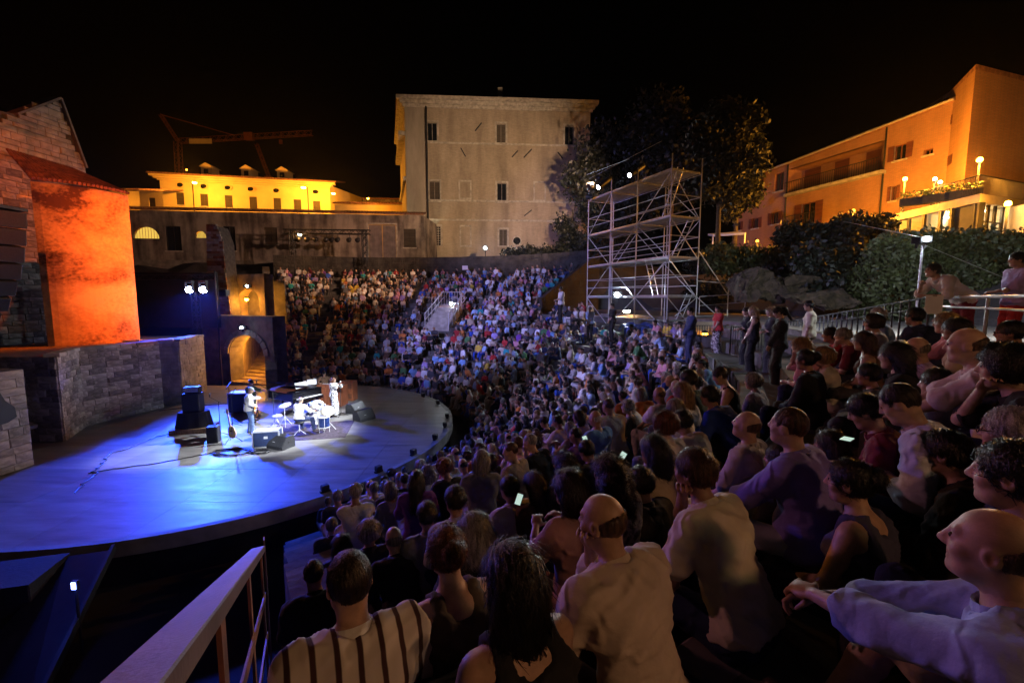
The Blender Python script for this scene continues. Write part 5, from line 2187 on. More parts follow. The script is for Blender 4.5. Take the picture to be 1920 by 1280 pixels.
street_lamp(at(1837, 300, 24.5), 'globe lamp on a pole standing on the pavilion roof terrace', zf, 4200, strength=180, r=.13)
street_lamp(at(1697, 336, 28.6), 'globe lamp by the shuttered window at the left end of the terrace', zf, 2800, strength=140, r=.12)
street_lamp(at(1890, 382, 22.0), 'globe lamp in front of the lit pavilion windows', 7.2, 1500, strength=180, r=.13)
for px, py, e in ((1763, 342, 60), (1753, 336, 30)):
    q = at(px, py, 26.5)
    street_lamp(q, 'small table lamp glowing on the roof terrace' if e == 60 else 'pale small globe beside the brighter table lamp', zf, e, strength=60, r=.1, col=(1, .7, .3), group='table lamps on the roof terrace')
# planters on the terrace
for k, (px, py) in enumerate(((1715, 370), (1760, 362), (1812, 350))):
    q = at(px, py, 25.5 + (1 - k) * .9)
    pt = empty('planter', (q.x, q.y, zf), label=['long planter of shrubs by the left end of the roof terrace', 'long planter of shrubs in the middle of the roof terrace', 'long planter of shrubs under the terrace pole lamp'][k], cat='planter', group='planters on the roof terrace')
    MB().box((q.x, q.y, zf + .22), (1.3, .4, .44), R(-45)).build('trough', m_iron, pt)
    lv = MB()
    for j in range(160):
        c = Vector((q.x, q.y, zf + .55)) + Matrix.Rotation(R(-45), 3, 'Z') @ Vector((rng.uniform(-.65, .65), rng.uniform(-.25, .25), rng.uniform(-.12, .3)))
        v1 = Vector((rng.gauss(0, 1), rng.gauss(0, 1), rng.gauss(0, 1))).normalized() * .07
        v2 = v1.cross(Vector((rng.gauss(0, 1), rng.gauss(0, 1), 1))).normalized() * .05
        lv.add([c - v1, c + v2, c + v1, c - v2], [(0, 1, 2, 3)])
    lv.build('foliage', mat('leaf_bright', (.09, .12, .03), .6, var=.4, scale=8, bump=0), pt)

# ================================================================ vegetation
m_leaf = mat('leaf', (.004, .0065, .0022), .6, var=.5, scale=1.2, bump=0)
m_leaf2 = mat('leaf_olive', (.05, .06, .018), .6, var=.5, scale=1.5, bump=0)
m_bark = mat('bark', (.06, .045, .03), .9, var=.4, scale=6, bump=.6)


def leaves(lobes, n, size, seed=1):
    """Leaf-sized quads spread through overlapping lobes, denser toward each lobe's shell, in clumps with gaps."""
    r = np.random.RandomState(seed)
    lobes = np.array(lobes, float)
    vol = (lobes[:, 3] * lobes[:, 4] * lobes[:, 5]) ** .7
    li = r.choice(len(lobes), n // 6, p=vol / vol.sum())
    dirs = r.normal(size=(n // 6, 3))
    dirs /= np.linalg.norm(dirs, axis=1)[:, None]
    rad = r.uniform(.35, 1.05, n // 6) ** .5
    cl = lobes[li, :3] + dirs * rad[:, None] * lobes[li, 3:6]
    c = np.repeat(cl, 6, 0) + r.normal(size=(len(cl) * 6, 3)) * size * 1.3
    a = r.normal(size=c.shape)
    a /= np.linalg.norm(a, axis=1)[:, None]
    b = np.cross(a, r.normal(size=c.shape))
    b /= np.linalg.norm(b, axis=1)[:, None]
    s = size * r.uniform(.6, 1.3, len(c))[:, None]
    V = np.stack([c - a * s, c + b * s * .55, c + a * s, c - b * s * .55], 1).reshape(-1, 3)
    Q = np.arange(len(V)).reshape(-1, 4)
    return V, Q


def foliage(name, lobes, n, size, m, parent, seed):
    V, Q = leaves(lobes, n, size, seed)
    me = mesh_from(name, [(V, Q)], m)
    me.polygons.foreach_set('use_smooth', np.zeros(len(Q), dtype=bool))
    o = bpy.data.objects.new(name, me)
    COL.objects.link(o)
    o.parent = parent
    if parent is not None:
        o.matrix_parent_inverse = parent_inv(parent)
    return o


def tree(base, h, r, label, n=5000, size=.16, m=None, seed=1, lobes=9, group='trees round the theatre', trunk_r=.2, low=.35):
    base = Vector(base)
    t = empty('tree', base, label=label, cat='tree', group=group)
    rr_ = random.Random(seed)
    tm = MB()
    top = base + Vector((rr_.uniform(-.3, .3), 0, h * .6))
    mid = base.lerp(top, .5) + Vector((rr_.uniform(-.2, .2), rr_.uniform(-.2, .2), 0))
    tm.tube(base, mid, trunk_r, trunk_r * .75, 8)
    tm.tube(mid, top, trunk_r * .75, trunk_r * .4, 8)
    L = []
    for k in range(lobes):
        a = rr_.uniform(0, 2 * PI)
        zz = h * rr_.uniform(low, .95)
        wr_ = r * (1 - .5 * abs(zz / h - .6) * 1.6) * rr_.uniform(.3, .75)
        c = base + Vector((math.cos(a) * wr_, math.sin(a) * wr_, zz))
        s = r * rr_.uniform(.35, .55)
        L.append((c.x, c.y, c.z, s, s, s * rr_.uniform(.7, 1.0)))
        st = base.lerp(top, rr_.uniform(.4, .95))
        tm.tube(st, c, trunk_r * .3, trunk_r * .08, 6)
    tm.build('trunk', m_bark, t)
    foliage('crown', L, n, size, m or m_leaf, t, seed)
    return t


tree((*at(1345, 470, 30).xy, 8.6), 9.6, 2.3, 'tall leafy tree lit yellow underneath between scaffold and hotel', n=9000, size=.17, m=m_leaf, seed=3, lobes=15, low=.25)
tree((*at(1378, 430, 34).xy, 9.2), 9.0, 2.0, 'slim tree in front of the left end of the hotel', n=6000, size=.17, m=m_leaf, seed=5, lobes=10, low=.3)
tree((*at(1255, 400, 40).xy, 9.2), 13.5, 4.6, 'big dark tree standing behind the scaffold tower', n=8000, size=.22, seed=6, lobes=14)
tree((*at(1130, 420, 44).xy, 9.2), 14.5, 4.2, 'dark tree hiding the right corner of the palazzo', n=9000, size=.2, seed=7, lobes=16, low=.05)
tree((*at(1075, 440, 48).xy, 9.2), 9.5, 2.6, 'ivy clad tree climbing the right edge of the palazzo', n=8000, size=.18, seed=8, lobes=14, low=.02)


def hedge(x0, x1, ytop, ybot, y, depth, label, seed, n, m=None, size=.13, name='hedge', wob=.25):
    a, b = at(x0, ybot, y), at(x1, ybot, y)
    tz = at((x0 + x1) / 2, ytop, y).z
    c = (a + b) / 2
    h = empty(name, (c.x, c.y, a.z), label=label, cat='hedge' if name == 'hedge' else 'bush', group='bushes on the bank')
    rr_ = random.Random(seed)
    L = []
    W = b.x - a.x
    H = tz - a.z
    s = min(H * .5, 1.1)
    k = max(3, int(W / s * 1.4))
    for i in range(k):
        for j in range(max(1, int(H / s))):
            L.append((a.x + W * (i + .5) / k + rr_.uniform(-.1, .1), y + rr_.uniform(-.5, .5) * depth, a.z + s * .45 + (H - s) * (j / max(1, int(H / s) - 1) if int(H / s) > 1 else .5) + rr_.uniform(-wob, wob) * .6, s * .75, depth * .6, s * .62))
    st = MB()
    for q in L[::3]:
        st.tube((q[0], q[1], a.z - .5), (q[0], q[1], q[2]), .04, .015, 5)
    st.build('stems', m_bark, h)
    foliage('foliage', L, n, size, m or m_leaf, h, seed)
    return h


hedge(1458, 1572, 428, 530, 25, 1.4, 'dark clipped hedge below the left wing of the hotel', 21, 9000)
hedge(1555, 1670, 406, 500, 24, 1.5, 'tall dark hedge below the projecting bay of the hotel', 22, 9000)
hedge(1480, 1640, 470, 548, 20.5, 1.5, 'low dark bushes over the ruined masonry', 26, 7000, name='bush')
hedge(1620, 1780, 442, 600, 18.5, 1.6, 'bush bleached by the white floodlight on the post', 23, 16000, m=m_leaf2, name='bush', size=.1)
hedge(1760, 1885, 440, 600, 17.8, 1.6, 'yellow green bush at the corner of the brick bank wall', 24, 14000, m=m_leaf2, name='bush', size=.1)
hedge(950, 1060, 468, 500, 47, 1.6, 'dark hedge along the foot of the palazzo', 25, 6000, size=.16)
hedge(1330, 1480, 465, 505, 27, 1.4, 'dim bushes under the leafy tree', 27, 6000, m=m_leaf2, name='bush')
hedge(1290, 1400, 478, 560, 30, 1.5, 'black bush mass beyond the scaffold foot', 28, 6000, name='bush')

# white canopy / lit path with parked awning under the trees
aw = empty('awning', tuple(at(1370, 470, 33)), label='white awning frame catching lamplight below the hotel windows', cat='awning')
p0, p1 = at(1337, 440, 34), at(1397, 436, 32)
MB().prism([p0, p1, p1 + Vector((0, 0, -.15)), p0 + Vector((0, 0, -.15))], (.4, 1.8, .35)).build('canopy', m_white_paint, aw)
for p in (p0, p1):
    rod('post', (p.x, p.y, 8.6), p, .05, m_white_paint, aw)
street_lamp(at(1420, 452, 31.0), 'low lamp hidden among bushes below the hotel', 7.2, 350, strength=8, r=.1)
street_lamp(at(1600, 395, 29.5), 'lamp hidden behind the hedge lighting the hotel wall', 7.2, 4500, strength=8, r=.1)
street_lamp(at(1345, 462, 29.0), 'lamp glow low beside the leafy tree trunk', 7.2, 60, strength=8, r=.1)

# brick bank wall at the far right and ruins on the bank
bkw = empty('bank_wall', tuple(at(1900, 560, 17)), label='lamplit brick retaining wall at the right edge behind the bushes', cat='wall')
A, B = (at(1872, 540, 18.5).x, 18.5), (at(2020, 540, 17).x, 17.0)
mb = MB()
P = wall_openings(mb, A, B, 4.2, 7.7, [], .2)
mb.build('wall', m_hb, bkw, uv=(1, 0))
band(bkw, P, 0, 5, 7.7, 7.85, .08, m_lime2, 'coping')


def rock(name, pts, depth, label, m, seed, root=None):
    """Irregular mass of old concrete masonry from its outline, with real thickness and a broken surface."""
    c = sum((Vector(p) for p in pts), Vector()) / len(pts)
    o = empty(name, c, label=label, cat='ruin')
    bm = bmesh.new()
    r = random.Random(seed)
    f0 = [bm.verts.new(Vector(p)) for p in pts]
    f1 = [bm.verts.new(c + (Vector(p) - c) * .8 + Vector((0, depth, .1))) for p in pts]
    bm.faces.new(f0)
    bm.faces.new(f1[::-1])
    n = len(pts)
    for i in range(n):
        bm.faces.new((f0[(i + 1) % n], f0[i], f1[i], f1[(i + 1) % n]))
    bmesh.ops.triangulate(bm, faces=bm.faces[:])
    for q in range(3):
        bmesh.ops.subdivide_edges(bm, edges=bm.edges[:], cuts=1, use_grid_fill=True)
        bmesh.ops.triangulate(bm, faces=[f for f in bm.faces if len(f.verts) > 3])
        for v in bm.verts:
            v.co += Vector((r.uniform(-1, 1), r.uniform(-1, 1), r.uniform(-1, 1))) * .22 / (q + 1)
    bmesh.ops.recalc_face_normals(bm, faces=bm.faces[:])
    me = bpy.data.meshes.new('masonry')
    bm.to_mesh(me)
    bm.free()
    me.materials.append(m)
    q = bpy.data.objects.new('masonry', me)
    COL.objects.link(q)
    q.parent = o
    q.matrix_parent_inverse = parent_inv(o)
    return o


m_rubble = mat('rubble_concrete', (.05, .033, .019), .95, var=.5, scale=5, bump=.9, bscale=22, bdist=.05)
rock('ruined_core', [at(x, y, 19.5) for x, y in ((1398, 562), (1400, 520), (1420, 506), (1455, 512), (1472, 552), (1466, 566))], 1.6, 'rounded lump of ruined Roman masonry on the bank', m_rubble, 2)
rock('ruined_slab', [at(x, y, 18.0) for x, y in ((1488, 556), (1606, 551), (1606, 570), (1560, 578), (1530, 572))], 1.4, 'flat overhanging slab of ruined masonry lit orange', m_rubble, 3)
rock('ruined_slab', [at(x, y, 19.5) for x, y in ((1470, 545), (1475, 520), (1600, 526), (1602, 548))], 1.4, 'dark block of ruined masonry above the lit slab', m_rubble, 4)

# ================================================================ stage
def floor_at(px, py, z=0.0):
    d = ray(px, py)
    t = (z - CAM_Z) / d[2]
    return Vector((d[0] * t, d[1] * t, z))


def stage_outline():
    pts = []
    for k in range(-90, 91, 3):
        pts.append((CX + R_STAGE * math.cos(R(k)), CY + R_STAGE * math.sin(R(k))))
    pts += [(-18.4, CY + R_STAGE), (-18.4, CY - R_STAGE)]
    return pts


def clip_poly(poly, x0, x1, y0, y1):
    def cl(P, f, g):
        out = []
        for i in range(len(P)):
            a, b = P[i], P[(i + 1) % len(P)]
            fa, fb = f(a), f(b)
            if fa >= 0:
                out.append(a)
            if (fa >= 0) != (fb >= 0):
                t = fa / (fa - fb)
                out.append((a[0] + (b[0] - a[0]) * t, a[1] + (b[1] - a[1]) * t))
        return out
    for f in (lambda p: p[0] - x0, lambda p: x1 - p[0], lambda p: p[1] - y0, lambda p: y1 - p[1]):
        poly = cl(poly, f, None)
        if len(poly) < 3:
            return []
    return poly


def deck_mat():
    m, nt, b = _nodes('stage_deck')
    N, L = nt.nodes, nt.links
    ge = N.new('ShaderNodeNewGeometry')
    mp = N.new('ShaderNodeMapping')
    mp.inputs['Rotation'].default_value = (0, 0, R(25))
    mp.inputs['Scale'].default_value = (.5, 2.6, 1)
    L.new(ge.outputs['Position'], mp.inputs['Vector'])
    n1 = N.new('ShaderNodeTexNoise')
    n1.inputs['Scale'].default_value = 1.3
    n1.inputs['Detail'].default_value = 9
    n1.inputs['Roughness'].default_value = .68
    L.new(mp.outputs[0], n1.inputs['Vector'])
    oi = N.new('ShaderNodeObjectInfo')
    ad = N.new('ShaderNodeMath')
    ad.operation = 'MULTIPLY_ADD'
    ad.inputs[1].default_value = .14
    L.new(oi.outputs['Random'], ad.inputs[0])
    L.new(n1.outputs['Fac'], ad.inputs[2])
    rp = N.new('ShaderNodeValToRGB')
    e = rp.color_ramp.elements
    e[0].position, e[0].color = .35, (.09, .085, .085, 1)
    e[1].position, e[1].color = .8, (.27, .26, .255, 1)
    L.new(ad.outputs[0], rp.inputs['Fac'])
    L.new(rp.outputs[0], b.inputs['Base Color'])
    r2 = N.new('ShaderNodeMapRange')
    r2.inputs['To Min'].default_value = .28
    r2.inputs['To Max'].default_value = .62
    L.new(n1.outputs['Fac'], r2.inputs['Value'])
    L.new(r2.outputs[0], b.inputs['Roughness'])
    bp = N.new('ShaderNodeBump')
    bp.inputs['Strength'].default_value = .12
    bp.inputs['Distance'].default_value = .01
    L.new(n1.outputs['Fac'], bp.inputs['Height'])
    L.new(bp.outputs[0], b.inputs['Normal'])
    return m


m_deck = deck_mat()
stg = empty('stage', (CX, CY, -1), label='round timber stage glowing blue at the foot of the tiers', cat='stage')
OUT = stage_outline()
for i in range(8):
    for j in range(8):
        x0, y0 = -18.5 + i * 2.0, CY - R_STAGE - .05 + j * 2.13
        pl = clip_poly(OUT, x0 + .004, x0 + 1.996, y0 + .004, y0 + 2.126)
        if len(pl) >= 3:
            z = rng.uniform(-.003, 0)
            MB().prism([(p[0], p[1], -.03 + z) for p in pl], (0, 0, .03)).build('deck_panel', m_deck, stg)
rim = MB()
fas = MB()
n = len(OUT) - 2
for k in range(n - 1):
    a, b = OUT[k], OUT[k + 1]
    ua, ub = [Vector((p[0] - CX, p[1] - CY, 0)).normalized() for p in (a, b)]
    A_, B_ = Vector((*a, 0)), Vector((*b, 0))
    rim.add([A_ + Vector((0, 0, .012)), B_ + Vector((0, 0, .012)), B_ + ub * .16 + Vector((0, 0, .012)), A_ + ua * .16 + Vector((0, 0, .012)),
             A_ + ua * .16 + Vector((0, 0, -.34)), B_ + ub * .16 + Vector((0, 0, -.34)), B_ + ub * .05 + Vector((0, 0, -.34)), A_ + ua * .05 + Vector((0, 0, -.34))],
            [(0, 3, 2, 1), (3, 4, 5, 2), (4, 7, 6, 5)])
    fas.add([A_ + ua * .04 + Vector((0, 0, -.34)), B_ + ub * .04 + Vector((0, 0, -.34)), B_ + ub * .04 + Vector((0, 0, -1.05)), A_ + ua * .04 + Vector((0, 0, -1.05))], [(0, 1, 2, 3)])
rim.build('stage_rim', mat('rim_plaster', (.24, .235, .23), .7, var=.3, scale=2, bump=.3), stg)
a, b = OUT[0], OUT[-1]
fas.add([(a[0], a[1] + .02, -.03), (b[0], b[1] + .02, -.03), (b[0], b[1] + .02, -1.05), (a[0], a[1] + .02, -1.05)], [(0, 1, 2, 3)])
fas.build('fascia', m_blackcloth, stg)
MB().prism([(p[0] + (CX - p[0]) * .004, p[1] + (CY - p[1]) * .004, -.06) for p in OUT], (0, 0, .02)).build('underdeck', m_black, stg)

# footlights along the rim
FOOT = [(605, 918), (702, 882), (767, 851), (811, 823), (834, 800), (840, 783), (822, 757), (792, 744)]
names = ['nearest to the handrail', 'second from the handrail end', 'third from the handrail end', 'fourth from the handrail end', 'at the widest bulge of the stage', 'just past the widest bulge of the stage', 'on the far curve of the stage', 'farthest round the stage curve']
for k, (px, py) in enumerate(FOOT):
    q = floor_at(px, py)
    v = Vector((q.x - CX, q.y - CY, 0)).normalized()
    q = Vector((CX, CY, 0)) + v * (R_STAGE - .08)
    f = empty('footlight', q, math.atan2(v.y, v.x), label='small black footlight on the stage rim, ' + names[k], cat='stage light', group='footlights along the stage rim')
    MB().box((0, 0, .12), (.16, .2, .16)).build('housing', m_black, f, bevel=.02, world=False)
    MB().box((-.085, 0, .13), (.012, .15, .11)).build('lens', m_glass_dark, f, world=False)
    MB().box((0, 0, .025), (.1, .26, .05)).build('bracket', m_black, f, world=False)

# ---------------------------------------------------------------- helpers for people with their own look
FACTS = {}


def make_person(name, label, pose, loc, rz, skin=0, hair=('short', 'brown'), top=('white', .7), bottom=('grey', 'trousers'), scale=1.0, fine=True, group=None, h=.013, shoes=(.04, .025, .02), hh=.006, **kw):
    """A single figure with body, shirt, trousers, shoes and hair of its own."""
    po = dict(POSES[pose])
    po.update(kw)
    J, parts = build_body(po, h, hh, fine)
    o = bpy.data.objects.new(name, mesh_from('body', parts, M_SKIN))
    COL.objects.link(o)
    o.color = (*(SKINS[skin] if isinstance(skin, int) else skin), 1)
    o.location = loc
    o.rotation_euler = (0, 0, rz)
    o.scale = (scale,) * 3
    tag(o, label, 'person', group)
    if top:
        strap = top[1] == 'strap'
        me = mesh_from('shirt', build_top(J, po, h, .7 if strap else top[1], strap=strap, seed=abs(hash(label)) % 97 if False else len(label)), top[2] if len(top) > 2 else M_PLAIN)
        so = place_part('shirt' if not strap else 'sleeveless_top', me, o, CLOTHS.get(top[0], (.5, .5, .5)) if isinstance(top[0], str) else top[0])
        if not strap:
            nk = J['neck'] + J['B'] @ v3(0, .004, -.004)
            Mc = Matrix([list(q_) for q_ in rot(0, po['lean2'] * .6 + .25)])
            cm = MB().lathe([(.064, -.028), (.083, -.030), (.079, .012), (.070, .034), (.064, .030)], Vector(nk), 18, Mc)
            c_me = bpy.data.meshes.new('collar')
            c_me.from_pydata([tuple(q_) for q_ in cm.v], [], cm.f)
            c_me.materials.append(M_PLAIN)
            place_part('collar', c_me, so, tuple(so.color)[:3])
    if bottom:
        place_part(bottom[1], mesh_from(bottom[1], build_bottom(J, po, h, bottom[1]), M_PLAIN if len(bottom) < 3 else bottom[2]), o, CLOTHS[bottom[0]] if isinstance(bottom[0], str) else bottom[0])
    if shoes:
        place_part('shoes', mesh_from('shoes', build_shoes(J), M_SHOE), o, shoes)
    if hair:
        hair_on(o, J, hair[0], HAIRS.get(hair[1], (.05, .05, .05)) if isinstance(hair[1], str) else hair[1], True)
    eyes(o, J)
    if kw.get('glasses') or po.get('glasses'):
        spectacles(o, J)
    return o, J


def eyes(o, J):
    if 'eye_mesh' not in MATS:
        mb = MB()
        for s in (1, -1):
            mb.lathe([(.002, -.0115), (.0085, -.008), (.0118, 0), (.0085, .008), (.002, .0115)], (s * .031, .0845, .0135), 8)
        me = bpy.data.meshes.new('eyes')
        me.from_pydata([tuple(p) for p in mb.v], [], mb.f)
        me.materials.append(mat('eye', (.035, .028, .025), .15, var=.5, scale=40, bump=0))
        MATS['eye_mesh'] = me
    place_part('eyes', MATS['eye_mesh'], o, (1, 1, 1), tuple(J['head']), J['H']).scale = (HS,) * 3


def spectacles(o, J):
    mb = MB()
    for s in (1, -1):
        for k in range(10):
            a0, a1 = 2 * PI * k / 10, 2 * PI * (k + 1) / 10
            mb.tube((s * .033 + .023 * math.cos(a0), .108, .012 + .018 * math.sin(a0)), (s * .033 + .023 * math.cos(a1), .108, .012 + .018 * math.sin(a1)), .0028, n=5)
        mb.tube((s * .056, .108, .016), (s * .080, .085, .016), .0028, n=5)
        mb.tube((s * .080, .085, .016), (s * .084, -.005, .014), .0028, n=5)
    mb.tube((-.01, .110, .014), (.01, .110, .014), .0028, n=5)
    me = bpy.data.meshes.new('glasses')
    me.from_pydata([tuple(p) for p in mb.v], [], mb.f)
    me.materials.append(m_black)
    place_part('glasses', me, o, (1, 1, 1), tuple(J['head']), J['H']).scale = (HS,) * 3


# ---------------------------------------------------------------- instruments
m_gloss = mat('black_lacquer', (.006, .006, .008), .12, var=.2, scale=4, bump=0, spec=.7)
m_sunburst = mat('sunburst_lacquer', (.55, .20, .03), .2, var=.5, scale=7, bump=0, spec=.6)
m_maple = mat('maple', (.62, .42, .20), .4, var=.25, scale=5, bump=.05, stretch=(6, 1, 1))
m_organ = mat('walnut', (.22, .07, .03), .4, var=.35, scale=3, bump=.08, stretch=(6, 6, 1))
m_grille = mat('speaker_grille', (.02, .022, .028), .75, var=.4, scale=30, bump=.6, bscale=180)
m_tolex = mat('black_vinyl', (.015, .016, .02), .55, var=.3, scale=20, bump=.3, bscale=150)
m_chrome = mat('chrome', (.75, .76, .78), .25, metal=.4, var=.1, scale=5, bump=0)
m_brass = mat('cymbal_bronze', (.66, .62, .50), .3, metal=.35, var=.2, scale=12, bump=.1)
m_rug = mat('dark_rug', (.05, .035, .06), .95, var=.5, scale=9, bump=.4)


def guitar_parts(root, M, m_body):
    """Electric guitar in its own frame: body near the origin, neck along +X, face towards -Y."""
    def T(p):
        return M @ Vector(p)
    out = []
    for k in range(26):
        a = 2 * PI * k / 26
        r = .165 + .035 * math.cos(2 * a) - .03 * math.cos(a)
        out.append((-.05 + 1.18 * r * math.cos(a), .0, r * math.sin(a)))
    mb = MB()
    mb.prism([T((x, -.022, z)) for x, _, z in out], (M.to_3x3() @ Vector((0, .045, 0))))
    mb.build('guitar_body', m_body, root, bevel=.006)
    MB().beam(T((.05, -.03, 0)), T((.62, -.03, 0)), .05, .022, up=M.to_3x3() @ Vector((0, 1, 0))).build('neck', m_maple, root)
    MB().prism([T((.62, -.035, -.03)), T((.66, -.035, -.045)), T((.80, -.035, -.03)), T((.80, -.035, .03)), T((.66, -.035, .045)), T((.62, -.035, .03))], M.to_3x3() @ Vector((0, .016, 0))).build('headstock', m_maple, root)
    for x in (-.03, .06):
        MB().beam(T((x, -.03, -.04)), T((x, -.03, .04)), .03, .012, up=M.to_3x3() @ Vector((0, 1, 0))).build('pickup', m_black, root)
    MB().beam(T((-.12, -.03, -.045)), T((-.12, -.03, .045)), .03, .014, up=M.to_3x3() @ Vector((0, 1, 0))).build('bridge', m_chrome, root)


def wedge(p, rz, label, s=1.0, group='floor monitors'):
    w = empty('floor_monitor', p, rz, label=label, cat='stage monitor', group=group)
    prof = [(-.3 * s, 0), (.3 * s, 0), (.3 * s, .12 * s), (.05 * s, .46 * s), (-.22 * s, .46 * s), (-.3 * s, .3 * s)]
    MB().prism([(-.4 * s, y, z) for y, z in prof], (.8 * s, 0, 0)).build('cabinet', m_tolex, w, world=False, bevel=.008)
    a, b = Vector((0, .302 * s, .125 * s)), Vector((0, .058 * s, .455 * s))
    g = MB()
    nrm = Vector((0, .34, .25)).normalized() * .012
    g.prism([Vector((-.37 * s, a.y, a.z)) + nrm, Vector((.37 * s, a.y, a.z)) + nrm, Vector((.37 * s, b.y, b.z)) + nrm, Vector((-.37 * s, b.y, b.z)) + nrm], -nrm * .8)
    g.build('grille', m_grille, w, world=False)
    for sx in (-1, 1):
        MB().box((sx * .405 * s, -.05 * s, .25 * s), (.012, .14 * s, .07 * s)).build('handle', m_black, w, world=False)
    c = a.lerp(b, .35)
    MB().box((.1 * s, c.y + nrm.x, c.z + .016), (.1 * s, .01, .05 * s), M=Matrix.Rotation(R(-50), 3, 'X')).build('badge', m_chrome, w, world=False)
    return w


def mic_stand(p, h, label, boom=None, group='microphone stands', mic=True):
    p = Vector(p)
    s = empty('microphone_stand', p, label=label, cat='microphone stand', group=group)
    for k in range(3):
        a = 2 * PI * k / 3 + .5
        rod('leg', p + Vector((0, 0, .16)), p + Vector((.3 * math.cos(a), .3 * math.sin(a), .015)), .011, m_black, s, 6)
    rod('pole', p + Vector((0, 0, .12)), p + Vector((0, 0, h)), .012, m_black, s, 6)
    t = p + Vector((0, 0, h))
    if boom is not None:
        e = t + Vector(boom)
        rod('boom_arm', t - Vector(boom) * .3, e, .009, m_black, s, 6)
        t = e
    if mic:
        rod('microphone', t, t + Vector((.03, -.02, .12)), .02, m_black, s, 8)
        MB().lathe([(.012, -.03), (.028, 0), (.02, .028)], t + Vector((.035, -.022, .14)), 10).build('mic_head', m_chrome, s, smooth=True)
    return s


def music_stand(p, h, rz, label):
    p = Vector(p)
    s = empty('music_stand', p, label=label, cat='music stand', group='music stands')
    for k in range(3):
        a = 2 * PI * k / 3
        rod('leg', p + Vector((0, 0, .25)), p + Vector((.28 * math.cos(a), .28 * math.sin(a), .01)), .01, m_black, s, 6)
    rod('pole', p + Vector((0, 0, .2)), p + Vector((0, 0, h)), .011, m_black, s, 6)
    M = Matrix.Rotation(rz, 3, 'Z') @ Matrix.Rotation(R(-35), 3, 'X')
    MB().box(p + Vector((0, 0, h + .1)), (.5, .02, .34), M=M).build('desk', m_black, s)
    MB().box(p + M @ Vector((0, -.016, .015)) + Vector((0, 0, h + .1)), (.42, .006, .28), M=M).build('sheet_music', m_paper, s)
    return s


# backline amplifier stack on a draped riser
q = floor_at(366, 806)
am = empty('amplifier_stack', q, R(12), label='tall black amplifier stack on a draped riser at the left of the band', cat='amplifier')
MB().box((0, 0, .1), (1.5, 1.2, .2)).build('riser', mat('plywood', (.34, .20, .10), .7, var=.3, scale=4, bump=.1, stretch=(5, 1, 1)), am, world=False)
dr = MB()
n = 40
for k in range(n):
    t0, t1 = 2 * PI * k / n, 2 * PI * (k + 1) / n
    f = lambda t, r, z: ((.62 + .03 * math.sin(9 * t)) * r * math.cos(t) * 1.05, (.5 + .03 * math.sin(7 * t + 1)) * r * math.sin(t), z)
    dr.add([f(t0, 1.1, .2), f(t1, 1.1, .2), f(t1, .9, .88), f(t0, .9, .88)], [(0, 1, 2, 3)])
    dr.add([f(t0, .9, .88), f(t1, .9, .88), (0, 0, .9)], [(0, 1, 2)])
dr.build('drape', m_blackcloth, am, world=False)
cb = MB().box((0, 0, 1.3), (.68, .5, .82)).build('cabinet', m_tolex, am, bevel=.02, world=False)
MB().box((0, .255, 1.28), (.58, .01, .7)).build('grille', m_grille, cb, world=False)
MB().box((0, -.255, 1.28), (.58, .012, .68)).build('back_panel', m_black, cb, world=False)
hd = MB().box((.02, 0, 1.86), (.62, .34, .27)).build('amplifier_head', m_tolex, am, bevel=.015, world=False)
MB().box((.02, -.175, 1.87), (.56, .01, .18)).build('control_panel', m_chrome, hd, world=False)
for k in range(6):
    MB().tube((-.2 + k * .08, -.18, 1.88), (-.2 + k * .08, -.205, 1.88), .014).build('knob', m_black, hd, world=False)
MB().tube((-.15, 0, 2.03), (.15, 0, 2.03), .018).build('handle', m_black, hd, world=False)

am.scale = (.88,) * 3
q = floor_at(402, 828)
sb = empty('small_amplifier', q, R(15), label='small black box amplifier standing beside the draped riser', cat='amplifier')
MB().box((0, 0, .3), (.36, .34, .6)).build('cabinet', m_tolex, sb, bevel=.015, world=False)
MB().box((0, -.175, .28), (.3, .01, .48)).build('grille', m_grille, sb, world=False)
MB().tube((-.1, 0, .62), (.1, 0, .62), .014).build('handle', m_black, sb, world=False)

mic_stand(floor_at(414, 818), 1.35, 'microphone stand between the amplifier stack and the stand guitar', boom=(-.25, -.1, .2))
mic_stand(floor_at(437, 800), 1.3, 'bare stand close behind the stand guitar', boom=(.1, .2, .3), mic=False)
# guitar on its stand
q = floor_at(436, 829)
gs = empty('guitar_on_stand', q, label='honey coloured guitar resting on a floor stand', cat='guitar')
for k in range(3):
    a = 2 * PI * k / 3 + .3
    rod('stand_leg', q + Vector((0, 0, .3)), q + Vector((.32 * math.cos(a), .32 * math.sin(a), .01)), .012, m_black, gs, 6)
rod('stand_post', q + Vector((0, .08, .2)), q + Vector((-.06, .12, .95)), .012, m_black, gs, 6)
Mg = Matrix.Translation(q + Vector((.02, -.04, .48))) @ Matrix.Rotation(R(-98), 4, 'Y') @ Matrix.Rotation(R(0), 4, 'X')
guitar_parts(gs, Mg, m_maple)
music_stand(floor_at(432, 772), 1.15, R(-60), 'music stand by the bassist at the back left')

# draped keyboard case behind the guitarist
q = floor_at(456, 771)
kc = empty('road_case', q, R(8), label='tall black road case with pale lid behind the guitarist', cat='road case')
MB().box((0, 0, .45), (.95, .6, .86)).build('case', m_tolex, kc, bevel=.012, world=False)
MB().box((0, 0, .905), (.99, .64, .05)).build('lid', m_alu, kc, world=False)
for sx in (-1, 1):
    for sy in (-1, 1):
        MB().beam((sx * .478, sy * .303, .03), (sx * .478, sy * .303, .88), .035, .035).build('corner_edge', m_alu, kc, world=False)

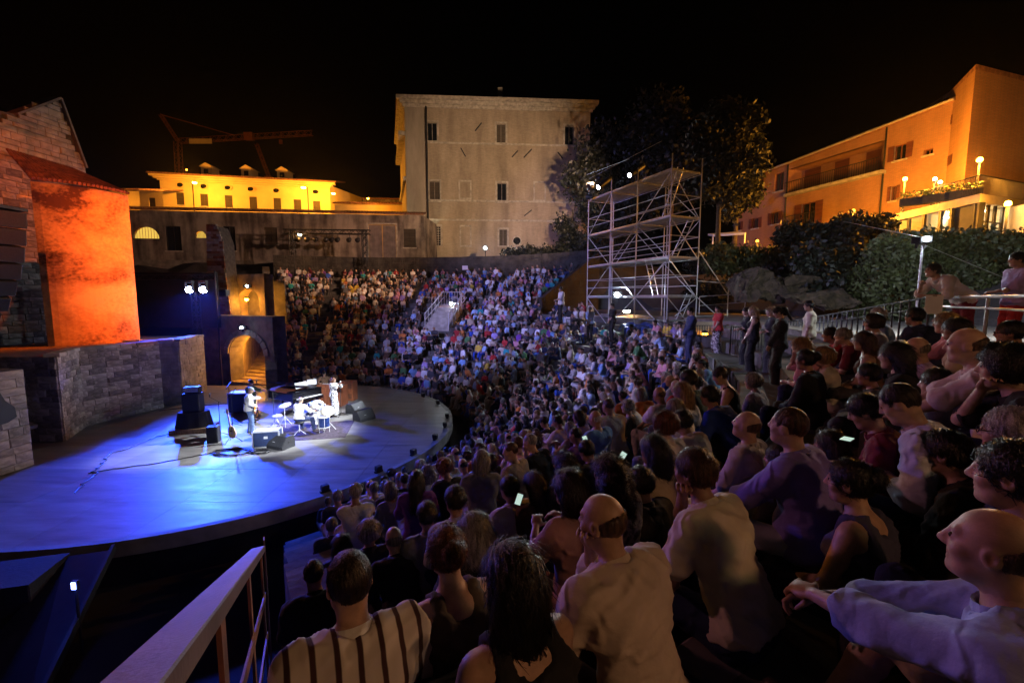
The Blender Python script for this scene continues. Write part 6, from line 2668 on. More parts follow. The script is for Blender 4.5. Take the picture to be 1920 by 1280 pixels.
# flight case
q = floor_at(503, 836)
fc = empty('flight_case', q, R(14), label='dark blue flight case with bright aluminium edges', cat='flight case')
MB().box((0, 0, .36), (.98, .5, .64)).build('case', mat('blue_laminate', (.02, .035, .10), .4, var=.2, scale=5, bump=.1), fc, world=False)
for sx in (-1, 1):
    for sy in (-1, 1):
        MB().beam((sx * .49, sy * .25, .03), (sx * .49, sy * .25, .7), .05, .05).build('corner_edge', m_alu, fc, world=False)
for z in (.05, .69):
    for sy in (-1, 1):
        MB().beam((-.47, sy * .25, z), (.47, sy * .25, z), .05, .045).build('edge_rail', m_alu, fc, world=False)
MB().box((0, -.26, .45), (.14, .02, .1)).build('latch', m_chrome, fc, world=False)
MB().box((0, 0, .715), (.94, .46, .02)).build('lid', m_alu, fc, world=False)
fc.scale = (.85,) * 3
wedge(floor_at(527, 838), R(160), 'large wedge monitor in front of the drummer and flight case', .92)
wedge(floor_at(668, 772), R(250), 'wedge monitor nearest the singer', .95)
wedge(floor_at(683, 786), R(235), 'wedge monitor farther from the singer toward the rim', .95)

# drum rug, drum kit
q = floor_at(575, 812)
rg = MB()
rg.box((q.x, q.y + .3, .008), (3.0, 2.3, .012), R(12))
tag(rg.build('drum_rug', m_rug), 'dark rug under the drum kit', 'rug')
dk = empty('drum_kit', q, label='dark drum kit with pale cymbals around the drummer', cat='drum kit')
m_shell = mat('drum_shell', (.015, .03, .12), .2, var=.4, scale=8, bump=0, spec=.6)
m_head = mat('drum_head', (.75, .75, .74), .6, var=.1, scale=6, bump=.05)


def drum(p, r, h, tilt=(0, 0), horiz=None, name='drum'):
    M = Matrix.Rotation(tilt[0], 3, 'X') @ Matrix.Rotation(tilt[1], 3, 'Y')
    if horiz is not None:
        M = Matrix.Rotation(horiz, 3, 'Z') @ Matrix.Rotation(R(90), 3, 'X')
    d = MB().lathe([(r, -h / 2), (r, h / 2)], p, 22, M).build(name, m_shell, dk)
    for s in (-1, 1):
        MB().lathe([(r * .97, s * (h / 2 + .004) - .002), (r * .97, s * (h / 2 + .004) + .002)], p, 22, M).build('drum_head', m_head, d)
        MB().lathe([(r * .985, s * h / 2 - .018), (r * 1.04, s * h / 2 - .018), (r * 1.04, s * h / 2 + .018), (r * .985, s * h / 2 + .018)], p, 22, M).build('hoop', m_chrome, d)
    for k in range(6):
        a = 2 * PI * k / 6
        e0 = Vector(p) + M @ Vector((r * 1.03 * math.cos(a), r * 1.03 * math.sin(a), -h / 2))
        e1 = Vector(p) + M @ Vector((r * 1.03 * math.cos(a), r * 1.03 * math.sin(a), h / 2))
        rod('lug', e0, e1, .008, m_chrome, d, 5)
    return d


def cymbal(px, py, y, r, tilt, base):
    p = at(px, py, y)
    M = Matrix.Rotation(tilt[0], 3, 'X') @ Matrix.Rotation(tilt[1], 3, 'Y')
    c = MB().lathe([(.01, .03), (.04, .028), (.06, .008), (r * .6, .0), (r, -.02), (r, -.024), (.03, .0)], p, 28, M).build('cymbal', m_brass, dk, smooth=True)
    g = Vector((p.x, p.y, 0))
    rod('cymbal_stand', g + Vector((0, 0, .35)), p + Vector((0, 0, .05)), .012, m_chrome, c, 6)
    for k in range(3):
        a = 2 * PI * k / 3 + px
        rod('stand_leg', g + Vector((0, 0, .4)), g + Vector((.28 * math.cos(a), .28 * math.sin(a), .02)), .010, m_chrome, c, 6)


drum((q.x - .05, q.y + 1.1, .38), .29, .45, horiz=R(20), name='bass_drum')
drum((q.x + .62, q.y + .15, .42), .22, .4, name='floor_tom')
drum((q.x - .35, q.y + .65, .62), .18, .15, tilt=(R(8), 0), name='snare_drum')
drum((q.x + .2, q.y + .85, .84), .16, .26, tilt=(R(-20), R(10)), name='rack_tom')
drum((q.x - .25, q.y + .95, .84), .15, .24, tilt=(R(-20), R(-5)), name='rack_tom')
cymbal(594, 757, q.y + .75, .27, (R(28), R(12)), 0)
cymbal(533, 759, q.y + .9, .25, (R(16), R(-8)), 0)
cymbal(614, 769, q.y + .35, .27, (R(32), R(24)), 0)
cymbal(519, 778, q.y + .55, .19, (R(4), 0), 0)
for k in range(3):
    a = 2 * PI * k / 3
    rod('floor_tom_leg', (q.x + .62 + .21 * math.cos(a), q.y + .15 + .21 * math.sin(a), 0), (q.x + .62 + .21 * math.cos(a), q.y + .15 + .21 * math.sin(a), .5), .01, m_chrome, dk, 6)

# drummer, seen from behind on a stool
sq = floor_at(556, 818) + Vector((0, .25, 0))
st = empty('drum_stool', sq, label='round drum stool under the white shirted drummer', cat='stool')
MB().lathe([(.02, .44), (.18, .45), (.19, .49), (.17, .52), (.02, .525)], sq, 18).build('seat', m_black, st, smooth=True)
rod('post', sq + Vector((0, 0, .1)), sq + Vector((0, 0, .45)), .02, m_chrome, st)
for k in range(3):
    a = 2 * PI * k / 3
    rod('leg', sq + Vector((0, 0, .2)), sq + Vector((.25 * math.cos(a), .25 * math.sin(a), .01)), .012, m_chrome, st, 6)
make_person('person', 'drummer in loose white shirt and jeans seen from behind at the kit', 'lap', sq + Vector((0, 0, .52)), R(-14), 1, ('bald', 'grey'), ('white', 1.1), ('navy', 'trousers'), 1.0, group='performers on stage',
            hr=(.36, .42, .34), hl=(-.30, .46, .30), ar=(.28, .46, -.42), al=(-.26, .48, -.42), lean=.12, lean2=.24, fat=.4, h=.024, hh=.014)
for s in (-1, 1):
    pass

# guitarist with white shirt and flat cap
gp_ = floor_at(469, 813)
gt, Jg = make_person('person', 'guitarist in white shirt and grey cap with sunburst guitar', 'stand', gp_, R(-62), 1, ('hat', (.42, .45, .50)), ('white', 1.85), ((.10, .16, .34), 'trousers'), 1.02, group='performers on stage',
                     hr=(.12, .24, 1.06), hl=(-.40, .36, 1.26), pitch=.35, lean=.02, lean2=.16, fat=.5, ar=(.12, .08, .085), al=(-.14, -.04, .085), h=.024, hh=.013)
gg = empty('electric_guitar', gp_, label='sunburst electric guitar held by the white shirted guitarist', cat='guitar')
Mg = Matrix.Translation(gp_) @ Matrix.Rotation(R(-62), 4, 'Z') @ Matrix.Translation((.10, .235, 1.03)) @ Matrix.Rotation(PI, 4, 'Z') @ Matrix.Rotation(R(-24), 4, 'Y')
guitar_parts(gg, Mg, m_sunburst)
stp = MB()
Mw = Matrix.Translation(gp_) @ Matrix.Rotation(R(-62), 4, 'Z')
pts = [Mw @ Vector(p) for p in ((.20, .22, 1.0), (.2, .02, 1.12), (.12, -.13, 1.25), (-.06, -.14, 1.42), (-.13, -.02, 1.5), (-.14, .12, 1.4), (-.16, .23, 1.15))]
stp.path(pts, .016, 6)
stp.build('strap', m_black, gg)
# bassist behind him
bp_ = floor_at(472, 790)
make_person('person', 'musician in dark green shirt and black cap behind the guitarist', 'stand', bp_, R(-80), 2, ('hat', 'black'), ((.05, .09, .06), 1.2), ('charcoal', 'trousers'), 1.0, group='performers on stage',
            hr=(.05, .34, 1.25), hl=(-.22, .46, 1.28), pitch=.25, h=.026, hh=.015)
mic_stand(floor_at(515, 800), 1.45, 'microphone stand with long boom in front of the guitarist', boom=(-.7, .1, .35))

# grand piano
q = floor_at(556, 768)
gpn = empty('grand_piano', q, R(-28), label='black grand piano with its lid folded flat open', cat='piano')
out = [(-1.35, .35), (-1.2, .68), (-.75, .74), (-.2, .55), (.35, .50), (.85, .75), (.85, -.75), (-.9, -.75), (-1.25, -.45), (-1.4, 0)]
out = [(x, y) for x, y in out][::-1]
MB().prism([(x, y, .62) for x, y in out], (0, 0, .36)).build('piano_case', m_gloss, gpn, world=False, bevel=.01)
MB().prism([(x * .95, y * .94, .985) for x, y in out], (0, 0, .015)).build('soundboard', m_organ, gpn, world=False)
lid = [(x, y, 1.02 + max(0, (.75 - y)) * .22) for x, y in out]
MB().prism(lid, (0, 0, .025)).build('lid', m_gloss, gpn, world=False)
MB().prism([(.45, -.76, 1.0), (.86, -.76, 1.0), (.86, .76, 1.0), (.45, .76, 1.0)], (0, 0, .03)).build('fallboard', m_gloss, gpn, world=False)
kb = MB().box((.97, 0, .70), (.26, 1.3, .05)).build('key_bed', m_gloss, gpn, world=False)
for k in range(36):
    MB().box((.985, -.6 + k * .034, .733), (.16, .030, .016)).build('key', m_head, kb, world=False)
for (x, y) in ((.7, -.6), (.7, .6), (-1.0, 0)):
    lg_ = MB().tube((x, y, .62), (x, y, .06), .06, .045, 8).build('leg', m_gloss, gpn, world=False)
    MB().lathe([(.04, -.03), (.055, 0), (.04, .03)], (x, y, .045), 8).build('caster', m_brass, lg_, world=False)
MB().box((.42, 0, 1.22), (.03, .62, .28), M=Matrix.Rotation(R(-18), 3, 'Y')).build('music_desk', m_paper, gpn, world=False)
q2 = floor_at(585, 765)
# hammond style organ and player
q = floor_at(616, 762)
og = empty('electric_organ', q, R(-8), label='walnut console organ between the piano and the singer', cat='organ')
MB().box((0, .0, .5), (1.2, .06, .86)).build('back_panel', m_organ, og, world=False)
for s in (-1, 1):
    MB().box((s * .62, .33, .5), (.06, .68, .98)).build('side_panel', m_organ, og, world=False)
MB().box((0, .34, .93), (1.18, .62, .06)).build('top', m_organ, og, world=False)
for j in range(2):
    kbd = MB().box((0, .44 + j * .14, .99 - j * .05), (1.1, .13, .04)).build('keyboard', m_black, og, world=False)
    for k in range(28):
        MB().box((-.52 + k * .0385, .45 + j * .14, 1.014 - j * .05), (.034, .11, .012)).build('key', m_head, kbd, world=False)
MB().box((0, .12, 1.0), (1.18, .16, .12)).build('drawbar_panel', m_organ, og, world=False)
lk = empty('rotary_speaker', floor_at(642, 757) + Vector((.0, .9, 0)), R(-8), label='wooden rotary speaker cabinet behind the singer', cat='speaker')
MB().box((0, 0, .5), (.7, .5, 1.0)).build('cabinet', m_organ, lk, world=False, bevel=.01)
for z in (.25, .75):
    for k in range(5):
        MB().box((0, -.255, z - .1 + k * .05), (.56, .012, .02)).build('louvre', m_black, lk, world=False)
make_person('person', 'organist in dark brown shirt and cap behind the walnut organ', 'lap', floor_at(610, 757) + Vector((-.45, 1.05, .55)), R(200), 2, ('hat', 'black'), ('brown', .9), ('charcoal', 'trousers'), 1.0, group='performers on stage',
            hr=(.2, .42, .38), hl=(-.26, .42, .36), h=.026, hh=.015)
MB_ = MB().box(floor_at(610, 757) + Vector((-.45, 1.05, .27)), (.5, .35, .5))
os_ = empty('organ_bench', floor_at(610, 757) + Vector((-.45, 1.05, 0)), label='bench under the organist', cat='bench')
MB().box(os_.location + Vector((0, 0, .5)), (.7, .34, .06)).build('seat', m_organ, os_)
for s in (-1, 1):
    MB().box(os_.location + Vector((s * .3, 0, .235)), (.05, .3, .47)).build('leg', m_organ, os_)

# singer
sp = floor_at(627, 779)


def print_mat():
    m, nt, b = _nodes('printed_dress')
    N, L = nt.nodes, nt.links
    tc = N.new('ShaderNodeTexCoord')
    no = N.new('ShaderNodeTexNoise')
    no.inputs['Scale'].default_value = 9
    no.inputs['Detail'].default_value = 2
    no.inputs['Distortion'].default_value = 2.5
    L.new(tc.outputs['Object'], no.inputs['Vector'])
    rp = N.new('ShaderNodeValToRGB')
    rp.color_ramp.interpolation = 'CONSTANT'
    rp.color_ramp.elements[0].color = (.02, .02, .03, 1)
    rp.color_ramp.elements[1].color = (.72, .72, .72, 1)
    rp.color_ramp.elements[1].position = .47
    L.new(no.outputs['Fac'], rp.inputs['Fac'])
    L.new(rp.outputs[0], b.inputs['Base Color'])
    b.inputs['Roughness'].default_value = .85
    return m


m_print = print_mat()
make_person('person', 'singer in long black and white print dress with hands raised', 'stand', sp, R(-100), 3, ('bob', 'auburn'), ('white', 1.5, m_print), ('white', 'skirt', m_print), .97, group='performers on stage',
            fem=1, hr=(.02, .30, 1.50), hl=(-.06, .32, 1.47), yaw=.1, pitch=-.05, h=.022, hh=.013)
mic_stand(floor_at(638, 778) + Vector((.1, -.15, 0)), 1.42, 'tall straight microphone stand right of the singer')
music_stand(floor_at(552, 772) + Vector((.3, 1.2, 0)), 1.05, R(20), 'low music stand behind the grand piano')

# cables lying on the deck
m_cable = mat('cable_rubber', (.012, .012, .014), .5, var=.2, scale=5, bump=0)


def cable(label, pts, seed, wob=.08, r=.014, cat='cable'):
    rr_ = random.Random(seed)
    P = [floor_at(*p) + Vector((0, 0, .016)) for p in pts]
    out = []
    for a, b in zip(P[:-1], P[1:]):
        for k in range(8):
            t = k / 8
            out.append(a.lerp(b, t) + Vector((rr_.uniform(-wob, wob) * .4, rr_.uniform(-wob, wob), 0)))
    out.append(P[-1])
    mb = MB().path(out, r, 5)
    tag(mb.build('stage_cable', m_cable), label, cat, 'cables on the stage')


cable('black cable running from the riser toward the plinth wall', [(345, 806), (290, 820), (240, 842), (205, 850)], 1)
cable('long black cable crossing the deck below the riser', [(395, 850), (300, 868), (210, 880), (165, 888)], 2, .03)
cable('faint cable curling from the long cable toward the stage edge', [(210, 848), (190, 870), (170, 895), (140, 925)], 3, .15)
cable('cable sagging between the amplifier and road case', [(300, 770), (360, 762), (420, 757), (450, 756)], 4, .04)
for j, (px, py, lab) in enumerate(((438, 848, 'tangle of black cable on the deck before the stand guitar'), (490, 848, 'small loop of cable left of the big wedge'))):
    c = floor_at(px, py)
    pts = []
    rr_ = random.Random(j)
    for k in range(120):
        t = k * .35
        pts.append(c + Vector((math.cos(t) * (.32 + .2 * rr_.random()) * (1.4 if j == 0 else .6), math.sin(t) * (.22 + .12 * rr_.random()) * (1.2 if j == 0 else .6), .02 + .03 * rr_.random())))
    tag(MB().path(pts, .013, 5).build('cable_coil', m_cable), lab, 'cable', 'cables on the stage')
# dark stage left: folding desk with console at the edge of the picture
q = floor_at(38, 842)
ld = empty('lectern_stand', q, label='blue lit desk on a dark stand at the left edge of the stage', cat='desk')
rod('pole', q, q + Vector((0, 0, .75)), .03, m_black, ld)
MB().lathe([(.28, 0), (.28, .02), (.05, .05)], q, 14).build('base_plate', m_black, ld)
MB().box(q + Vector((0, 0, .85)), (.75, .6, .12), M=Matrix.Rotation(R(18), 3, 'Y')).build('desk_top', mat('blue_grey_panel', (.12, .16, .26), .5), ld)

# ---------------------------------------------------------------- black wing frame with the two blue heads
wf = empty('black_wing_frame', (-18, 25.5, 0), label='black draped lighting frame carrying the two blue lights', cat='lighting frame')
a, b = at(246, 600, 26.2), at(400, 600, 26.0)
MB().box(((a.x + b.x) / 2, 26.6, 5.1), (b.x - a.x, .12, 3.4)).build('drape', m_blackcloth, wf)
for x in (a.x, b.x):
    rod('upright', (x, 26.4, -1), (x, 26.4, 6.9), .05, m_black, wf)
lattice('truss_beam', (a.x, 26.3, 6.5), (b.x, 26.3, 6.5), .3, .3, wf, m_black, 14, r=.025)
lt = at(376, 690, 25.0)
lattice('truss_tower', (lt.x, 25.0, 0), (lt.x, 25.0, 5.6), .3, .3, wf, m_iron, 16, r=.025)
BLUE = (.02, .07, 1.0)
for k, px in enumerate((355, 381)):
    p = at(px, 542, 24.6)
    mh = empty('moving_head', p, label=['left of the two glaring blue moving heads', 'right of the two glaring blue moving heads'][k], cat='stage light', group='blue moving heads')
    dirv = (Vector((-9.5, 12.5, 0)) - p).normalized()
    MB().box(p + Vector((0, .05, .42)), (.36, .3, .16)).build('base', m_black, mh, bevel=.02)
    for s in (-1, 1):
        MB().box(p + Vector((s * .2, 0, .15)), (.05, .16, .5)).build('yoke_arm', m_black, mh)
    M = dirv.to_track_quat('Z', 'Y').to_matrix()
    MB().lathe([(.06, -.3), (.13, -.25), (.15, 0), (.15, .1)], p, 16, M).build('head', m_black, mh, smooth=True)
    MB().lathe([(.19, .105), (.19, .112)], p, 16, M).build('lens', emit('blue_lens', (.35, .45, 1.0), 150), mh)
    lamp('light', 'SPOT', p + dirv * .16, 21000, BLUE, mh, target=Vector((-11.5 + k * 2, 15.0, 0)), size=.12, angle=50, blend=.8)
MB().box(at(420, 549, 27.5), (.5, .4, .4)).build('hung_speaker', m_black, wf)

# hanging line array at the left edge
la = empty('line_array', (-14.6, 12.3, 8), label='curved black line array hanging at the left edge', cat='loudspeaker')
prev = Vector((-14.45, 12.2, 7.7))
ang = R(4)
for k in range(10):
    ang += R(1.6 + k * 1.1)
    dn = Vector((-math.sin(ang) * .9, -math.sin(ang) * .25, -math.cos(ang)))
    c = prev + dn * .24
    M = Matrix.Rotation(R(-16), 3, 'Z') @ Matrix.Rotation(ang, 3, 'Y')
    bx = MB().box(c, (.6, 1.1, .44), M=M).build('speaker_box', m_tolex, la, bevel=.015)
    MB().box(c + M @ Vector((.305, 0, 0)), (.012, 1.02, .36), M=M).build('grille', m_grille, bx)
    prev = c + dn * .24
rod('chain', (-14.55, 12.2, 12), (-14.45, 12.2, 7.7), .02, m_iron, la)
MB().box((-14.45, 12.2, 7.75), (.7, 1.1, .08)).build('rigging_frame', m_iron, la)
# support tower for it (outside the picture) with added wash lights that tint audience and stage
pt = empty('sound_tower', (-16.0, 10.0, -1), label='added black truss tower holding the line array and unseen wash lights', cat='truss tower')  # unseen tower, added to carry the wash lights
lattice('mast', (-16.6, 11.0, -1), (-16.6, 11.0, 12.2), .5, .5, pt, m_iron, 24, r=.03)
lattice('arm', (-16.8, 10.8, 12), (-14.3, 12.4, 12), .3, .3, pt, m_iron, 6, r=.025)


def wash(p, target, e, col, label, angle=90, blend=.8, size=.25, group='wash lights'):
    p = Vector(p)
    w = empty('wash_light', p, label=label, cat='stage light', group=group)
    dirv = (Vector(target) - p).normalized()
    M = dirv.to_track_quat('Z', 'Y').to_matrix()
    MB().lathe([(.05, -.3), (.12, -.26), (.16, .0), (.18, .14)], p, 14, M).build('can', m_black, w, smooth=True)
    MB().lathe([(.15, .06), (.15, .07)], p, 14, M).build('lens', emit('lens_%s' % label[:14].replace(' ', '_'), col, 12), w)
    MB().box(p + Vector((0, 0, .25)), (.4, .06, .05)).build('yoke', m_black, w)
    for s in (-1, 1):
        MB().box(p + Vector((s * .2, 0, .12)), (.03, .06, .28)).build('yoke_arm', m_black, w)
    lamp('light', 'SPOT', p + dirv * .2, e, col, w, target=target, size=size, angle=angle, blend=blend)
    return w


wash((-16.3, 11.2, 9.4), (2, 36, 7.0), 30000, (.38, .37, 1.0), 'lavender wash light on the sound tower facing the far tiers', 54)  # added lamp, tints the far crowd lavender
wash((-16.3, 10.6, 9.9), (4, 5, 4), 1500, (1.0, .36, .40), 'pink wash light on the sound tower facing the near tiers', 46)  # added lamp, gives the near rows their pink side light
wash((-16.3, 10.9, 8.6), (-4, 18, 0), 2600, (.08, .15, 1.0), 'deep blue wash light on the sound tower facing the stage', 60)  # added lamp, deepens the blue on the deck

# ---------------------------------------------------------------- lighting rig on the rim behind the top row
tg = empty('lighting_rig', tuple(at(620, 520, 43)), label='black goalpost truss with hanging lamps above the top row', cat='lighting rig')
L0, L1 = at(552, 528, 43), at(686, 528, 43.5)
zt_ = at(620, 434, 43).z
for p in (L0, L1):
    lattice('upright', (p.x, p.y, 6.8), (p.x, p.y, zt_ + .2), .4, .4, tg, m_iron, 14, r=.04)
lattice('cross_beam', (L0.x - .8, L0.y, zt_), (L1.x + .6, L1.y, zt_), .4, .4, tg, m_iron, 18, r=.04)
for k, f in enumerate((.10, .22, .34, .48, .56, .64, .8, .92)):
    p = L0.lerp(L1, f)
    p = Vector((p.x, p.y - .2, zt_ - .75))
    pl_ = empty('par_can', p, label='unlit par lamp hanging on the goalpost truss, %s from its left end' % ['first', 'second', 'third', 'fourth', 'fifth', 'sixth', 'seventh', 'eighth'][k], cat='stage light', group='par lamps on the goalpost truss')
    M = Matrix.Rotation(R(115), 3, 'X')
    MB().lathe([(.1, -.3), (.18, -.2), (.24, .25)], p, 12, M).build('can', m_iron, pl_, smooth=True)
    MB().lathe([(.22, .2), (.22, .21)], p, 12, M).build('lens', m_glass_dark, pl_)
    rod('hanger', p + Vector((0, 0, .1)), p + Vector((0, .1, .6)), .03, m_iron, pl_)
lantern(at(562, 440, 42.5), 'orange lamp glowing at the left end of the goalpost truss', 120, group='work lamps', strength=25, r=.18)

# ---------------------------------------------------------------- scaffold tower
sf = empty('scaffold_tower', (7.0, 23, 3.3), label='tall galvanised scaffold tower with decks, ladders and follow spots', cat='scaffold')
N0 = Vector((7.61, 21.0, 0))
dl = Vector((-2.78, 6.6, 0))
de = Vector((1.75, .75, 0))
ts = [0, .345, .67, 1.0]
for t in (.17, .51, .84):                 # inner uprights behind the decks
    p = N0 + dl * t + de * .5
    rod('standard', p + Vector((0, 0, 3.45)), p + Vector((0, 0, 11.3)), .026, m_steel, sf)
ZD = [5.36, 7.26, 9.2, 11.38]
ZB_ = 3.45
ZT = 12.05
for t in ts:
    for e in (0, 1):
        p = N0 + dl * t + de * e
        rod('standard', p + Vector((0, 0, ZB_)), p + Vector((0, 0, ZT)), .03, m_steel, sf)
        MB().box(p + Vector((0, 0, ZB_ + .01)), (.18, .18, .02)).build('base_plate', m_steel, sf)
for z in [4.2] + ZD:
    for e in (0, 1):
        for k in range(3):
            a, b = N0 + dl * ts[k] + de * e, N0 + dl * ts[k + 1] + de * e
            rod('ledger', a + Vector((0, 0, z - .08)), b + Vector((0, 0, z - .08)), .026, m_steel, sf)
            if 5 < z < 11:
                rod('guard_rail', a + Vector((0, 0, z + .5)), b + Vector((0, 0, z + .5)), .022, m_steel, sf)
                rod('guard_rail', a + Vector((0, 0, z + 1.0)), b + Vector((0, 0, z + 1.0)), .022, m_steel, sf)
    for t in ts:
        a = N0 + dl * t
        rod('transom', a + Vector((0, 0, z - .08)), a + de + Vector((0, 0, z - .08)), .026, m_steel, sf)
    if 5 < z < 11:
        for t in (0, 1):
            a = N0 + dl * t
            rod('guard_rail', a + Vector((0, 0, z + 1.0)), a + de + Vector((0, 0, z + 1.0)), .022, m_steel, sf)
# decks of steel planks
for z in ZD:
    for k in range(3):
        if z == ZD[0] and k == 0:
            pass
        for j in range(4):
            f = (j + .5) / 4
            a = N0 + dl * (ts[k] + .01) + de * f
            b = N0 + dl * (ts[k + 1] - .01) + de * f
            MB().beam(a + Vector((0, 0, z)), b + Vector((0, 0, z)), .43, .06).build('deck_plank', m_alu, sf)
# braces
lv = [ZB_ + .1] + [z - .1 for z in ZD]
for i in range(4):
    for k in range(3):
        a, b = N0 + dl * ts[k], N0 + dl * ts[k + 1]
        if (i + k) % 2:
            a, b = b, a
        if i == 3 and k == 1:
            continue
        rod('brace', a + Vector((0, 0, lv[i])), b + Vector((0, 0, lv[i + 1])), .022, m_steel, sf)
        if i < 3 or k == 0:
            rod('brace', b + de + Vector((0, 0, lv[i])), a + de + Vector((0, 0, lv[i + 1])), .022, m_steel, sf)
    a, b = N0, N0 + de
    rod('brace', a + Vector((0, 0, lv[i + 1])), b + Vector((0, 0, lv[i])), .022, m_steel, sf)
# raking outrigger with its own low rail
o1 = N0 + de + Vector((2.0, .8, 0))
rod('raker', N0 + de + Vector((0, 0, 7.6)), o1 + Vector((0, 0, 5.4)), .026, m_steel, sf)
rod('raker', N0 + de + Vector((0, 0, 5.3)), o1 + Vector((-.4, 0, 4.2)), .026, m_steel, sf)
rod('standard', o1 + Vector((0, 0, 4.2)), o1 + Vector((0, 0, 6.3)), .028, m_steel, sf)
rod('ledger', N0 + de + Vector((0, 0, 6.1)), o1 + Vector((0, 0, 6.0)), .024, m_steel, sf)
rod('ledger', N0 + de + Vector((0, 0, 4.3)), o1 + Vector((0, 0, 4.35)), .024, m_steel, sf)


def ladder(a, b, w=.36):
    a, b = Vector(a), Vector(b)
    s = Vector((de.x, de.y, 0)).normalized() * w / 2
    ld_ = rod('ladder', a - s, b - s, .025, m_alu, sf)
    rod('ladder_stile', a + s, b + s, .025, m_alu, sf)
    n = int((b - a).length / .28)
    for k in range(1, n):
        p = a.lerp(b, k / n)
        rod('rung', p - s, p + s, .016, m_alu, sf, 6)


c0 = N0 + de * .35
ladder(c0 + dl * .16 + Vector((0, 0, ZD[2])), c0 + dl * .02 + Vector((0, 0, ZD[3] + .15)))
ladder(N0 + de * .72 + dl * .16 + Vector((0, 0, ZD[1])), N0 + de * .82 + dl * .02 + Vector((0, 0, ZD[2] + .1)))
ladder(c0 + dl * .22 + Vector((0, 0, ZD[0])), c0 + dl * .32 + Vector((0, 0, ZD[1] + .1)))
ladder(N0 + de * .6 + dl * .1 + Vector((0, 0, ZB_)), N0 + de * .75 + dl * .0 + Vector((0, 0, ZD[0] + .1)))
# cable strung above to the left
for (a, b) in (((1240, 265), (1105, 335)), ((1180, 298), (1100, 328))):
    rod('stay_wire', at(*a, 22), at(*b, 27), .012, m_steel, sf, 5)

# follow spots on the top deck
TGT = [Vector((sq.x, sq.y, .9)), Vector((sp.x, sp.y, 1.0))]
for k, (px, py, y) in enumerate(((1191, 321, 23.4), (1131, 344, 26.0))):
    p = at(px, py, y)
    fs = empty('follow_spot', p, label=['follow spot on the scaffold top nearer the ladder', 'follow spot at the far end of the scaffold top'][k], cat='stage light', group='follow spots on the scaffold')
    dirv = (TGT[k] - p).normalized()
    M = dirv.to_track_quat('Z', 'Y').to_matrix()
    MB().lathe([(.1, -.7), (.16, -.6), (.16, .1), (.13, .3), (.13, .45)], p, 16, M).build('barrel', m_black, fs, smooth=True)
    MB().lathe([(.11, .452), (.11, .458)], p, 16, M).build('lens', emit('spot_lens', (.85, .93, 1.0), 160), fs)
    rod('stand', p - Vector((0, 0, .1)), Vector((p.x, p.y, ZD[3])), .03, m_black, fs)
    MB().box(p - Vector((0, 0, .18)), (.4, .08, .05)).build('yoke', m_black, fs)
    lamp('light', 'SPOT', p + dirv * .5, [75000, 60000][k], (.86, .92, 1.0), fs, target=TGT[k], size=.12, angle=[13, 10][k], blend=.5)
# red-orange wash that paints the apse
wash(at(1106, 351, 27.3), (-19.6, 20.0, 6.4), 130000, (1.0, .12, .0), 'orange wash light on the scaffold corner', 19, .55, size=.2)
wash((2.5, -6.0, 9.7), (-22.6, 18.3, 9.0), 42000, (1.0, .16, .03), 'amber wash light on the pole behind the photographer', 19, .9, size=.2)  # added unseen lamp, reddens the church wall beside the apse
wash((5.2, 26.5, 12.4), (-2, 55, 18), 31000, (1.0, .62, .35), 'warm wash light on the scaffold top facing the palazzo', 62, .8)  # added lamp, brightens the palazzo front
wash((-16.2, 11.5, 9.0), (7, 17, 4.2), 17000, (.48, .43, 1.0), 'violet wash light on the sound tower facing the scaffold side', 40, .8)  # added lamp, lifts the crowd towards the scaffold
wash((4.7, 26.9, 11.4), (-26, 48, 13), 20000, (1.0, .55, .36), 'warm wash light below it facing the long low building', 50, .9)  # added lamp, brightens the long low building
wash((2.5, -6.0, 10.5), (sq.x + .3, sq.y + .3, .8), 58000, (.88, .93, 1.0), 'follow spot on the pole behind the photographer', 10.5, .5)  # added unseen spot for the light on the drummer's back
fo = empty('spot_pole', (2.5, -6.1, ZP), label='steel pole with follow spot behind the photographer', cat='post')  # unseen pole, added to carry the two lamps above
rod('pole', (2.5, -6.12, ZP), (2.5, -6.12, 10.8), .05, m_steel, fo)
bulkhead_lamp(at(1157, 553, 25.0), 'floodlight', 'white floodlight clamped low on the scaffold', 'floodlight', 3500, WHITE, group='floodlights round the theatre', size=(.55, .22, .42), strength=220, kind='SPOT', angle=150, fwd=(-.3, -1, 0))
lantern(at(1175, 583, 25.5), 'orange work lamp at the sound desk under the scaffold', 60, group='work lamps', strength=25, r=.22)
# sound desk with blue tarpaulin below
sd_ = empty('sound_desk', tuple(at(1210, 625, 22.3)), label='sound desk covered by a blue tarpaulin under the scaffold', cat='sound desk')
c = at(1212, 625, 22.3)
dr = MB()
for k in range(24):
    for j in range(5):
        f = lambda k, j: (c.x - 1.3 + 2.6 * k / 24, c.y - .5 + .25 * j + .05 * math.sin(k * 1.7 + j), c.z + .55 - .12 * abs(j - 2) + .05 * math.sin(k * .9 + j * 2))
        dr.add([f(k, j), f(k + 1, j), f(k + 1, j + 1), f(k, j + 1)], [(0, 1, 2, 3)])
    dr.add([(c.x - 1.3 + 2.6 * k / 24, c.y - .55 + .05 * math.sin(k * 2.1), c.z - .7), (c.x - 1.3 + 2.6 * (k + 1) / 24, c.y - .55 + .05 * math.sin((k + 1) * 2.1), c.z - .7), f(k + 1, 0), f(k, 0)], [(0, 1, 2, 3)])
dr.build('tarpaulin', mat('blue_tarpaulin', (.02, .05, .28), .35, var=.3, scale=4, bump=.4), sd_)
MB().box((c.x, c.y + .1, c.z - .1), (2.3, .9, 1.0)).build('desk_body', m_black, sd_)

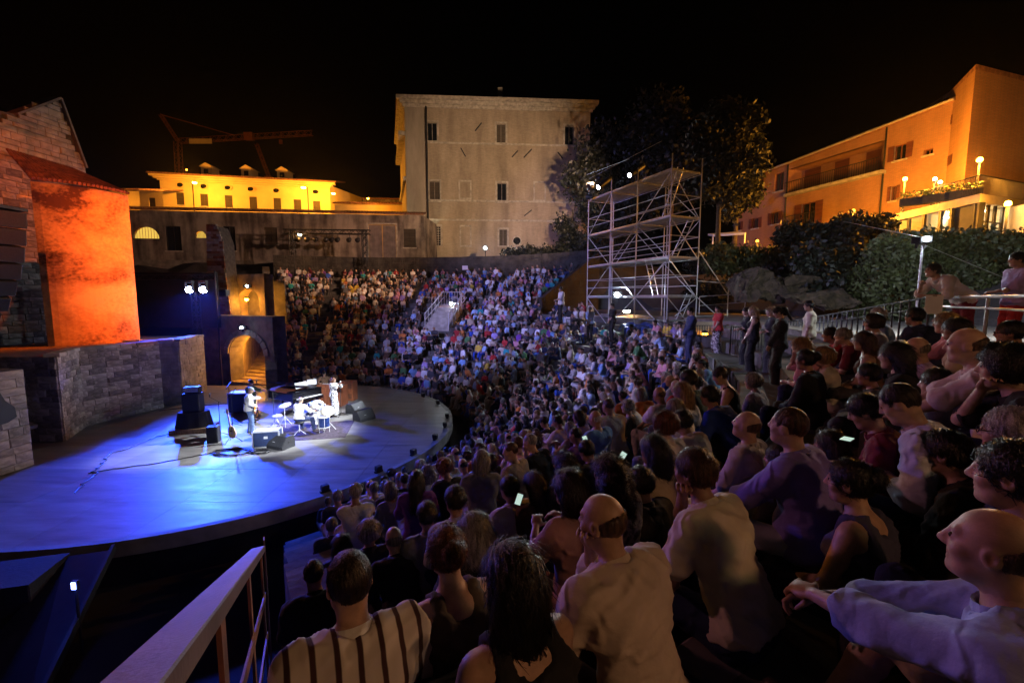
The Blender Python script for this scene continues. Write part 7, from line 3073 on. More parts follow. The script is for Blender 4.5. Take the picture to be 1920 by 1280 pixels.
# ---------------------------------------------------------------- railings and barriers
def railing(label, pts, h, m, name='railing', mids=(.5,), post=1.6, r=.022, group='railings'):
    pts = [Vector(p) for p in pts]
    ra = empty(name, pts[0], label=label, cat='railing', group=group)
    for a, b in zip(pts[:-1], pts[1:]):
        rod('handrail', a + Vector((0, 0, h)), b + Vector((0, 0, h)), r, m, ra)
        for mm in mids:
            rod('rail', a + Vector((0, 0, h * mm)), b + Vector((0, 0, h * mm)), r * .75, m, ra)
        n = max(1, int((b - a).length / post))
        for k in range(n + 1):
            p = a.lerp(b, k / n)
            rod('post', p, p + Vector((0, 0, h)), r, m, ra)
    return ra


# rail along the platform: seen at the photographer's eye level
rp = [polar(20.9, R(t)) for t in (-52, -45, -38, -31, -26)]
railing('steel rail along the platform edge behind the right-hand rows', [(x, y, ZP) for x, y in rp], .98, m_steel, mids=(.83, .12))
s0 = Vector((*polar(20.9, R(-26)), ZP))
s1 = floor_at(1470, 655, 3.3)
railing('dark stair rail sloping down from the platform', [s0 + Vector((-.05, .1, 0)), Vector((s1.x, s1.y, 3.35))], .98, m_iron, mids=(.8, .12), post=.3, r=.018)


def barrier(label, a, b, h=1.05, z=None):
    a, b = Vector(a), Vector(b)
    br = empty('crowd_barrier', a, label=label, cat='barrier', group='crowd barriers')
    rod('top_rail', a + Vector((0, 0, h)), b + Vector((0, 0, h)), .02, m_iron, br)
    rod('bottom_rail', a + Vector((0, 0, .15)), b + Vector((0, 0, .15)), .02, m_iron, br)
    n = int((b - a).length / .13)
    for k in range(n + 1):
        p = a.lerp(b, k / n)
        rod('bar', p + Vector((0, 0, .15)), p + Vector((0, 0, h)), .009 if 0 < k < n else .02, m_iron, br, 5)
    for p in (a, b):
        rod('foot', p + Vector((-.25, -.1, .02)), p + Vector((.25, .1, .02)), .018, m_iron, br, 6)
    return br


barrier('dark crowd barrier in front of the waiting women', floor_at(1368, 672, 3.3), floor_at(1436, 690, 3.3))
barrier('dark crowd barrier beside the woman in black', floor_at(1440, 690, 3.3), floor_at(1462, 660, 3.3))
barrier('crowd barrier at the left foot of the scaffold', floor_at(1062, 632, 3.0), floor_at(1100, 640, 3.0))
barrier('barrier in front of the sound desk', floor_at(1240, 655, 3.2), floor_at(1296, 660, 3.2))
# lit stair well beyond the woman in red
wl_ = empty('lit_stairwell', tuple(floor_at(1322, 655, 3.2)), label='low stair well glowing orange behind its grating', cat='stair well')
c = floor_at(1322, 655, 3.2)
MB().box(c + Vector((0, 1.0, .5)), (1.6, .12, 1.1)).build('back_wall', m_tuff, wl_)
MB().box(c + Vector((0, .5, -.02)), (1.6, 1.0, .05)).build('floor', m_tuff, wl_)
for k in range(16):
    rod('bar', c + Vector((-.75 + k * .1, 0, 0)), c + Vector((-.75 + k * .1, 0, .95)), .012, m_iron, wl_, 5)
for z in (.2, .55, .95):
    rod('rail', c + Vector((-.8, 0, z)), c + Vector((.8, 0, z)), .016, m_iron, wl_, 6)
lantern(c + Vector((.3, .75, .55)), 'orange lamp inside the grated stair well', 55, group='work lamps', strength=20, r=.12)
# a fence running back beside the scaffold
railing('steel barrier rail beside the far foot of the scaffold', [at(1312, 556, 24.0) - Vector((0, 0, 1)), at(1398, 550, 24.5) - Vector((0, 0, 1))], 1.0, m_steel, mids=(.5,))

# lit stair in the middle of the far tiers
ls = empty('lit_stair', tuple(at(815, 610, 33.5)), label='lamplit concrete stair with rails rising among the far audience', cat='stair')
m_step = mat('pale_concrete', (.42, .38, .30), .85, var=.25, scale=3, bump=.3)
a, b = at(797, 612, 33.0), at(822, 575, 34.2)
wv = Vector((1.9, -.35, 0))
n = 9
for k in range(n):
    f0, f1 = k / n, (k + 1) / n
    p0, p1 = a.lerp(b, f0), a.lerp(b, f1)
    z = a.z + (b.z - a.z) * f1
    MB().prism([Vector((p0.x, p0.y, z - .5)), Vector((p1.x, p1.y + .02, z - .5)), Vector((p1.x, p1.y + .02, z)), Vector((p0.x, p0.y, z))], wv).build('step', m_step, ls)
for off in (Vector((0, 0, 0)), wv):
    rod('handrail', a + off + Vector((0, 0, 1.0)), b + off + Vector((.4, .2, 1.25)), .04, m_alu, ls)
    rod('rail', a + off + Vector((0, 0, .5)), b + off + Vector((.4, .2, .75)), .03, m_alu, ls)
    for k in range(5):
        p = a.lerp(b, k / 4) + off
        rod('post', p + Vector((0, 0, -.2)), p + Vector((0, 0, 1.05)), .035, m_alu, ls)
vp = empty('vomitory', tuple(at(840, 590, 34.2)), label='small lit vomitory opening with a railed roof right of the lamplit stair', cat='archway')
c = at(837, 598, 34.4)
for s in (-.75, .75):
    MB().box(c + Vector((s, .6, .0)), (.22, 1.4, 2.0)).build('jamb', m_step, vp)
MB().box(c + Vector((0, .6, 1.08)), (1.9, 1.6, .16)).build('lintel', m_step, vp)
MB().box(c + Vector((0, 1.35, .0)), (1.3, .1, 2.0)).build('back_wall', m_tuff, vp)
tp = c + Vector((0, .2, 1.16))
for (p, q_) in ((tp + Vector((-.4, 0, 0)), tp + Vector((1.1, 0, 0))), (tp + Vector((1.1, 0, 0)), tp + Vector((1.1, 1.4, 0)))):
    rod('handrail', p + Vector((0, 0, 1.0)), q_ + Vector((0, 0, 1.0)), .035, m_alu, vp)
    for k in range(8):
        x = p.lerp(q_, k / 7)
        rod('baluster', x, x + Vector((0, 0, 1.0)), .018, m_alu, vp, 5)
lantern(c + Vector((0, .35, .75)), 'orange lamp inside the vomitory opening', 250, group='work lamps', strength=25, r=.14)
bulkhead_lamp(at(846, 569, 33.9), 'floodlight', 'white floodlight on the roof rail of the vomitory', 'floodlight', 160, WHITE, group='floodlights round the theatre', size=(.4, .2, .34), strength=220, kind='SPOT', angle=150)

# flood on a post at the right, and the added lamp behind the photographer
p = at(1738, 448, 9.8)
bulkhead_lamp(p, 'floodlight', 'white floodlight on a post before the right-hand bushes', 'floodlight', 260, WHITE, group='floodlights round the theatre', size=(.2, .14, .15), strength=400, kind='SPOT', angle=155, fwd=(-.45, -.6, 0))
bulkhead_lamp(p + Vector((.12, .35, .0)), 'floodlight', 'back-to-back floodlight on the same post facing the bushes', 'floodlight', 1800, WHITE, group='floodlights round the theatre', size=(.2, .14, .15), strength=60, kind='SPOT', angle=130, fwd=(.75, .66, 0))
ps = empty('lamp_post', (p.x + .04, p.y + .12, ZP), label='slim post with guy wire carrying the right-hand floodlight', cat='post')
rod('pole', (p.x + .04, p.y + .13, ZP), (p.x + .04, p.y + .13, p.z - .12), .025, m_steel, ps)
rod('guy_wire', (p.x + .04, p.y + .13, p.z - .1), at(1900, 528, 9.5), .006, m_steel, ps, 5)
rod('guy_wire', (p.x + .04, p.y + .13, p.z + .05), at(1580, 415, 23), .006, m_steel, ps, 5)
MB().lathe([(.15, 0), (.15, .03), (.04, .08)], (p.x + .04, p.y + .13, ZP), 10).build('base_plate', m_steel, ps)
street_lamp((4.8, -3.4, 7.8), 'unseen street lamp added behind the near tiers', ZP, 250, strength=60, r=.2, col=(1.0, .43, .20), group='street lamps by the hotel')  # added unseen lamp for the warm light on the near backs

# ================================================================ handrail beside the photographer
hr_ = empty('stair_handrail', (-1.3, 2.0, 3.0), label='wide flat handrail running down the stair beside the photographer', cat='handrail')
m_rail = mat('painted_rail', (.125, .085, .09), .5, var=.3, scale=3, bump=.12, bscale=60)
m_rust = mat('rust_brown_steel', (.22, .085, .04), .6, var=.3, scale=5, bump=.2)
ra, rb = at(275, 1275, .62), at(484, 1031, 3.4)
rd = (rb - ra).normalized()
ra = ra - rd * .6
MB().beam(ra, rb, .10, .05).build('handrail', m_rail, hr_, bevel=.004)
sd_v = Vector((rd.y, -rd.x, 0)).normalized()
for off, th_ in ((-.42, .05), (-.78, .05)):
    MB().beam(ra + Vector((0, 0, off)) + sd_v * .03, rb + Vector((0, 0, off)) + sd_v * .03, .012, th_).build('lower_rail', m_rust, hr_)
for k, f in enumerate((.32, .62, .985)):
    p = ra.lerp(rb, f)
    MB().beam(p + Vector((0, 0, -.016)) + sd_v * .02, p + Vector((0, 0, -1.15)) + sd_v * .02, .10, .014, up=(sd_v.x, sd_v.y, 0)).build('post', m_rust, hr_)
p0 = ra.lerp(rb, 1.0)
MB().beam(p0 + rd * .10 + Vector((.05, 0, .10)), p0 + rd * .1 + Vector((.05, 0, -1.2)), .07, .012, up=(sd_v.x, sd_v.y, 0)).build('end_plate', m_rail, hr_)
# dark ramp and flight of steps left of the handrail, with its little blue lamp
rmp = empty('backstage_ramp', (-8.0, 7.0, -1), label='dark ramp with a raised kerb leading up to the stage corner', cat='ramp')
a0, a1 = floor_at(124, 1041), floor_at(212, 1028)
MB().add([a0 + Vector((0, 0, -.02)), a1 + Vector((0, 0, -.02)), Vector((-6.6, 5.0, -1.0)), Vector((-8.4, 5.0, -1.0))], [(0, 1, 2, 3)]).build('ramp_deck', m_black, rmp)
MB().beam(a1 + Vector((.02, 0, .03)), Vector((-6.6, 5.0, -.85)), .06, .16).build('kerb', m_black, rmp)
lb_ = empty('marker_lamp', tuple(at(141, 1096, 6.9)), label='tiny blue marker lamp beside the backstage ramp', cat='lamp')
q = at(141, 1096, 6.9)
MB().box(q, (.10, .05, .16)).build('housing', m_black, lb_)
MB().box(q + Vector((.0, -.03, .0)), (.07, .012, .12)).build('lamp_glass', emit('marker_glass', (.25, .35, 1.0), 14), lb_)
rod('stem', (q.x, q.y, q.z - .08), (q.x, q.y, -1.0), .02, m_black, lb_)
lamp('light', 'POINT', q + Vector((.05, -.12, .0)), 6, (.05, .1, 1.0), lb_, size=.05)
for k, (px, py, yy, s, lab) in enumerate(((12, 1015, 7.6, (1.2, 1.0, 1.2), 'black equipment case at the bottom left edge'),)):
    q = at(px, py, yy)
    s = (s[0], s[1], s[2] * .55)
    bx = empty('equipment_case', (q.x, q.y, -1), R(15), label=lab, cat='road case')
    MB().box((0, 0, s[2] / 2 + .35), s).build('case', m_blackcloth, bx, bevel=.02, world=False)
    MB().box((0, 0, s[2] + .36), (s[0] * 1.02, s[1] * 1.02, .04)).build('lid', m_blackcloth, bx, world=False)
    MB().box((0, 0, .175), (s[0] * .9, s[1] * .9, .35)).build('dolly', m_iron, bx, world=False)

# ================================================================ audience
NUM = ['first', 'second', 'third', 'fourth', 'fifth', 'sixth', 'seventh', 'eighth', 'ninth', 'tenth', 'eleventh', 'twelfth', 'thirteenth', 'fourteenth', 'fifteenth',
       'sixteenth', 'seventeenth', 'eighteenth', 'nineteenth']
TENS = {2: 'twent', 3: 'thirt', 4: 'fort', 5: 'fift', 6: 'sixt', 7: 'sevent', 8: 'eight', 9: 'ninet'}


def ordinal(n):
    if n <= 19:
        return NUM[n - 1]
    if n >= 100:
        return 'hundred-and-' + ordinal(n - 100) if n > 100 else 'hundredth'
    t, u = divmod(n, 10)
    return TENS[t] + ('ieth' if u == 0 else 'y-' + NUM[u - 1])


LOOK = Vector((-9.0, 17.5, 0))


def facing(x, y, turn=0.0):
    return math.atan2(LOOK.y - y, LOOK.x - x) - PI / 2 + R(turn)


HERO_XY = []
seat_root = None


def hero(px, py, D, label, pose='clasp', turn=0, scale=1.0, fine=True, h=None, **kw):
    """Someone near enough to the photographer to be told apart: head at the surveyed sight line."""
    po = dict(POSES[pose])
    spec = {k: kw.pop(k) for k in ('skin', 'hair', 'top', 'bottom', 'shoes') if k in kw}
    po.update(kw)
    J = skeleton(po)
    Hd = at(px, py, D)
    rz = facing(Hd.x, Hd.y, turn)
    off = Matrix.Rotation(rz, 3, 'Z') @ Vector(J['head']) * scale
    loc = Hd - off
    HERO_XY.append((loc.x, loc.y))
    h = h or (.013 if D < 2.6 else .021 if D < 4 else .028)
    o, J = make_person('person', label, pose, loc, rz, scale=scale, fine=fine, h=h, hh=.0058 if D < 2.3 else .009 if D < 3.2 else .013, group='audience near the photographer', **spec, **kw)
    if not po.get('stand'):
        # the stone block this person sits on
        r = math.hypot(loc.x - CX, loc.y - CY)
        i = min(N_LOW - 1, int((r - R0) / TREAD))
        zt_ = tier_z(i) - .4
        if loc.z > zt_ + .05:
            v = Matrix.Rotation(rz, 3, 'Z')
            c = Vector((loc.x, loc.y, 0)) + v @ Vector((0, -.06, 0))
            b = MB().box((c.x, c.y, (zt_ + loc.z - .012) / 2), (.62, .5, loc.z - .012 - zt_), rz)
            bo = b.build('stone_seat', m_lime3, SEATS, bevel=.02)
    return o


SEATS = empty('seat_blocks', (0, 3, 3), label='rough dark stone seat blocks under the people nearest the photographer', cat='seats')
m_rail_shadow = None


def rail_shadow_mat():  # white cotton with the railing's bar shadows painted on as dark bands
    m, nt, b = _nodes('rail_shadow_cotton')
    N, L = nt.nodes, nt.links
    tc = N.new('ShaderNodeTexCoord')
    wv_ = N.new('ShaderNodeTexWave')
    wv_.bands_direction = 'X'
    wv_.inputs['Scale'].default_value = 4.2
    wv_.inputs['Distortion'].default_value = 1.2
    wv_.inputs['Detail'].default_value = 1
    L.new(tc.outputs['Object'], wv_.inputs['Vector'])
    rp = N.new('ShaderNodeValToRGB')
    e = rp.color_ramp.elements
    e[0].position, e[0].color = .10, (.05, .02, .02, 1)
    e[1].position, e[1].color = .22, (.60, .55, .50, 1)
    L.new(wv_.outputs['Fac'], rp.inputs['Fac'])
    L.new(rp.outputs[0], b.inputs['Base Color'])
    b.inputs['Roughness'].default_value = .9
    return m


m_rail_shadow = rail_shadow_mat()
m_floral = mat('floral_cloth', (.06, .05, .06), .9, col2=(.45, .42, .40), scale=14, bump=.2, pos=(.45, .55))
# --- front line, right
hero(1862, 1028, 1.15, 'man in lilac blue shirt clasping his bare knee in the lower right corner', 'knee', 4, 1.0, skin=1, hair=('bald', (.13, .075, .05)), top=((.30, .36, .64), 1.35), bottom=('beige', 'shorts'),
     hr=(.06, .58, .37), hl=(.0, .60, .40), ar=(.07, .52, -.13), al=(-.16, .50, -.24), pitch=-.02, lean=.16, lean2=.30, hnr=(.3, .3, .9), hnl=(-.3, .3, .9), curl=.7)
hero(1897, 893, 1.42, 'dark haired woman in profile at the right edge above the lilac shirted man', 'lap', 0, 1.0, skin=3, hair=('bun', 'black'), top=('black', .7), bottom=('black', 'trousers'), fem=1, pitch=.08)
hero(1893, 812, 2.0, 'grey haired man in glasses with patterned scarf at the right edge', 'clasp', -6, 1.0, skin=3, hair=('short', 'white'), top=('charcoal', 1.9), bottom=('charcoal', 'trousers'), glasses=1)
hero(1688, 757, 2.5, 'man in pale shirt bending over the glow of his phone', 'phone', 6, 1.02, skin=1, hair=('crop', 'dark brown'), top=((.55, .58, .72), 1.3), bottom=('navy', 'trousers'), lean=.34, lean2=.55, pitch=.55)
hero(1622, 772, 2.75, 'youth in crimson top looking down beside the man with the phone', 'phone', 12, .94, skin=0, hair=('short', 'black'), top=('burgundy', .7), bottom=('black', 'trousers'), pitch=.5, lean=.3, lean2=.45)
hero(1478, 800, 2.6, 'heavy man in purple shirt with watch resting his forearms on his knees', 'clasp', 2, 1.05, skin=1, hair=('crop', 'chestnut'), top=((.20, .16, .50), 1.25), bottom=('light grey', 'trousers'), fat=.8, pitch=-.02, lean=.22, lean2=.34, hr=(.06, .50, .24), hl=(-.10, .52, .20))
hero(1592, 905, 2.15, 'woman with dark bun and bare shoulder straps in front of the purple shirted man', 'lap', 0, .98, skin=1, hair=('bun', 'black'), top=((.05, .05, .10), 'strap'), bottom=('black', 'skirt'), fem=1, yaw=.15)
hero(1302, 885, 2.1, 'woman in cream tee with short brown hair resting chin on hand', 'chin', 2, 1.0, skin=2, hair=('short', 'chestnut'), top=('cream', .6), bottom=('navy', 'trousers'), fem=1, lean=.30, lean2=.50, hl=(-.08, .42, .2))
hero(1130, 978, 1.72, 'bald man in pale rumpled shirt seen from behind with hand to chin', 'chin', 4, 1.04, skin=1, hair=('bald', (.13, .075, .05)), top=((.60, .50, .42), 1.3), bottom=('charcoal', 'trousers'), lean=.26, lean2=.42, pitch=.12, yaw=.25)
hero(838, 1035, 1.85, 'woman with ginger updo and bare back in a sparkling strap dress', 'lap', 6, .97, skin=3, hair=('bun', 'auburn'), top=((.10, .08, .06), 'strap'), bottom=('black', 'skirt'), fem=1, yaw=-.15)
hero(957, 1085, 1.36, 'woman with very long black hair covering her back', 'lap', 2, 1.0, skin=1, hair=('long', 'black'), top=('black', 'strap'), bottom=('black', 'skirt'), fem=1, pitch=.02)
hero(655, 1092, 1.52, 'balding man in white striped shirt beside the handrail', 'lap', 4, 1.03, skin=1, hair=('crop', 'dark brown'), top=('white', .9, m_rail_shadow), bottom=('charcoal', 'trousers'), fat=.5)
# --- second line
hero(955, 915, 4.0, 'dark haired man in white tee lit by the phone beside him', 'lap', 4, 1.0, skin=2, hair=('short', 'black'), top=((.66, .60, .55), .8), bottom=('navy', 'trousers'))
hero(1066, 915, 2.6, 'dark haired woman in rose shirt fanning herself', 'clap', 8, 1.0, skin=2, hair=('bob', 'dark brown'), top=((.40, .22, .22), .8), bottom=('charcoal', 'trousers'), fem=1, hr=(.25, .36, .42))
hero(888, 1002, 2.25, 'woman with ash blond bob between ginger updo and white tee', 'lap', 0, 1.0, skin=3, hair=('bob', 'grey'), top=('black', .7), bottom=('black', 'trousers'), fem=1)
hero(1140, 885, 2.75, 'woman with long dark hair and mottled print blouse', 'lap', 6, 1.0, skin=1, hair=('wavy', 'dark brown'), top=('white', 1.2, m_floral), bottom=('navy', 'skirt'), fem=1)
hero(1225, 845, 3.2, 'woman with long straight dark hair in tan top', 'lap', -4, 1.0, skin=2, hair=('long', 'black'), top=('beige', .7), bottom=('black', 'trousers'), fem=1, glasses=1)
hero(1243, 797, 4.0, 'woman with auburn curls and white cardigan', 'lap', 0, 1.0, skin=3, hair=('curly', 'auburn'), top=('cream', 1.9), bottom=('beige', 'trousers'), fem=1)
hero(1278, 790, 4.3, 'dark haired man in plain white tee', 'clasp', 0, 1.0, fine=False, skin=2, hair=('short', 'black'), top=('white', .8), bottom=('navy', 'trousers'))
hero(1400, 797, 3.3, 'bald man in dusty pink tee leaning back on his elbows', 'back', 6, 1.0, skin=1, hair=('bald', (.13, .075, .05)), top=((.52, .46, .44), .8), bottom=('charcoal', 'trousers'), pitch=-.15)
hero(1330, 743, 4.8, 'man in royal blue shirt hunched on the step', 'clasp', -4, 1.0, fine=False, skin=2, hair=('short', 'black'), top=('royal blue', 1.9), bottom=('charcoal', 'trousers'), lean=.5, lean2=.75)
hero(1290, 712, 5.3, 'dark haired man in dark green jacket', 'lap', 0, 1.05, fine=False, skin=1, hair=('short', 'dark brown'), top=((.05, .09, .07), 1.9), bottom=('charcoal', 'trousers'))
hero(1278, 737, 5.0, 'woman with long blond hair and white top', 'lap', 0, 1.0, fine=False, skin=3, hair=('long', 'blond'), top=('white', .8), bottom=('beige', 'skirt'), fem=1)
hero(1265, 768, 4.7, 'grey haired man in glasses and white shirt', 'lap', 0, 1.0, fine=False, skin=3, hair=('short', 'grey'), top=('white', .8), bottom=('grey', 'trousers'), glasses=1)
hero(1410, 716, 6.4, 'woman with grey curls and striped grey blouse', 'lap', -8, 1.0, fine=False, skin=3, hair=('curly', 'grey'), top=('light grey', .8), bottom=('navy', 'trousers'), fem=1)
hero(1462, 862, 2.9, 'person in black top half hidden behind the purple shirted man', 'lap', 0, .95, fine=False, skin=2, hair=('short', 'dark brown'), top=('black', .7), bottom=('black', 'trousers'))
hero(1200, 905, 2.9, 'dark shirted man between the blouse and the cream tee', 'lap', 0, .96, fine=False, skin=2, hair=('short', 'black'), top=('black', .8), bottom=('black', 'trousers'))
hero(1555, 835, 3.3, 'woman in black with drawn up knees behind the purple shirted man', 'knee', 0, .97, fine=False, skin=1, hair=('long', 'dark brown'), top=('black', .7), bottom=('charcoal', 'trousers'), fem=1)
hero(1770, 850, 2.2, 'person in black leaning forward below the man with the phone', 'clasp', 0, 1.0, skin=1, hair=('short', 'black'), top=('black', 1.9), bottom=('black', 'trousers'))
hero(800, 965, 3.7, 'dark haired man in plaid shirt left of the ash blond bob', 'lap', 0, 1.0, fine=False, skin=2, hair=('short', 'black'), top=('grey', .9), bottom=('navy', 'trousers'))
hero(853, 937, 3.5, 'man with short black hair in pinstripe shirt', 'lap', 0, 1.0, fine=False, skin=2, hair=('short', 'dark brown'), top=('light grey', .9), bottom=('navy', 'trousers'))
hero(1058, 870, 4.0, 'dark haired woman in charcoal dress', 'lap', 0, 1.0, fine=False, skin=2, hair=('wavy', 'dark brown'), top=('charcoal', .7), bottom=('charcoal', 'skirt'), fem=1)
hero(1100, 845, 4.9, 'dark haired man holding a bright phone', 'phone', 0, 1.0, fine=False, skin=2, hair=('short', 'black'), top=('black', .8), bottom=('navy', 'trousers'))
hero(1000, 908, 4.0, 'woman with long brown hair holding a phone beside the white tee', 'phone', -4, .96, fine=False, skin=2, hair=('long', 'brown'), top=('brown', .7), bottom=('charcoal', 'skirt'), fem=1)
hero(690, 998, 4.2, 'white curly haired woman alone near the handrail foot', 'lap', 0, 1.0, fine=False, skin=3, hair=('curly', 'white'), top=('charcoal', .9), bottom=('navy', 'trousers'), fem=1)
hero(738, 1010, 3.6, 'bald man in black beside the white curly haired woman', 'clasp', 0, .95, fine=False, skin=1, hair=('bald', (.30, .25, .22)), top=('black', .9), bottom=('black', 'trousers'))
hero(622, 985, 6.2, 'grey haired man in dark shirt at the handrail end of a front row', 'lap', 0, 1.0, fine=False, skin=3, hair=('short', 'grey'), top=('charcoal', .9), bottom=('navy', 'trousers'))
hero(588, 1075, 3.3, 'person in black with dark cropped hair beside the handrail foot', 'clasp', 0, .97, fine=False, skin=2, hair=('crop', 'black'), top=('black', .9), bottom=('black', 'trousers'))
hero(640, 1020, 4.6, 'woman in navy with dark bob between handrail and white curls', 'lap', 0, .97, fine=False, skin=2, hair=('bob', 'dark brown'), top=('navy', .8), bottom=('black', 'trousers'), fem=1)
# --- right-hand rows
hero(1676, 668, 3.7, 'dark haired woman in sharp profile with pale face', 'lap', 2, 1.0, fine=False, skin=3, hair=('long', 'black'), top=('black', .7), bottom=('black', 'skirt'), fem=1)
hero(1718, 655, 4.1, 'bald man in glasses and lilac shirt', 'lap', 0, 1.02, fine=False, skin=1, hair=('bald', (.30, .25, .22)), top=('lilac', .8), bottom=('grey', 'trousers'), glasses=1)
hero(1812, 648, 2.9, 'bald man in pale tee with arms stretched over his knees', 'clasp', 4, 1.05, skin=1, hair=('bald', (.13, .075, .05)), top=((.60, .50, .50), .7), bottom=('navy', 'trousers'), lean=.26, lean2=.4, hr=(.1, .62, .24), hl=(-.1, .62, .22))
hero(1880, 690, 2.5, 'dark haired person resting a cheek on one hand by the right edge', 'chin', 6, 1.05, skin=1, hair=('curly', 'black'), top=('black', .8), bottom=('light grey', 'trousers'))
hero(1628, 703, 4.3, 'woman with hair band in dark top beneath the sharp profile', 'lap', 0, .97, fine=False, skin=2, hair=('short', 'black'), top=('charcoal', .7), bottom=('black', 'trousers'), fem=1)
hero(1543, 670, 5.6, 'woman with blond curls and cream top', 'lap', 0, 1.0, fine=False, skin=3, hair=('curly', 'blond'), top=('cream', .8), bottom=('charcoal', 'trousers'), fem=1)
hero(1510, 675, 5.0, 'person all in black with dark hair on the low wall', 'lap', -6, 1.0, fine=False, skin=2, hair=('bun', 'black'), top=('black', 1.9), bottom=('black', 'trousers'), fem=1)
hero(1500, 650, 5.9, 'woman with light brown hair, fist at her chin', 'chin', -6, 1.0, fine=False, skin=3, hair=('wavy', 'blond'), top=('pink', .7), bottom=('navy', 'trousers'), fem=1)
hero(1556, 628, 6.6, 'dark haired man in bright red tee', 'clasp', 0, 1.0, fine=False, skin=2, hair=('short', 'dark brown'), top=('red', .7), bottom=('navy', 'trousers'))
hero(1580, 630, 6.3, 'grey haired man in dark tee, head on fist', 'chin', 0, 1.0, fine=False, skin=1, hair=('short', 'grey'), top=('burgundy', .7), bottom=('charcoal', 'trousers'))
hero(1618, 640, 5.4, 'woman with long brown hair and sleeveless brown top', 'lap', 0, 1.0, fine=False, skin=1, hair=('long', 'brown'), top=('brown', 'strap'), bottom=('charcoal', 'skirt'), fem=1)
hero(1636, 606, 6.2, 'woman with dark curls and white blouse', 'lap', 0, 1.0, fine=False, skin=2, hair=('curly', 'dark brown'), top=('white', .9), bottom=('navy', 'trousers'), fem=1)
hero(1645, 592, 6.8, 'white haired man in light blue shirt', 'lap', 0, 1.05, fine=False, skin=3, hair=('short', 'white'), top=('pale blue', .9), bottom=('grey', 'trousers'))
hero(1714, 594, 6.0, 'bearded man in navy tee, facing the camera', 'clasp', -40, 1.05, fine=False, skin=2, hair=('short', 'black'), top=('navy', .8), bottom=('black', 'trousers'), pitch=0)
hero(1772, 606, 5.0, 'blond woman in pale pink top reaching forward', 'knee', 0, 1.0, fine=False, skin=3, hair=('bob', 'blond'), top=('pink', .7), bottom=('cream', 'trousers'), fem=1)
hero(1790, 618, 4.6, 'woman with long black hair beside the blond woman', 'lap', 0, 1.0, fine=False, skin=2, hair=('long', 'black'), top=('beige', .6), bottom=('black', 'trousers'), fem=1)
hero(1893, 625, 4.2, 'dark haired man with glasses in black at the right edge of the upper row', 'lap', 0, 1.0, fine=False, skin=2, hair=('short', 'black'), top=('black', .8), bottom=('black', 'trousers'), glasses=1)
hero(1755, 720, 3.2, 'person in dark grey shirt in front of the pale tee', 'lap', 0, .95, fine=False, skin=1, hair=('short', 'dark brown'), top=('charcoal', .8), bottom=('black', 'trousers'))


# --- people on their feet
def stander(px, py_feet, z, label, pose='stand', turn=0, scale=1.0, rz=None, **kw):
    p = floor_at(px, py_feet, z)
    r = facing(p.x, p.y, turn) if rz is None else rz
    HERO_XY.append((p.x, p.y))
    spec = {k: kw.pop(k) for k in ('skin', 'hair', 'top', 'bottom') if k in kw}
    return make_person('person', label, pose, p, r, scale=scale, fine=False, h=.025, hh=.013, group='people standing in the theatre', **spec, **kw)[0]


stander(1344, 668, 3.2, 'woman in scarlet top and print skirt standing by the stair well', 'stand_clasp', 15, .98, skin=2, hair=('ponytail', 'dark brown'), top=('red', .5), bottom=('green', 'skirt', m_floral), fem=1)
stander(1293, 684, 3.1, 'usher in dark suit standing under the scaffold', 'stand_clasp', 10, 1.02, skin=1, hair=('short', 'black'), top=('navy', 1.95), bottom=('navy', 'trousers'))
stander(1396, 692, 3.2, 'waiting woman in dark dress, nearest the stair well', 'stand_cross', 0, .98, skin=2, hair=('short', 'dark brown'), top=('black', .7), bottom=('black', 'skirt'), fem=1)
stander(1408, 705, 3.2, 'waiting woman with long blond hair and red bag', 'stand_clasp', 0, 1.0, skin=3, hair=('long', 'blond'), top=('black', 'strap'), bottom=('black', 'skirt'), fem=1)
stander(1441, 708, 3.2, 'waiting blond woman half hidden by the woman in black', 'stand_cross', 0, 1.0, skin=3, hair=('wavy', 'blond'), top=('charcoal', .7), bottom=('charcoal', 'skirt'), fem=1)
stander(1457, 730, 3.2, 'woman in long black dress with ponytail looking down', 'stand_clasp', 5, 1.02, skin=3, hair=('ponytail', 'black'), top=('black', 1.9), bottom=('black', 'skirt'), fem=1, pitch=.5)
stander(1512, 700, 3.35, 'man in white tee with hand on hip by the stair rail', 'stand', -10, 1.0, skin=2, hair=('short', 'black'), top=('cream', .8), bottom=('charcoal', 'trousers'))
stander(1106, 640, 3.0, 'steward in pale blue shirt standing left of the scaffold', 'stand_clasp', 30, 1.0, skin=1, hair=('short', 'grey'), top=('pale blue', .9), bottom=('black', 'trousers'))
stander(1052, 606, 4.0, 'man in white shirt standing at the edge of the far rows', 'stand_cross', 0, 1.0, skin=1, hair=('short', 'dark brown'), top=('white', .9), bottom=('black', 'trousers'))
stander(1148, 640, 3.2, 'technician in black leaning at the scaffold foot', 'stand_clasp', 0, 1.0, skin=1, hair=('short', 'black'), top=('black', .9), bottom=('black', 'trousers'))
stander(1029, 540, 6.6, 'woman in violet dress standing on the top step', 'stand_clasp', 0, 1.0, skin=2, hair=('bob', 'dark brown'), top=('purple', .6), bottom=('purple', 'skirt'), fem=1)
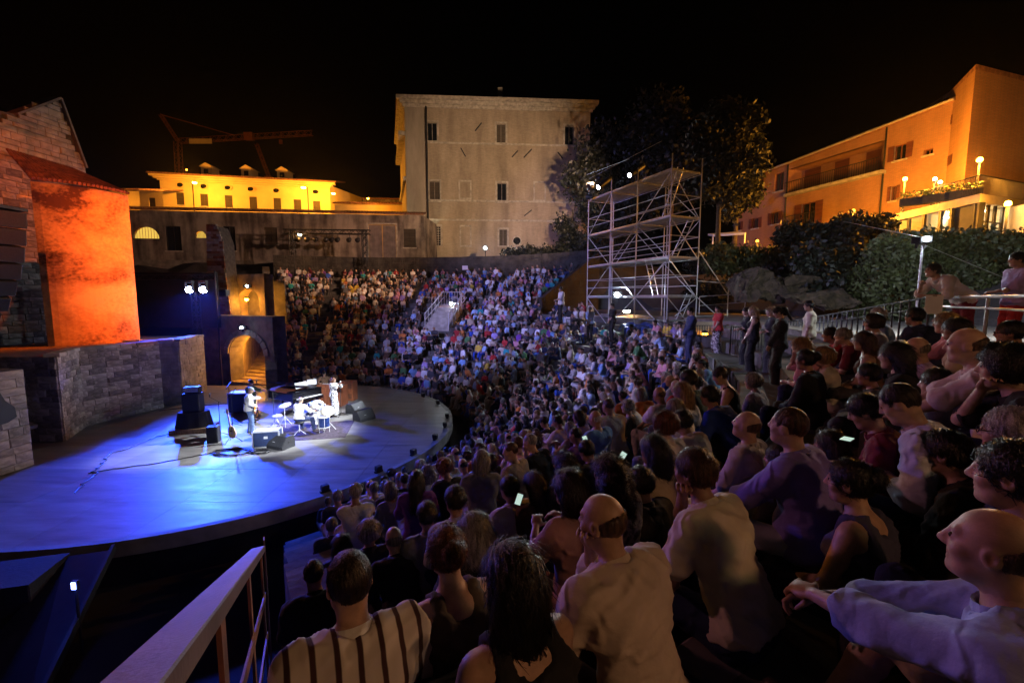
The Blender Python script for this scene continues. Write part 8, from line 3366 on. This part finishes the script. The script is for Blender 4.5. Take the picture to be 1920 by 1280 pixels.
# leaning on the rail
LM = at(1752, 512, 7.3)
q = LM + Vector((.62, .05, 0))
po = dict(stand=1)
make_person('person', 'man in pale shirt and red trousers leaning on the platform rail', 'stand', Vector((LM.x + .45, LM.y - .1, ZP)), R(78), 1, ('short', 'dark brown'), ((.62, .58, .56), .9), ('burgundy', 'trousers'), .98, fine=False, group='people standing in the theatre', h=.022, hh=.011,
            lean=.75, lean2=1.0, hr=(.05, .62, 1.20), hl=(-.08, .60, 1.02), pitch=.0, al=(-.12, -.12, .085), ar=(.10, -.18, .085))
make_person('person', 'man in lilac shirt and red trousers standing at the right end of the rail', 'stand_cross', Vector((at(1908, 530, 6.6).x, 6.6, ZP)), R(70), 1, ('short', 'black'), ('lilac', .9), ('red', 'trousers'), .92, fine=False, group='people standing in the theatre', h=.025, hh=.013)
HERO_XY += [(LM.x, LM.y)]
pap = empty('paper_notice', tuple(at(1751, 572, 6.45)), label='white paper notice taped to the platform rail', cat='notice')
q = at(1751, 571, 6.45)
MB().box(q, (.21, .004, .28), R(-20)).build('sheet', m_paper, pap)
MB().box(q + Vector((0, -.004, .13)), (.05, .004, .02), R(-20)).build('tape', m_lime2, pap)
for k, (px, py, yy, lab) in enumerate(((1063, 602, 26.5, 'white sign on the barrier left of the scaffold'), (531, 510, 41, 'white sign on the wall at the far left of the top row'), (872, 502, 42.5, 'white sign on the rim wall below the palazzo'))):
    q = at(px, py, yy)
    sg = empty('notice_sign', q, label=lab, cat='sign', group='white notice signs')
    MB().box(q, (.4, .02, .5) if k == 0 else (.55, .02, .4)).build('sheet', m_paper, sg)
    rod('post', (q.x, q.y + .03, q.z - 1.1), (q.x, q.y + .03, q.z + .2), .02, m_iron, sg)
# phones in the hands of the near crowd
for px, py, yy, lab, tl in ((973, 936, 3.75, 'bright phone screen beside the white tee', (.9, .3)), (1166, 857, 3.9, 'phone glowing green white in the near crowd', (.6, .5)), (1098, 825, 5.0, 'small bright phone in the near crowd', (.6, -.4)), (1588, 824, 2.55, 'phone held by the crimson youth', (1.62, .2))):
    q = at(px, py, yy)
    ph = empty('phone', q, label=lab, cat='phone', group='phones in the audience')
    d = (Vector((0, 0, CAM_Z)) - q).normalized()
    M = Matrix.Rotation(math.atan2(d.y, d.x) + PI / 2, 3, 'Z') @ Matrix.Rotation(-tl[0], 3, 'X') @ Matrix.Rotation(tl[1], 3, 'Y')
    MB().box(q, (.058, .008, .115), M=M).build('phone_body', m_black, ph, bevel=.003)
    MB().box(q + M @ Vector((0, -.006, 0)), (.052, .003, .105), M=M).build('screen', emit('phone_screen', (.72, 1.0, .85), .7), ph)

# ---------------------------------------------------------------- library for everyone farther off
LIB = {}
SEATED = ['lap', 'clasp', 'chin', 'cross', 'knee', 'back', 'phone', 'clap', 'side']


def variant(pose, fem):
    key = (pose, fem)
    if key not in LIB:
        po = dict(POSES[pose])
        po['fem'] = fem
        po['fat'] = .25 if not fem else 0
        po['roll'] = .05
        J, parts = build_body(po, .024, .016, False)
        LIB[key] = dict(J=J, po=po, body=mesh_from('body', parts, M_SKIN),
                        short=mesh_from('shirt', build_top(J, po, .028, .75, seed=len(LIB)), M_CLOTH),
                        long=mesh_from('shirt', build_top(J, po, .028, 1.9 if not fem else 'x' and .75, strap=bool(fem), seed=len(LIB) + 40), M_CLOTH),
                        trousers=mesh_from('trousers', build_bottom(J, po, .022, 'trousers' if not fem else 'skirt'), M_CLOTH),
                        shoes=mesh_from('shoes', build_shoes(J, .026), M_SHOE))
    return LIB[key]


TOPS = ['white'] * 8 + ['pale blue'] * 4 + ['light grey'] * 3 + ['cream'] * 3 + ['navy'] * 3 + ['black'] * 8 + ['charcoal'] * 4 + ['pink'] * 2 + ['lilac'] * 2 + ['sky blue'] * 2 + \
       ['royal blue', 'red', 'orange', 'yellow', 'teal', 'beige', 'beige', 'brown', 'burgundy', 'green', 'grey', 'grey', 'purple']
HC = ['dark brown'] * 5 + ['black'] * 4 + ['brown'] * 4 + ['grey'] * 4 + ['white'] * 2 + ['blond'] * 2 + ['chestnut'] * 2 + ['auburn']
AISLES = [R(a) for a in (118, 103.5, 84, 66, 46, 22, -2, -27)]
KEEP_OUT = [(6.5, 23.5, 4.2), (8.6, 21.5, 2.6)]


def blocked(x, y, i):
    for (a, b, r) in KEEP_OUT:
        if i > 9 and math.hypot(x - a, y - b) < r:
            return True
    q = project((x, y, tier_z(i) + .7))
    if q is None:
        return True
    if 790 < q[0] < 862 and 552 < q[1] < 625 and i > 7:
        return True
    if i >= 10 and q[0] > 1290 and q[1] < 700:
        return True
    return any(math.hypot(x - a, y - b) < .55 for a, b in HERO_XY)


ar = random.Random(5)
PEOPLE = []
for i in range(N_UP):
    r = tier_r(i) + .27
    a, b = arc_range(r)
    a += .35 / r
    b -= .8 / r
    if i >= N_LOW:
        a = max(a, TH_SPLIT + .02)
    th = a
    k = 0
    while th < b:
        th += ar.uniform(.50, .66) / r
        rr_ = r + ar.uniform(-.06, .08)
        x, y = polar(rr_, th)
        k += 1
        if ar.random() < (.09 if i < 18 else .24) or any(abs(th - q) * r < .45 for q in AISLES if i > 1) or blocked(x, y, i):
            continue
        q = project((x, y, tier_z(i) + .75))
        if q[0] < -40 or q[0] > 1960 or q[1] > 1330 or q[2] < 4.2:
            continue
        D = q[2]
        if D < 5.2 and q[0] > 1240:
            continue
        if q[0] < 640 and D < 5.8:
            continue
        if i < 4 and q[0] < 900 and D < 9.5 and ar.random() < .55:
            continue
        fem = ar.random() < .5
        PEOPLE.append(dict(i=i, k=k, x=x, y=y, z=tier_z(i), D=D, th=th, rz=facing(x, y, ar.gauss(0, 17)), fem=int(fem),
                           pose=ar.choice(['lap', 'lap', 'clasp', 'clasp', 'chin', 'cross', 'knee', 'back', 'phone', 'clap', 'side']),
                           top=ar.choice(TOPS), bot=ar.choice(['navy', 'charcoal', 'black', 'beige', 'grey', 'royal blue', 'cream', 'light grey']),
                           hc=ar.choice(HC), hs=ar.choice(['long', 'bob', 'wavy', 'bun', 'ponytail', 'short', 'curly', 'long'] if fem else ['short', 'short', 'crop', 'crop', 'bald', 'short', 'curly']),
                           skin=ar.choice(SKINS), sc=ar.uniform(.88, 1.08) * (.96 if fem else 1.0), slv=ar.choice(['short', 'short', 'long'])))
PEOPLE.sort(key=lambda p: p['D'])
N_SINGLE = 300 - len([o for o in bpy.data.objects if o.get('category') == 'person'])
rowcount = {}
for p in sorted(PEOPLE, key=lambda p: (p['i'], p['th'])):
    rowcount[p['i']] = rowcount.get(p['i'], 0) + 1
    p['nth'] = rowcount[p['i']]
HWORD = {'bald': 'a bald crown', 'crop': 'cropped %s hair', 'short': 'short %s hair', 'curly': 'curly %s hair', 'long': 'long %s hair', 'bob': 'bobbed %s hair', 'wavy': 'wavy %s hair', 'bun': '%s hair bun', 'ponytail': '%s ponytail'}
for p in PEOPLE[:N_SINGLE]:
    V = variant(p['pose'], p['fem'])
    J = V['J']
    o = bpy.data.objects.new('person', V['body'])
    COL.objects.link(o)
    o.color = (*jitter(p['skin'], ar), 1)
    o.location = (p['x'], p['y'], p['z'] + .01)
    o.rotation_euler = (0, 0, p['rz'])
    o.scale = (p['sc'],) * 3
    hw = HWORD[p['hs']]
    hw = hw % p['hc'] if '%s' in hw else hw
    garment = 'shirt' if not p['fem'] else 'top'
    tag(o, 'person in %s %s, %s, %s row up, %s from handrail' % (p['top'], garment, hw, ordinal(p['i'] + 1), ordinal(p['nth'])), 'person', 'seated audience')
    place_part('shirt', V[p['slv']], o, jitter(CLOTHS[p['top']], ar))
    place_part('trousers' if not p['fem'] else 'skirt', V['trousers'], o, jitter(CLOTHS[p['bot']], ar))
    place_part('shoes', V['shoes'], o, (.04, .03, .025))
    hair_me = HAIR_LIB.get((p['hs'], False)) or hair_mesh(p['hs'], False)
    place_part('hair', hair_me, o, jitter(HAIRS[p['hc']], ar, .25), tuple(J['head']), J['H']).scale = (HS,) * 3

# ---- the rest of the crowd: one mass of small figures
def low_figure(pose, fem, style, h=.074):
    po = dict(POSES[pose])
    po['fem'] = fem
    J = skeleton(po)
    lo, hi = bounds(J, .22)
    fs = []
    for cl in range(4):
        F = Field(lo, hi, h)
        if cl == 0:
            F.ell(J['head'] + J['H'] @ v3(0, .012, -.012), (.085, .10, .125), J['H'])
            F.cap(J['neck'], J['head'], .06)
            for n in 'rl':
                F.cap(J['el' + n], J['wr' + n], .05, .042)
                F.cap(J['wr' + n], J['wr' + n] + unit(J['wr' + n] - J['el' + n]) * .12, .045, .035)
                if fem:
                    F.cap(J['kn' + n], J['an' + n], .06, .045)
        if cl == 1:
            torso_field(F, J, fem, .2, .02)
            for n in 'rl':
                arm_field(F, J, n, .02, .8)
        if cl == 2:
            for n in 'rl':
                leg_field(F, J, n, .02, 2.0 if not fem else 1.05)
                F.cap(J['an' + n], J['toe' + n], .05, .045)
        if cl == 3:
            H, c = J['H'], J['head']
            F.ell(c + H @ v3(0, -.025, .045), (.098, .11, .105), H)
            if style == 'long':
                F.cap(c + H @ v3(0, -.07, 0), c + H @ v3(0, -.11, -.28), .085, .06)
            F.ell(c + H @ v3(0, .12, -.03), (.09, .085, .10), H, sub=True)
        fs.append(F)
    D4 = np.stack([f.d for f in fs])
    A = Field(lo, hi, h)
    A.d = D4.min(0)
    V, Q = A.mesh()
    idx = np.clip(np.round((V - A.lo) / h).astype(int), 0, A.n - 1)
    cl = D4[:, idx[:, 0], idx[:, 1], idx[:, 2]].argmin(0)
    return V, Q, cl


rest_p = PEOPLE[N_SINGLE:]
LOWS = {}
for pose in ('lap', 'clasp', 'chin', 'cross', 'side', 'clap'):
    for fem in (0, 1):
        LOWS[(pose, fem)] = low_figure(pose, fem, 'long' if fem and pose in ('lap', 'cross', 'side') else 'short')
VV, QQ, CC, k = [], [], [], 0
npz = np.random.RandomState(4)
for p in rest_p:
    pose = p['pose'] if (p['pose'], p['fem']) in LOWS else 'lap'
    V, Q, cl = LOWS[(pose, p['fem'])]
    c, s = math.cos(p['rz']), math.sin(p['rz'])
    W = V * p['sc']
    tl, rl = npz.normal(0, .13), npz.normal(0, .10)
    W = np.c_[W[:, 0] + W[:, 2] * rl, W[:, 1] + W[:, 2] * tl, W[:, 2]]
    W = np.c_[W[:, 0] * c - W[:, 1] * s + p['x'], W[:, 0] * s + W[:, 1] * c + p['y'], W[:, 2] + p['z'] + .01]
    cols = np.array([jitter(p['skin'], ar), jitter(CLOTHS[p['top']], ar, .15), jitter(CLOTHS[p['bot']], ar, .15), jitter(HAIRS[p['hc']], ar, .3)])
    VV.append(W)
    QQ.append(Q + k)
    CC.append(cols[cl])
    k += len(V)
if VV:
    mcr, ntc, bc = _nodes('crowd')
    at_ = ntc.nodes.new('ShaderNodeVertexColor')
    at_.layer_name = 'Col'
    ntc.links.new(at_.outputs['Color'], bc.inputs['Base Color'])
    bc.inputs['Roughness'].default_value = .85
    me = mesh_from('crowd', [(np.concatenate(VV), np.concatenate(QQ))], mcr)
    ca = me.color_attributes.new('Col', 'FLOAT_COLOR', 'POINT')
    C = np.concatenate(CC)
    ca.data.foreach_set('color', np.c_[C, np.ones(len(C))].astype(np.float32).ravel())
    o = bpy.data.objects.new('crowd', me)
    COL.objects.link(o)
    tag(o, 'dense seated crowd filling the far tiers of the theatre', 'crowd', kind='stuff')
print('PEOPLE', len(PEOPLE), 'single', N_SINGLE, 'crowd tris', sum(len(q) for q in QQ) * 2)

# ---------------------------------------------------------------- thin stage smoke and night haze over the whole place
hz_m = bpy.data.materials.new('haze')
hz_m.use_nodes = True
hz_m.node_tree.nodes.clear()
ho_ = hz_m.node_tree.nodes.new('ShaderNodeOutputMaterial')
pv = hz_m.node_tree.nodes.new('ShaderNodeVolumePrincipled')
pv.inputs['Color'].default_value = (.9, .92, 1, 1)
pv.inputs['Density'].default_value = .00008
pv.inputs['Anisotropy'].default_value = .8
hz_m.node_tree.links.new(pv.outputs[0], ho_.inputs['Volume'])
o = MB().box((-11, 17, 20), (250, 250, 44.2)).build('haze', hz_m)
tag(o, kind='stuff')
